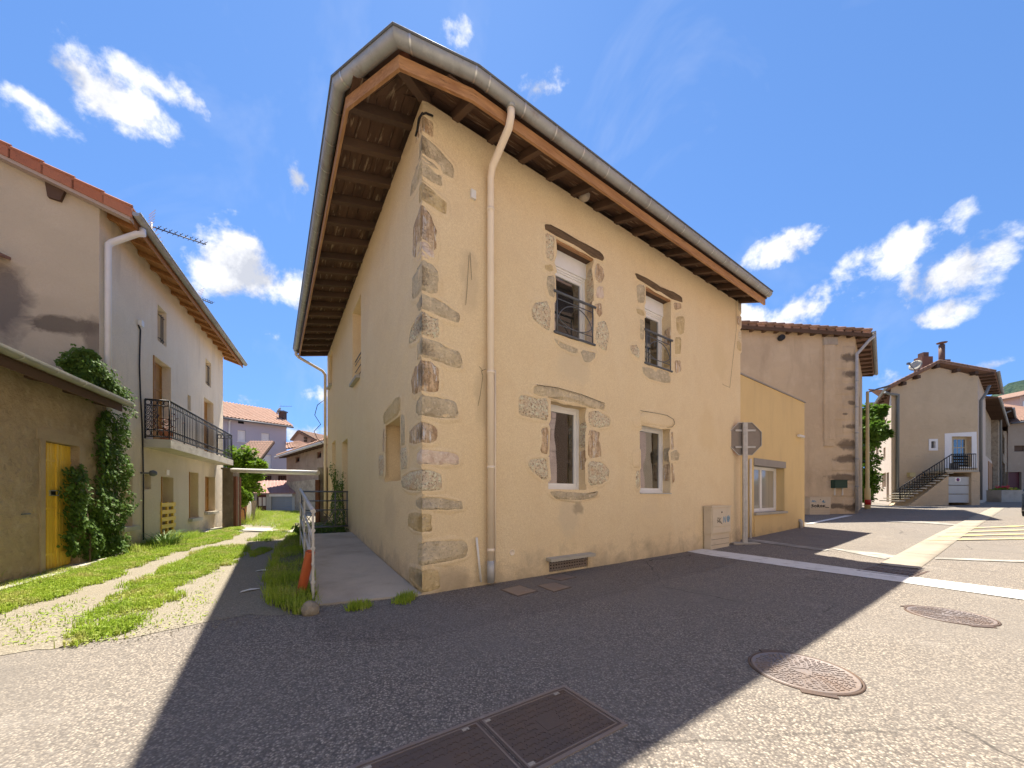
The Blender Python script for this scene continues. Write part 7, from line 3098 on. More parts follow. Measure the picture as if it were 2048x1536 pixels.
m_church = mat('reddish_ashlar', (.60, .43, .37), .95, .1, rand=[((.50, .38, .33), .8), ((.68, .52, .43), .6)], var=[(2, 6, .4, .7, (.42, .30, .26), .7), (8, 5, .55, .75, (.70, .56, .48), .5)], bump=[(12, 5, .03)])
oppO = C0 + nR * 8.2 * H
fO = Face(oppO, -dR, -nR)      # faces the ochre house
ch_ = plain_block(fO, -9.5 * H, -4.3 * H, 14.0, 8, 'ashlar_house', 'tall reddish stone building on the opposite side of the street', m_church,
                  [], m_btile)
plain_block(fO, -4.2 * H, 11.0 * H, 7.5, 8, 'bounce_terrace', 'unseen cream terrace added across the street to bounce light at the ochre house', mat('bounce_cream_render', (.86, .78, .63), .9),  # unseen, added to bounce warm light onto the facade
            [(s, s + 1, z, z + 1.6) for s in (-3.4, -.4, 2.6, 5.6, 8.6) for z in (1.1, 4.3)], m_rtile)
# ashlar courses on the stretch that the panes mirror
k = 0
for j in range(24):
    z = .1 + j * .56
    s = -9.5 * H - (j % 2) * .3
    while s < -4.2 * H:
        w_ = rnd.uniform(.5, 1.0)
        a, b = max(s, -9.5 * H) + .01, min(s + w_, -4.2 * H) - .012
        if b - a > .15:
            mb = MB()
            mb.fbox(fO, a, b, z, z + .54, .0, .02 + rnd.uniform(0, .03))
            mb.build('stone', m_church, ch_)
        s += w_
plain_block(Face(C0 + nR * 8.6 * H, -dR, -nR), -13.2 * H, -9.7 * H, 12.5, 8, 'reflection_block_dark', 'unseen dark block added across the street to darken the pane reflections', m_rafter, [], m_btile)  # unseen block added so the panes mirror something dark
plain_block(Face(C0 + nR * 8.2 * H, -dR, -nR), -15.8 * H, -13.3 * H, 14.0, 8, 'ashlar_tower', 'narrow reddish stone building beyond the dark block across the street', m_church, [], m_btile)
plain_block(Face(C0 + nR * 8.5 * H, -dR, -nR), -27 * H, -16.0 * H, 12.5, 8, 'reflection_block_brown', 'unseen dull brown block added across the street to keep sky out of the panes', m_brownr, [], m_btile)  # unseen, added to hide sky from the pane reflections
plain_block(Face(Vector((-14, -9.5, 0)), Vector((1, .12, 0)).normalized(), Vector((-.12, 1, 0)).normalized()), -4, 13.0, 8.5, 8, 'rear_bounce_terrace', 'unseen cream block added behind the viewer for bounced light', m_slit,  # unseen block added behind the viewer as a bounce surface
            [(0, 1, 1, 2.6), (3, 4, 1, 2.6), (6, 7, 1, 2.6), (0, 1, 4.4, 6.2), (3, 4, 4.4, 6.2), (6, 7, 4.4, 6.2)], m_rtile)
# ------------------------------------------------------------------ end of the alley
# pillars and the steel height bar
yB = 11.3 * H


def P0(u, y, v=None):
    return D(u, HV if v is None else v, y)


m_oldconc = mat('stained_old_concrete', (.22, .185, .14), .95, .1, var=[(2, 7, .4, .7, (.12, .10, .075), .8), (7, 6, .55, .75, (.32, .28, .22), .6)], bump=[(15, 6, .02)])
m_rustpost = mat('rust_brown_steel', (.17, .075, .045), .8, .2, var=[(3, 6, .4, .7, (.11, .05, .035), .7)])
for (ul, ur, vt, vb, lab) in ((444.5, 466, 938, 1046, 'brown stained concrete gate pillar beside the alley house'), (637, 654.5, 938, 1066, 'dark stained concrete gate pillar against the far end of the ochre house')):
    y = yB if ul < 500 else 10.6 * H
    a, b = D(ul, HV, y), D(ur, HV, y)
    zt_ = H + (HV - vt) / F * y
    t = thing('gate_pillar', lab, 'pillar', ((a.x + b.x) / 2, y, 0), 'concrete pillars of the alley entrance')
    mb = MB()
    w2 = (b.x - a.x) / 2
    mb.box(Vector(((a.x + b.x) / 2, y + .16, zt_ / 2 - .1)), Vector((w2, 0, 0)), Vector((0, .16, 0)), Vector((0, 0, zt_ / 2 + .1)))
    mb.build('shaft', m_oldconc, t)
    mb = MB()
    mb.box(Vector(((a.x + b.x) / 2, y + .16, zt_ + .02)), Vector((w2 + .03, 0, 0)), Vector((0, .19, 0)), Vector((0, 0, .03)))
    mb.build('cap', m_oldconc, t)
pa_, pb_ = D(464, 940.5, yB), D(636.5, 946, 10.4 * H)
hbar = thing('height_barrier', 'white horizontal pipe on rust brown posts spanning the alley', 'height barrier', (pa_.x, pa_.y, 0))
mb = MB()
mb.tube([pa_, pb_], .078, 12)
mb.build('crossbar', m_pvcw, hbar)
for (ul, ur, y) in ((466.5, 472, yB), (472.5, 479, yB + .3), (630, 637, 10.5 * H)):
    a, b = D(ul, HV, y), D(ur, HV, y)
    zt_ = (pa_.z if ul < 500 else pb_.z) - .22 - (.02 if ul == 472.5 else 0)
    mb = MB()
    mb.box(Vector(((a.x + b.x) / 2, y + .05, zt_ / 2 - .1)), Vector(((b.x - a.x) / 2, 0, 0)), Vector((0, .04, 0)), Vector((0, 0, zt_ / 2 + .1)))
    mb.build('post', m_rustpost, hbar)

# odds and ends beside the alley
def standing_board(name, label, cat, u0, u1, vt, y, m_, th=.03, lean=0.0, n=1):
    a, b = D(u0, HV, y), D(u1, HV, y)
    z = H + (HV - vt) / F * y
    t = thing(name, label, cat, ((a.x + b.x) / 2, y, 0))
    for k in range(n):
        x0_, x1_ = a.x + (b.x - a.x) * k / n + .005, a.x + (b.x - a.x) * (k + 1) / n - .005
        mb = MB()
        dz = rnd.uniform(-.05, .05) if n > 1 else 0
        mb.prism([Vector((x0_, y, -.1)), Vector((x1_, y, -.1)), Vector((x1_ + lean, y + .1, z + dz)), Vector((x0_ + lean, y + .1, z + dz))], (0, th, 0))
        mb.build('board' if n > 1 else 'panel', m_, t)
    return t


standing_board('board_fence', 'short weathered board fence beyond the steel posts', 'fence', 480, 490, 1014, 13.0 * H, m_lwood, n=3)
standing_board('grey_panel', 'grey sheet leaning by the alley beyond the board fence', 'panel', 493, 506, 1001, 13.8 * H, m_oldconc, lean=.1)
sb_ = thing('white_board', 'white rounded board leaning upright among the weeds', 'board', D(497, 1040, 13.4 * H))
mb = MB()
yy = 13.4 * H
c = D(497.5, 1020, yy)
pts = []
for k in range(16):
    a = 2 * math.pi * k / 16
    pts.append(Vector((c.x + .085 * math.cos(a) + .02 * math.sin(a), yy, c.z + .40 * math.sin(a))))
mb.prism(pts, (0, .04, 0))
mb.build('face', m_white, sb_)

# lilac house
yr_, yl_ = 33.0 * H, 29.5 * H
pr_ = D(573, HV, yr_)
pl2 = D(400, HV, 28.2 * H)
dLh = (Vector((pr_.x, pr_.y, 0)) - Vector((pl2.x, pl2.y, 0))).normalized()
fLh = Face(pl2, dLh, Vector((dLh.y, -dLh.x, 0)))
sE = fLh.s_at(573)
zE_ = fLh.z_at(573, 853)
lil = thing('lilac_house', 'tall lilac rendered house with white roller shutters and pink tiled roof beyond the alley', 'house', (pl2.x, pl2.y, -1))
m_lilac = mat('lilac_render', (.46, .44, .50), .9, .15, var=[(.6, 5, .4, .7, (.42, .40, .46), .6)], bump=[(40, 3, .006)])
lw = [prect(fLh, *w) for w in ((475, 491.5, 861, 883), (522.5, 539, 866.5, 887), (525, 543, 909.5, 936), (478, 494, 908, 934))]
vent = prect(fLh, 476, 488.5, 840.5, 847.5)
wall_mesh('wall', fLh, [(0, -2), (sE, -2), (sE, zE_), (0, zE_)], [rect(*b) for b in lw] + [rect(*vent)], .2, m_lilac, lil, rim=False)
for b in lw:
    mb = MB()
    n_ = 9
    for k in range(n_):
        z0 = b[2] + (b[3] - b[2]) * k / n_
        mb.fbox(fLh, b[0], b[1], z0 + .008, z0 + (b[3] - b[2]) / n_, -.16, -.12 - .012 * (k % 2))
    mb.fbox(fLh, b[0], b[1], b[2], b[3], -.18, -.161)
    sh = mb.build('roller_shutter', m_white, lil)
    mb = MB()
    mb.fbox(fLh, b[0] - .06, b[1] + .06, b[2] - .08, b[2] - .002, -.15, .06)
    mb.build('sill', m_pvcw, sh)
mb = MB()
mb.fbox(fLh, vent[0], vent[1], vent[2], vent[3], -.2, -.15)
mb.build('attic_vent', m_dark, lil)
bk = -fLh.n * 9
mb = MB()
e_ = fLh.P(sE, 0)
mb.poly([zp(e_, -2), zp(e_ + bk, -2), zp(e_ + bk, zE_), zp(e_ + bk / 2, zE_ + 1.7), zp(e_, zE_)])
mb.build('gable_wall', m_lilac, lil)
er_, el_ = fLh.P(sE + .45, zE_ - .05, .5), fLh.P(-.5, zE_ - .05, .5)
rr0, rl0 = D(551, 829, yr_ + 5.0), None
rdg = rr0.z
rr0 = fLh.P(sE + .1, zE_ + 2.35, -4.5)
rl0 = fLh.P(-.5, zE_ + 2.35, -4.5)
mb = MB()
gable_roof_sheet(mb, [er_, el_, rl0, rr0], .1)
gable_roof_sheet(mb, [rr0, rl0, rl0 - fLh.n * 5 - Vector((0, 0, 2.4)), rr0 - fLh.n * 5 - Vector((0, 0, 2.4))], .1)
rfl = mb.build('roof', m_ptile, lil)
mb = MB()
tiled_slope(el_ + Vector((0, 0, .14)), er_ + Vector((0, 0, .14)), rr0 + Vector((0, 0, .14)), rl0 + Vector((0, 0, .14)), .30, .05, mb)
mb.build('tile_courses', m_ptile, rfl, kind='stuff')
mb = MB()
mb.tube([el_ + fLh.n * .08 - Vector((0, 0, .05)), er_ + fLh.n * .08 - Vector((0, 0, .05))], .085, 8)
mb.build('gutter', m_iron, lil)
mb = MB()
mb.tube([fLh.P(*fLh.hit(u, v, .1), .1) for u, v in ((463, 838), (459, 843), (458.5, 875), (458.5, 1000))], .075, 8)
mb.build('downpipe', m_pvcw, lil)
cp_ = D(565.5, 842, yr_ + 1.2)
mb = MB()
mb.box(cp_ + Vector((0, 0, .1)), Vector((.26, 0, 0)), Vector((0, .3, 0)), Vector((0, 0, .85)))
chl = mb.build('chimney', mat('dark_chimney', (.10, .065, .055), .9), lil)
mb = MB()
mb.box(cp_ + Vector((0, 0, 1.0)), Vector((.34, 0, 0)), Vector((0, .38, 0)), Vector((0, 0, .07)))
mb.build('chimney_cap', m_iron, chl)
dc = D(557, 822, yr_ + 1.0)
d2 = thing('satellite_dish', 'small round satellite dish beside the chimney of the lilac house', 'satellite dish', dc)
mb = MB()
mb.lathe(dc, [(.01, -.08), (.25, -.06), (.40, .0), (.25, -.04), (.01, -.07)], 16, Vector((-.5, -.8, .3)).normalized())
mb.build('reflector', m_concrete, d2)
mb = MB()
mb.tube([dc + Vector((.12, .06, .0)), dc + Vector((.12, .06, -1.4))], .04, 6)
mb.tube([dc + Vector((.12, .06, -.5)), dc + Vector((.35, .06, -.5))], .02, 5)
mb.build('bracket', m_iron, d2)
q0 = D(560, 812.5, yr_ + 1.0)
aerial(q0, D(583.5, 812.8, yr_ + 1.4), 7, 'thin television aerial above the chimney of the lilac house')

# tiled lean-to in front of the lilac house
yT = 24 * H
fT = ffront(0, yT, 0)
lt = thing('tiled_outhouse', 'small outhouse with an old brown tiled roof half hidden by the bright green tree', 'outhouse', D(495, 1020, yT))
a0, a1, b0, b1 = fT.hit(455, 918, .4), fT.hit(523, 919, .4), fT.hit(455, 883), fT.hit(501, 883)
mb = MB()
E0, E1 = fT.P(a0[0], a0[1], .4), fT.P(a1[0], a1[1], .4)
R0, R1 = fT.P(b0[0], b0[1] + .3, -2.6), fT.P(b1[0] + .2, b1[1] + .3, -2.6)
gable_roof_sheet(mb, [E0, E1, R1, R0], .08)
rft = mb.build('roof', m_btile, lt)
mb = MB()
tiled_slope(E0 + Vector((0, 0, .12)), E1 + Vector((0, 0, .12)), R1 + Vector((0, 0, .12)), R0 + Vector((0, 0, .12)), .28, .045, mb)
mb.build('tile_courses', m_btile, rft, kind='stuff')
mb = MB()
mb.fbox(fT, a0[0], a1[0] - 1.6, -1.5, a0[1] - .05, -1.0, 0)
mb.build('wall', m_oldconc, lt)
mb = MB()
mb.bar(E1 + Vector((0, -.02, 0)), R1 + Vector((0, -.02, 0)), .05, .2)
mb.build('barge_board', m_rafter, lt)

# garage with ribbed red metal roof
yG = 25.5 * H
fGa = ffront(0, yG, 0)
gsl, gsr = fGa.s_at(511), fGa.s_at(603)
zg_t = fGa.z_at(550, 987.5)
zgb = -1.15
ga = thing('garage', 'small garage with ribbed maroon metal roof, grey roller door and dark red side door', 'garage', fGa.P((gsl + gsr) / 2, zgb))
gd_ = prect(fGa, 542.5, 584, 993, 1030)
dk = prect(fGa, 513, 532.5, 988.5, 1030)
gd_ = (gd_[0], gd_[1], zgb + .05, gd_[3])
dk = (dk[0], dk[1], zgb + .05, dk[3])
wall_mesh('wall', fGa, [(gsl, zgb - .5), (gsr, zgb - .5), (gsr, zg_t), (gsl, zg_t)], [rect(*gd_), rect(*dk)], .2, mat('pale_blockwork', (.42, .42, .38), .9), ga, rim=False)
m_roll = mat('grey_roller_door', (.26, .29, .31), .5, .4, .2)
n_ = 16
for k in range(n_):
    mb = MB()
    z0 = gd_[2] + (gd_[3] - gd_[2]) * k / n_
    mb.fbox(fGa, gd_[0], gd_[1], z0, z0 + (gd_[3] - gd_[2]) / n_ - .012, -.12, -.09)
    mb.build('roller_slat', m_roll, ga)
mb = MB()
mb.fbox(fGa, gd_[0] - .1, gd_[1] + .1, gd_[3] + .002, gd_[3] + .22, .002, .12)
mb.build('roller_housing', m_pvcw, ga)
mb = MB()
mb.fbox(fGa, dk[0], dk[1], dk[2], dk[3], -.15, -.1)
dd_ = mb.build('door', mat('dark_red_brown_door', (.10, .035, .03), .6), ga)
for k in range(2):
    mb = MB()
    w_ = (dk[1] - dk[0])
    mb.fbox(fGa, dk[0] + w_ * (.14 + .42 * k), dk[0] + w_ * (.44 + .42 * k), dk[2] + (dk[3] - dk[2]) * .6, dk[3] - .25, -.099, -.09)
    mb.build('pane', m_curtain, dd_)
ge0, ge1 = fGa.P(fGa.s_at(507, .3), fGa.z_at(507, 987, .3), .3), fGa.P(fGa.s_at(604, .3), fGa.z_at(604, 987, .3), .3)
gr0, gr1 = D(516, 962, yG + 2.9), D(594, 962, yG + 2.9)
m_rmetal = mat('maroon_sheet_metal', (.33, .17, .14), .5, .4, .2, var=[(1.0, 6, .4, .7, (.42, .26, .22), .7), (6, 5, .55, .75, (.22, .10, .08), .6)])
mb = MB()
gable_roof_sheet(mb, [ge0, ge1, gr1, gr0], .04)
rg_ = mb.build('roof', m_rmetal, ga)
for k in range(13):
    t = k / 12
    mb = MB()
    mb.bar(ge0.lerp(ge1, t) + Vector((0, 0, .06)), gr0.lerp(gr1, t) + Vector((0, 0, .06)), .05, .05)
    mb.build('roof_rib', m_rmetal, rg_)
# stone range behind the garage
yK = 29 * H
fK = ffront(0, yK, 0)
k0, k1 = fK.s_at(505), fK.s_at(600)
sr = thing('old_range', 'low old stone range with barred openings above the garage roof', 'outbuilding', fK.P(k0, -1))
zk = fK.z_at(550, 947)
ow_ = [prect(fK, *w) for w in ((524, 543, 951, 961), (556, 576, 951, 961))]
wall_mesh('wall', fK, [(k0, -2), (k1, -2), (k1, zk), (k0, zk)], [rect(*b) for b in ow_], .25, mat('old_pinkish_render', (.30, .22, .18), .95, var=[(1.2, 6, .4, .7, (.22, .16, .13), .7)], bump=[(10, 5, .03)]), sr, rim=False)
for b in ow_:
    mb = MB()
    mb.fbox(fK, b[0], b[1], b[2], b[3], -.25, -.2)
    w = mb.build('opening', m_dark, sr)
    for k in range(6):
        mb = MB()
        s = b[0] + (b[1] - b[0]) * (k + .5) / 6
        mb.fbox(fK, s - .02, s + .02, b[2], b[3], -.06, -.02)
        mb.build('bar', m_rustpost, w)
mb = MB()
mb.prism([fK.P(k0 - .2, zk, .3), fK.P(k1 + .2, zk, .3), fK.P(k1 + .2, zk + .02, -3), fK.P(k0 - .2, zk + .02, -3)], (0, 0, .08))
mb.build('roof', m_btile, sr)

# brown house on the right of the alley
pb0, pb1 = D(573, HV, 27.5 * H), D(660, HV, 20.6 * H)
dB = (Vector((pb1.x, pb1.y, 0)) - Vector((pb0.x, pb0.y, 0))).normalized()
fB = Face(pb0, dB, Vector((dB.y, -dB.x, 0)))
sB = fB.s_at(668)
zB_ = fB.z_at(580, 912)
br = thing('brown_barn', 'old brown rendered barn with two small dark windows and rubble foot behind the right pillar', 'barn', (pb0.x, pb0.y, -1))
wv = [prect(fB, *w) for w in ((590.5, 599, 913.5, 925), (633.5, 642.5, 903, 916.5))]
m_barn = mat('patched_brown_render', (.36, .265, .19), .95, .1, var=[(.8, 7, .42, .7, (.26, .19, .135), .8), (2.4, 6, .55, .75, (.45, .36, .27), .6), (1.2, 7, .6, .8, (.16, .12, .09), .6, (.5, .5, 3))], bump=[(12, 5, .03), (3, 5, .05)])
wall_mesh('wall', fB, [(0, -2), (sB, -2), (sB, zB_), (0, zB_)], [rect(*b) for b in wv], .25, m_barn, br, rim=False)
for b in wv:
    mb = MB()
    mb.fbox(fB, b[0] - .02, b[1] + .02, b[2] - .02, b[3] + .02, -.25, -.2)
    w = mb.build('window', m_dark, br)
    mb = MB()
    bars(mb, fB, b[0], b[1], b[2], b[3], .10, -.15, -.08)
    mb.build('frame', m_rustpost, w)
mb = MB()
zft = fB.z_at(600, 962)
mb.fbox(fB, 0, sB, -2, zft, .003, .12)
mb.build('rubble_foot', m_rubble, br)
mb = MB()
e0, e1 = fB.P(-.5, zB_ - .02, .7), fB.P(sB + .5, zB_ - .02, .7)
gable_roof_sheet(mb, [e0, e1, fB.P(sB + .5, zB_ + 1.7, -5), fB.P(-.5, zB_ + 1.7, -5)], .12)
rb = mb.build('roof', m_btile, br)
mb = MB()
tiled_slope(e0 + Vector((0, 0, .16)), e1 + Vector((0, 0, .16)), fB.P(sB + .5, zB_ + 1.88, -5), fB.P(-.5, zB_ + 1.88, -5), .3, .05, mb)
mb.build('tile_courses', m_ptile, rb, kind='stuff')
mb = MB()
mb.tube([e0 + fB.n * .08 - Vector((0, 0, .04)), e1 + fB.n * .08 - Vector((0, 0, .04))], .09, 8)
mb.build('gutter', m_galv, br)
for k in range(14):
    mb = MB()
    s = .2 + k * sB / 14
    mb.bar(fB.P(s, zB_ + .0, -.1), fB.P(s, zB_ - .12, .6), .1, .12)
    mb.build('rafter', m_rafter, br)

# farther house with a gable above it
yQ = 37 * H
fQ = ffront(0, yQ, 0)
fq = thing('far_gable_house', 'salmon gabled house whose roof shows over the brown barn', 'house', fQ.P(fQ.s_at(600), -1))
g = [fQ.hit(u, v) for u, v in ((587, 960), (660, 960), (660, 905), (640, 888), (598, 866.5), (587, 881))]
wall_mesh('wall', fQ, [(g[0][0], -2), (g[1][0], -2), (g[2][0], g[2][1]), (g[3][0], g[3][1]), (g[4][0], g[4][1]), (g[5][0], g[5][1])], [], .3, mat('salmon_render', (.52, .36, .27), .95, var=[(.8, 6, .4, .7, (.44, .30, .22), .6)]), fq, rim=False)
mb = MB()
T = fQ.P(*fQ.hit(598, 864), .35)
A = fQ.P(*fQ.hit(583.5, 882), .35)
B = fQ.P(*fQ.hit(643, 888), .35)
bkv = Vector((3.0, 9, 0))
gable_roof_sheet(mb, [A, T, T + bkv, A + bkv], .14)
gable_roof_sheet(mb, [B, T, T + bkv * 1.6, B + bkv * 1.6], .14)
rq = mb.build('roof', m_btile, fq)
mb = MB()
tiled_slope(B + Vector((0, 0, .2)), B + bkv * 1.6 + Vector((0, 0, .2)), T + bkv * 1.6 + Vector((0, 0, .2)), T + Vector((0, 0, .2)), .32, .05, mb)
mb.build('tile_courses', m_btile, rq, kind='stuff')
for u, v in ((612, 876), (626, 884), (612, 882)):
    a = fQ.hit(u, v)
    mb = MB()
    mb.box(fQ.P(a[0], a[1], .1), Vector((.13, 0, 0)), Vector((0, .15, 0)), Vector((0, 0, .13)))
    mb.build('purlin_end', m_rafter, fq)
# low tiled roof between lilac house and barn
fV = ffront(0, 31 * H, 0)
lr = thing('low_tiled_annex', 'low annex with a sunlit pink tiled roof between the lilac house and the barn', 'outbuilding', fV.P(fV.s_at(585), -1))
a = [fV.P(*fV.hit(u, v, o), o) for u, v, o in ((572, 899, .4), (622, 893, .4), (600, 884, -2.5), (572, 887, -2.5))]
mb = MB()
gable_roof_sheet(mb, a, .08)
rv = mb.build('roof', m_ptile, lr)
mb = MB()
tiled_slope(*[p + Vector((0, 0, .13)) for p in a], .3, .05, mb)
mb.build('tile_courses', m_ptile, rv, kind='stuff')
mb = MB()
mb.fbox(fV, fV.s_at(573), fV.s_at(620), -2, a[0].z - .05, -.4, 0)
mb.build('wall', m_concrete, lr)

# ------------------------------------------------------------------ foliage
def leaf(mb, c, d, n, L_, W_):
    """one folded leaf: two triangles either side of the midrib"""
    d = d.normalized()
    s = d.cross(n)
    if s.length < 1e-3:
        s = d.orthogonal()
    s.normalize()
    n = s.cross(d)
    a = mb.vert(c)
    b = mb.vert(c + d * L_ * .5 + s * W_ + n * W_ * .25)
    e = mb.vert(c + d * L_)
    f = mb.vert(c + d * L_ * .5 - s * W_ + n * W_ * .25)
    mb.face((a, b, e))
    mb.face((a, e, f))


def rv(r=1.0):
    while True:
        v = Vector((rnd.uniform(-1, 1), rnd.uniform(-1, 1), rnd.uniform(-1, 1)))
        if .05 < v.length < 1:
            return v * r


def inpoly(x, y, p):
    c = False
    j = len(p) - 1
    for i in range(len(p)):
        if (p[i][1] > y) != (p[j][1] > y) and x < (p[j][0] - p[i][0]) * (y - p[i][1]) / (p[j][1] - p[i][1]) + p[i][0]:
            c = not c
        j = i
    return c


def ivy(name, label, regions, stems, leafm=None, size=.05):
    """regions: (face, polygon of (s, z), bulge, count)"""
    fc0, p0 = regions[0][0], regions[0][1]
    base = fc0.P(sum(a for a, _ in p0) / len(p0), 0, 0)
    t = thing(name, label, 'climbing plant', base)
    mb = MB()
    for (fc, poly, bulge, n) in regions:
        x0_, x1_ = min(a for a, _ in poly), max(a for a, _ in poly)
        z0_, z1_ = min(b for _, b in poly), max(b for _, b in poly)
        k = 0
        tries = 0
        while k < n and tries < n * 12:
            tries += 1
            s, z = rnd.uniform(x0_, x1_), rnd.uniform(z0_, z1_)
            e = noise.noise(Vector((s * 3.3, z * 3.3, 4))) * .22
            if not inpoly(s + e, z + noise.noise(Vector((z * 3, s * 3, 8))) * .2, poly):
                continue
            dens = noise.noise(Vector((s * 5, z * 5, 1)))
            if dens < -.28 and rnd.random() < .7:
                continue
            o = bulge * (.35 + .65 * max(0, .5 + noise.noise(Vector((s * 2.6, z * 2.6, 3))))) * rnd.random() ** .5 + .02
            d = Vector((0, 0, -1)) + rv(.9) + fc.n * .4
            leaf(mb, fc.P(s, z, o), d, (fc.n + Vector((0, 0, .5)) + rv(.7)).normalized(), size * rnd.uniform(.7, 1.7), size * rnd.uniform(.4, .75))
            k += 1
    mb.build('foliage', leafm or m_leaf_ivy, t)
    for pts in stems:
        mb = MB()
        mb.tube(pts, .015, 5)
        mb.build('stem', m_bark, t)
    return t


def fp_(fc, pts, o=0):
    return [fc.hit(u, v, o) for u, v in pts]


def z2(pts):
    return [(x * .3256, 650 + y * .3256) for x, y in pts]


shf = fS
ivy('wall_ivy', 'tall dark ivy climbing the joint between shed and alley house up over the shed roof', [
    (shf, fp_(shf, z2([(590, 520), (700, 560), (770, 500), (760, 590), (730, 640), (760, 740), (770, 900), (760, 1000), (745, 1200), (740, 1330), (700, 1420), (590, 1400), (570, 1100), (570, 800), (575, 640)]), .12), .32, 4600),
    (fG, fp_(fG, z2([(350, 215), (380, 150), (450, 150), (500, 130), (580, 200), (585, 330), (630, 400), (560, 400), (480, 330)]), .1), .25, 1300),
    (shf, fp_(shf, z2([(590, 300), (640, 380), (740, 450), (770, 500), (700, 480), (640, 450), (590, 400)]), .35), .3, 900),
    (shf, fp_(shf, z2([(745, 600), (835, 640), (840, 660), (790, 665), (745, 640)]), .2), .12, 120),
], [[fS.P(.05, 0, .08), fS.P(.1, 1.5, .1), fS.P(.05, 2.3, .12)], [fS.P(.35, 0, .08), fS.P(.25, 1.2, .12), fS.P(.3, 2.6, .12)]])
_iv = [o for o in bpy.data.objects if o.name == 'wall_ivy'][0]
mb = MB()
for k in range(1500):
    t = rnd.random()
    q = fS.hit(182 + (252 - 182) * t + rnd.gauss(0, 5), 728 + (806 - 728) * t + rnd.gauss(0, 6), .25)
    p = fS.P(q[0], q[1], .25) + rv(.13)
    leaf(mb, p, Vector((0, 0, -1)) + rv(.9) + fS.n * .4, (fS.n + Vector((0, 0, .6)) + rv(.7)).normalized(), .05 * rnd.uniform(.7, 1.7), .05 * rnd.uniform(.4, .75))
mb.build('foliage', m_leaf_ivy, _iv)
ivy('wall_ivy', 'lower ivy mass spilling over the right leaf of the yellow door', [
    (shf, fp_(shf, z2([(470, 850), (492, 815), (520, 860), (545, 1000), (600, 1080), (640, 1180), (700, 1260), (760, 1360), (640, 1440), (500, 1430), (450, 1350), (430, 1100), (425, 1050), (430, 960), (455, 920)]), .2), .28, 3000)],
    [[fH.P(sd_r - .05, 0, .12), fH.P(sd_r - .1, .5, .10), fH.P(sd_r - .02, 1.0, .08)]])
ivy('wall_ivy', 'slim ivy growing beside the dark gate on the alley face of the ochre house', [
    (fL, fp_(fL, [(672, 925), (680, 940), (686, 975), (697, 945), (697, 965), (692, 990), (697, 1010), (697, 1064), (672, 1064), (668, 1010), (672, 985)]), .16, 1800)],
    [[fL.P(4.9 * H, .3, .05), fL.P(4.9 * H, 1.0, .06), fL.P(5.0 * H, 1.5, .06)]], size=.045)
# low creeper on the terrace behind the gate
mb = MB()
for k in range(1000):
    b = rnd.random()
    p = fL.P(4.30 * H + rnd.uniform(0, 1.0), 0, rnd.uniform(.05, 1.15)) + rv(.05)
    z = zt + abs(rnd.gauss(0, .06)) + (.12 * rnd.random() if b < .3 else 0)
    leaf(mb, Vector((p.x, p.y, z)), rv() + Vector((0, 0, .2)), Vector((0, 0, 1)) + rv(.6), rnd.uniform(.04, .08), rnd.uniform(.015, .03))
mb.build('ground_creeper', m_leaf_ivy, None, kind='stuff')


def tree(name, label, base, height, crown, n, size, m_, trunk_r=.1, seed=1, group=None):
    """crown: list of (centre, radii) lobes; leaves gather in clumps on the limbs"""
    t = thing(name, label, 'tree', base, group)
    mb = MB()
    rg = random.Random(seed)
    fork = base + Vector((0, 0, height * .35))
    mb.tube([base - Vector((0, 0, .2)), base + Vector((.03, .02, height * .18)), fork], [trunk_r, trunk_r * .85, trunk_r * .7], 8)
    clumps = []
    for (c, r) in crown:
        q = fork.lerp(c, .55) + Vector((rg.uniform(-.2, .2), rg.uniform(-.2, .2), .1))
        mb.tube([fork, q, c], [trunk_r * .5, trunk_r * .35, trunk_r * .15], 6)
        for k in range(14):
            while True:
                v = Vector((rg.uniform(-1, 1), rg.uniform(-1, 1), rg.uniform(-1, 1)))
                if .35 < v.length < 1:
                    break
            e = c + Vector((v.x * r[0], v.y * r[1], v.z * r[2]))
            mb.tube([c, c.lerp(e, .6) + Vector((0, 0, .05)), e], [trunk_r * .14, trunk_r * .1, trunk_r * .04], 4, False)
            clumps.append((e, max(r) * .30))
        clumps.append((c, max(r) * .4))
    mb.build('trunk', m_bark, t)
    mb = MB()
    for k in range(n):
        c, r = clumps[rg.randrange(len(clumps))]
        v = Vector((rg.gauss(0, .5), rg.gauss(0, .5), rg.gauss(0, .42))) * r
        d = v.normalized() + Vector((rg.uniform(-.6, .6), rg.uniform(-.6, .6), rg.uniform(-.9, .3)))
        nn = Vector((rg.uniform(-.7, .7), rg.uniform(-.7, .7), 1))
        leaf(mb, c + v, d, nn, size * rg.uniform(.7, 1.5), size * rg.uniform(.3, .55))
    mb.build('crown', m_, t)
    return t


def lobes(lst, y, dy):
    out = []
    for (u, v, ru, rv_) in lst:
        c = D(u, v, y + rnd.uniform(-dy, dy))
        k = y / F
        out.append((c, (ru * k, max(ru, rv_) * k, rv_ * k)))
    return out


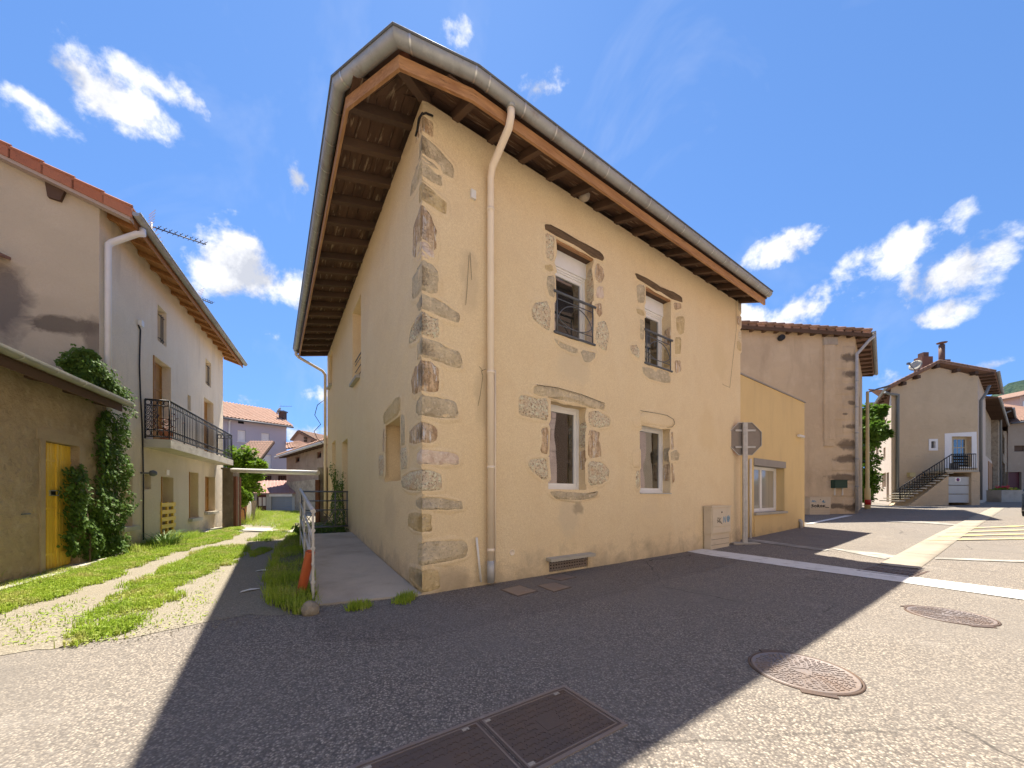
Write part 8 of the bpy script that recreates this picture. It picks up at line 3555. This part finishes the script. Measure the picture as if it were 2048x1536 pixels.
yt = 17.5 * H
tb = D(480, 1040, yt)
tb.z = 0
tree('green_tree', 'bright green bushy tree behind the white height bar in the alley', tb, 3.6,
     lobes([(485, 915, 22, 24), (500, 935, 25, 20), (478, 945, 24, 26), (505, 960, 17, 14), (490, 975, 26, 14), (470, 925, 18, 30), (515, 932, 14, 7)], yt, .5), 7500, .15, m_leaf, .09, 3)
yt = 12.8 * H
tb = D(489, 1040, yt)
tb.z = 0
tree('yellow_green_shrub', 'light yellow green shrub under the tree beside the rust brown posts', tb, 1.6,
     lobes([(487, 985, 9, 12), (492, 995, 8, 9), (485, 1003, 7, 8)], yt, .2), 1500, .085, m_leaf, .03, 5)
yt = 21.5 * H
tb = Gz(1728, 1012)
yt = tb.y + .5
tree('street_tree', 'dark green street tree behind the ochre lamp post', tb + Vector((0, .5, 0)), 6.5,
     lobes([(1732, 832, 13, 20), (1728, 870, 12, 30), (1746, 835, 14, 13), (1760, 822, 12, 7), (1748, 872, 15, 7), (1766, 868, 11, 4), (1730, 930, 10, 30), (1738, 960, 9, 22), (1726, 985, 8, 18), (1744, 850, 16, 14)], yt, .8), 9500, .22, m_leaf_d, .14, 8)

# iris clump by the wall
ip = G(330, 1094)
ir = thing('iris_clump', 'clump of long sword-shaped leaves at the foot of the alley house', 'plant', ip)
mb = MB()
for k in range(110):
    a = rnd.uniform(0, 6.28)
    r_ = rnd.uniform(.02, .30)
    b = ip + Vector((math.cos(a) * r_ * 1.5, math.sin(a) * r_, 0))
    d = Vector((math.cos(a), math.sin(a), 0))
    L_ = rnd.uniform(.3, .72)
    w = rnd.uniform(.010, .018)
    sd = Vector((-d.y, d.x, 0)) * w
    pr = b
    pts = []
    for j in range(5):
        tt = j / 4
        pts.append(b + d * (L_ * .75 * tt ** 2) + Vector((0, 0, L_ * (tt - .45 * tt ** 2.5))))
    for j in range(4):
        k0, k1 = 1 - j / 4.4, 1 - (j + 1) / 4.4
        i0 = [mb.vert(pts[j] - sd * k0), mb.vert(pts[j] + sd * k0), mb.vert(pts[j + 1] + sd * k1), mb.vert(pts[j + 1] - sd * k1)]
        mb.face(i0)
mb.build('leaves', mat('iris_leaf', (.10, .18, .04), .45, .4, var=[(6, 3, .4, .7, (.16, .24, .06), .8)]), ir)

# ------------------------------------------------------------------ grass: blades and clover as real leaves
def z7(p):
    return [(x * .3418, 1050 + y * .3418) for x, y in p]


def scatter(polys_px, n, hmin, hmax, name, m_, wob_=.06, clover=.35, lean=.5, world=None, soft=.035):
    V, Fc = [], []
    polys = world or [[G(u, v) for u, v in p] for p in polys_px]
    areas = []
    for p in polys:
        a = 0
        for q, w in zip(p, p[1:] + p[:1]):
            a += q.x * w.y - w.x * q.y
        areas.append(abs(a) / 2)
    tot = sum(areas)
    for p, ar in zip(polys, areas):
        pp = [(q.x, q.y) for q in p]
        x0_, x1_ = min(a for a, _ in pp), max(a for a, _ in pp)
        y0_, y1_ = min(b for _, b in pp), max(b for _, b in pp)
        k = 0
        m = int(n * ar / tot)
        tr = 0
        while k < m and tr < m * 15:
            tr += 1
            x, y = rnd.uniform(x0_, x1_), rnd.uniform(y0_, y1_)
            ex = noise.noise(Vector((x * 2.2, y * 2.2, 6))) * wob_ * 2 + noise.noise(Vector((x * 7, y * 7, 2))) * wob_
            ey = noise.noise(Vector((y * 2.2, x * 2.2, 11))) * wob_ * 2 + noise.noise(Vector((y * 7, x * 7, 5))) * wob_
            if not inpoly(x + ex + rnd.gauss(0, soft), y + ey + rnd.gauss(0, soft), pp):
                continue
            cl = noise.noise(Vector((x * 1.7, y * 1.7, 3)))
            if cl < -.25 and rnd.random() < .6:
                continue
            k += 1
            z = ground_z(x, y) + .004
            hh = rnd.uniform(hmin, hmax) * (1 + .7 * cl)
            a = rnd.uniform(0, 6.283)
            if rnd.random() < clover:
                r_ = rnd.uniform(.007, .014)
                zc = z + hh * rnd.uniform(.3, .8)
                tx, ty = rnd.uniform(-.5, .5), rnd.uniform(-.5, .5)
                i = len(V)
                for q in range(4):
                    b = a + q * 1.5708
                    V.append((x + r_ * math.cos(b), y + r_ * math.sin(b), zc + r_ * (math.cos(b) * tx + math.sin(b) * ty)))
                Fc.append((i, i + 1, i + 2, i + 3))
            else:
                w = rnd.uniform(.003, .006)
                dx, dy = math.cos(a), math.sin(a)
                l = hh * rnd.uniform(.1, lean)
                i = len(V)
                V += [(x - dy * w, y + dx * w, z), (x + dy * w, y - dx * w, z), (x + dx * l * .45 + dy * w * .7, y + dy * l * .45 - dx * w * .7, z + hh * .65), (x + dx * l * .45 - dy * w * .7, y + dy * l * .45 + dx * w * .7, z + hh * .65), (x + dx * l, y + dy * l, z + hh)]
                Fc += [(i, i + 1, i + 2, i + 3), (i + 3, i + 2, i + 4)]
    me = bpy.data.meshes.new(name)
    me.from_pydata(V, [], Fc)
    me.materials.append(m_)
    link(name, me, None, (0, 0, 0), (0, 0, 0), kind='stuff')


strip_left = z7([(-420, 470), (0, 350), (250, 290), (480, 240), (700, 195), (820, 150), (900, 125), (1090, 75), (1280, 35), (1400, 10), (1420, 40), (1330, 85), (1200, 120), (1000, 165), (880, 215), (700, 285), (600, 330), (420, 395), (200, 470), (0, 535), (-420, 690)])
strip_mid = z7([(265, 718), (340, 685), (430, 620), (540, 520), (680, 430), (820, 340), (1000, 245), (1120, 175), (1240, 140), (1420, 122), (1440, 140), (1380, 200), (1300, 240), (1120, 330), (1060, 370), (960, 450), (880, 550), (700, 650), (560, 680), (430, 710), (300, 730)])
patch = z7([(1455, 190), (1475, 155), (1575, 133), (1560, 150), (1485, 192)])
strip_far = z7([(1440, 100), (1530, 60), (1620, 20), (1700, -25), (1735, -20), (1690, 45), (1660, 82), (1580, 98)])
left_edge = z7([(-300, 440), (0, 330), (100, 285), (200, 262), (250, 270), (230, 300), (110, 325), (0, 355), (-300, 480)])
scatter([strip_left, strip_mid, patch], 110000, .03, .085, 'grass', m_grass, .09, .42)
scatter([strip_far], 9000, .05, .10, 'grass', m_grass, .05, .4)
scatter(None, 15000, .05, .17, 'verge_grass', m_grass, .03, .12, .8, world=[[p for p in verge]])
scatter([left_edge, [(195, 1105), (245, 1098), (250, 1108), (205, 1120)], [(250, 1105), (390, 1070), (400, 1076), (270, 1112)]], 6500, .08, .24, 'weeds', m_grass, .04, .35, .6)
scatter([[(785, 1206), (800, 1196), (822, 1192), (832, 1197), (818, 1204), (800, 1211)], [(690, 1222), (715, 1213), (748, 1209), (742, 1216), (705, 1224)]], 900, .03, .09, 'weeds', m_grass, .01, .05, .9)
scatter([z7([(480, 690), (1100, 440), (1230, 330), (1290, 250), (1180, 560), (900, 620), (700, 690)]), z7([(0, 560), (500, 420), (560, 480), (300, 690), (0, 720)])], 900, .012, .03, 'sparse_grass', m_grass, .02, .6)
lawn = [Vector((-9.8, 14.2, 0)), Vector((-5.2, 9.5, 0)), Vector((-5.0, 12.5, 0)), Vector((-10.5, 24.0, 0)), Vector((-13.2, 27.5, 0)), Vector((-19.5, 27.5, 0)), Vector((-13.5, 18.5, 0))]
lawn = [Vector((D(u, v, y).x, y, 0)) for u, v, y in ((478, 0, 12.6 * H), (512, 0, 12.0 * H), (548, 0, 11.5 * H), (594, 0, 11.0 * H), (600, 0, 14 * H), (600, 0, 24 * H), (500, 0, 24 * H), (470, 0, 17 * H), (468, 0, 14 * H))]
scatter(None, 26000, .06, .16, 'lawn', m_grass, .15, .3, .6, world=[lawn])
# weeds against walls on the far left of the lawn
wd = [Vector((D(u, 0, y).x, y, 0)) for u, y in ((478, 12.6 * H), (492, 12.4 * H), (520, 15.5 * H), (512, 18 * H), (495, 16 * H))]
scatter(None, 3500, .2, .55, 'weeds', m_grass, .1, .3, .6, world=[wd])

# grit and crumbs gathered along the wall foot and the ramp's edge
mb = MB()
for k in range(1500):
    if k < 900:
        t = rnd.random()
        p = fR.P(t * SR * .95, 0, abs(rnd.gauss(0, .10)) + .012)
    elif k < 1200:
        p = r_near_l.lerp(r_near_r, rnd.random()) + Vector((rnd.gauss(0, .05), -abs(rnd.gauss(0, .06)), 0))
    else:
        p = alley_edge[3].lerp(alley_edge[8], rnd.random()) + Vector((rnd.gauss(0, .15), rnd.gauss(0, .12), 0))
    r = rnd.uniform(.003, .009)
    z = .004
    a = rnd.uniform(0, 6.28)
    i = [mb.vert((p.x + r * math.cos(a + q * 2.09), p.y + r * math.sin(a + q * 2.09), z)) for q in range(3)] + [mb.vert((p.x, p.y, z + r))]
    mb.face((i[0], i[1], i[3]))
    mb.face((i[1], i[2], i[3]))
    mb.face((i[2], i[0], i[3]))
mb.build('grit', m_gravel, None, kind='stuff')
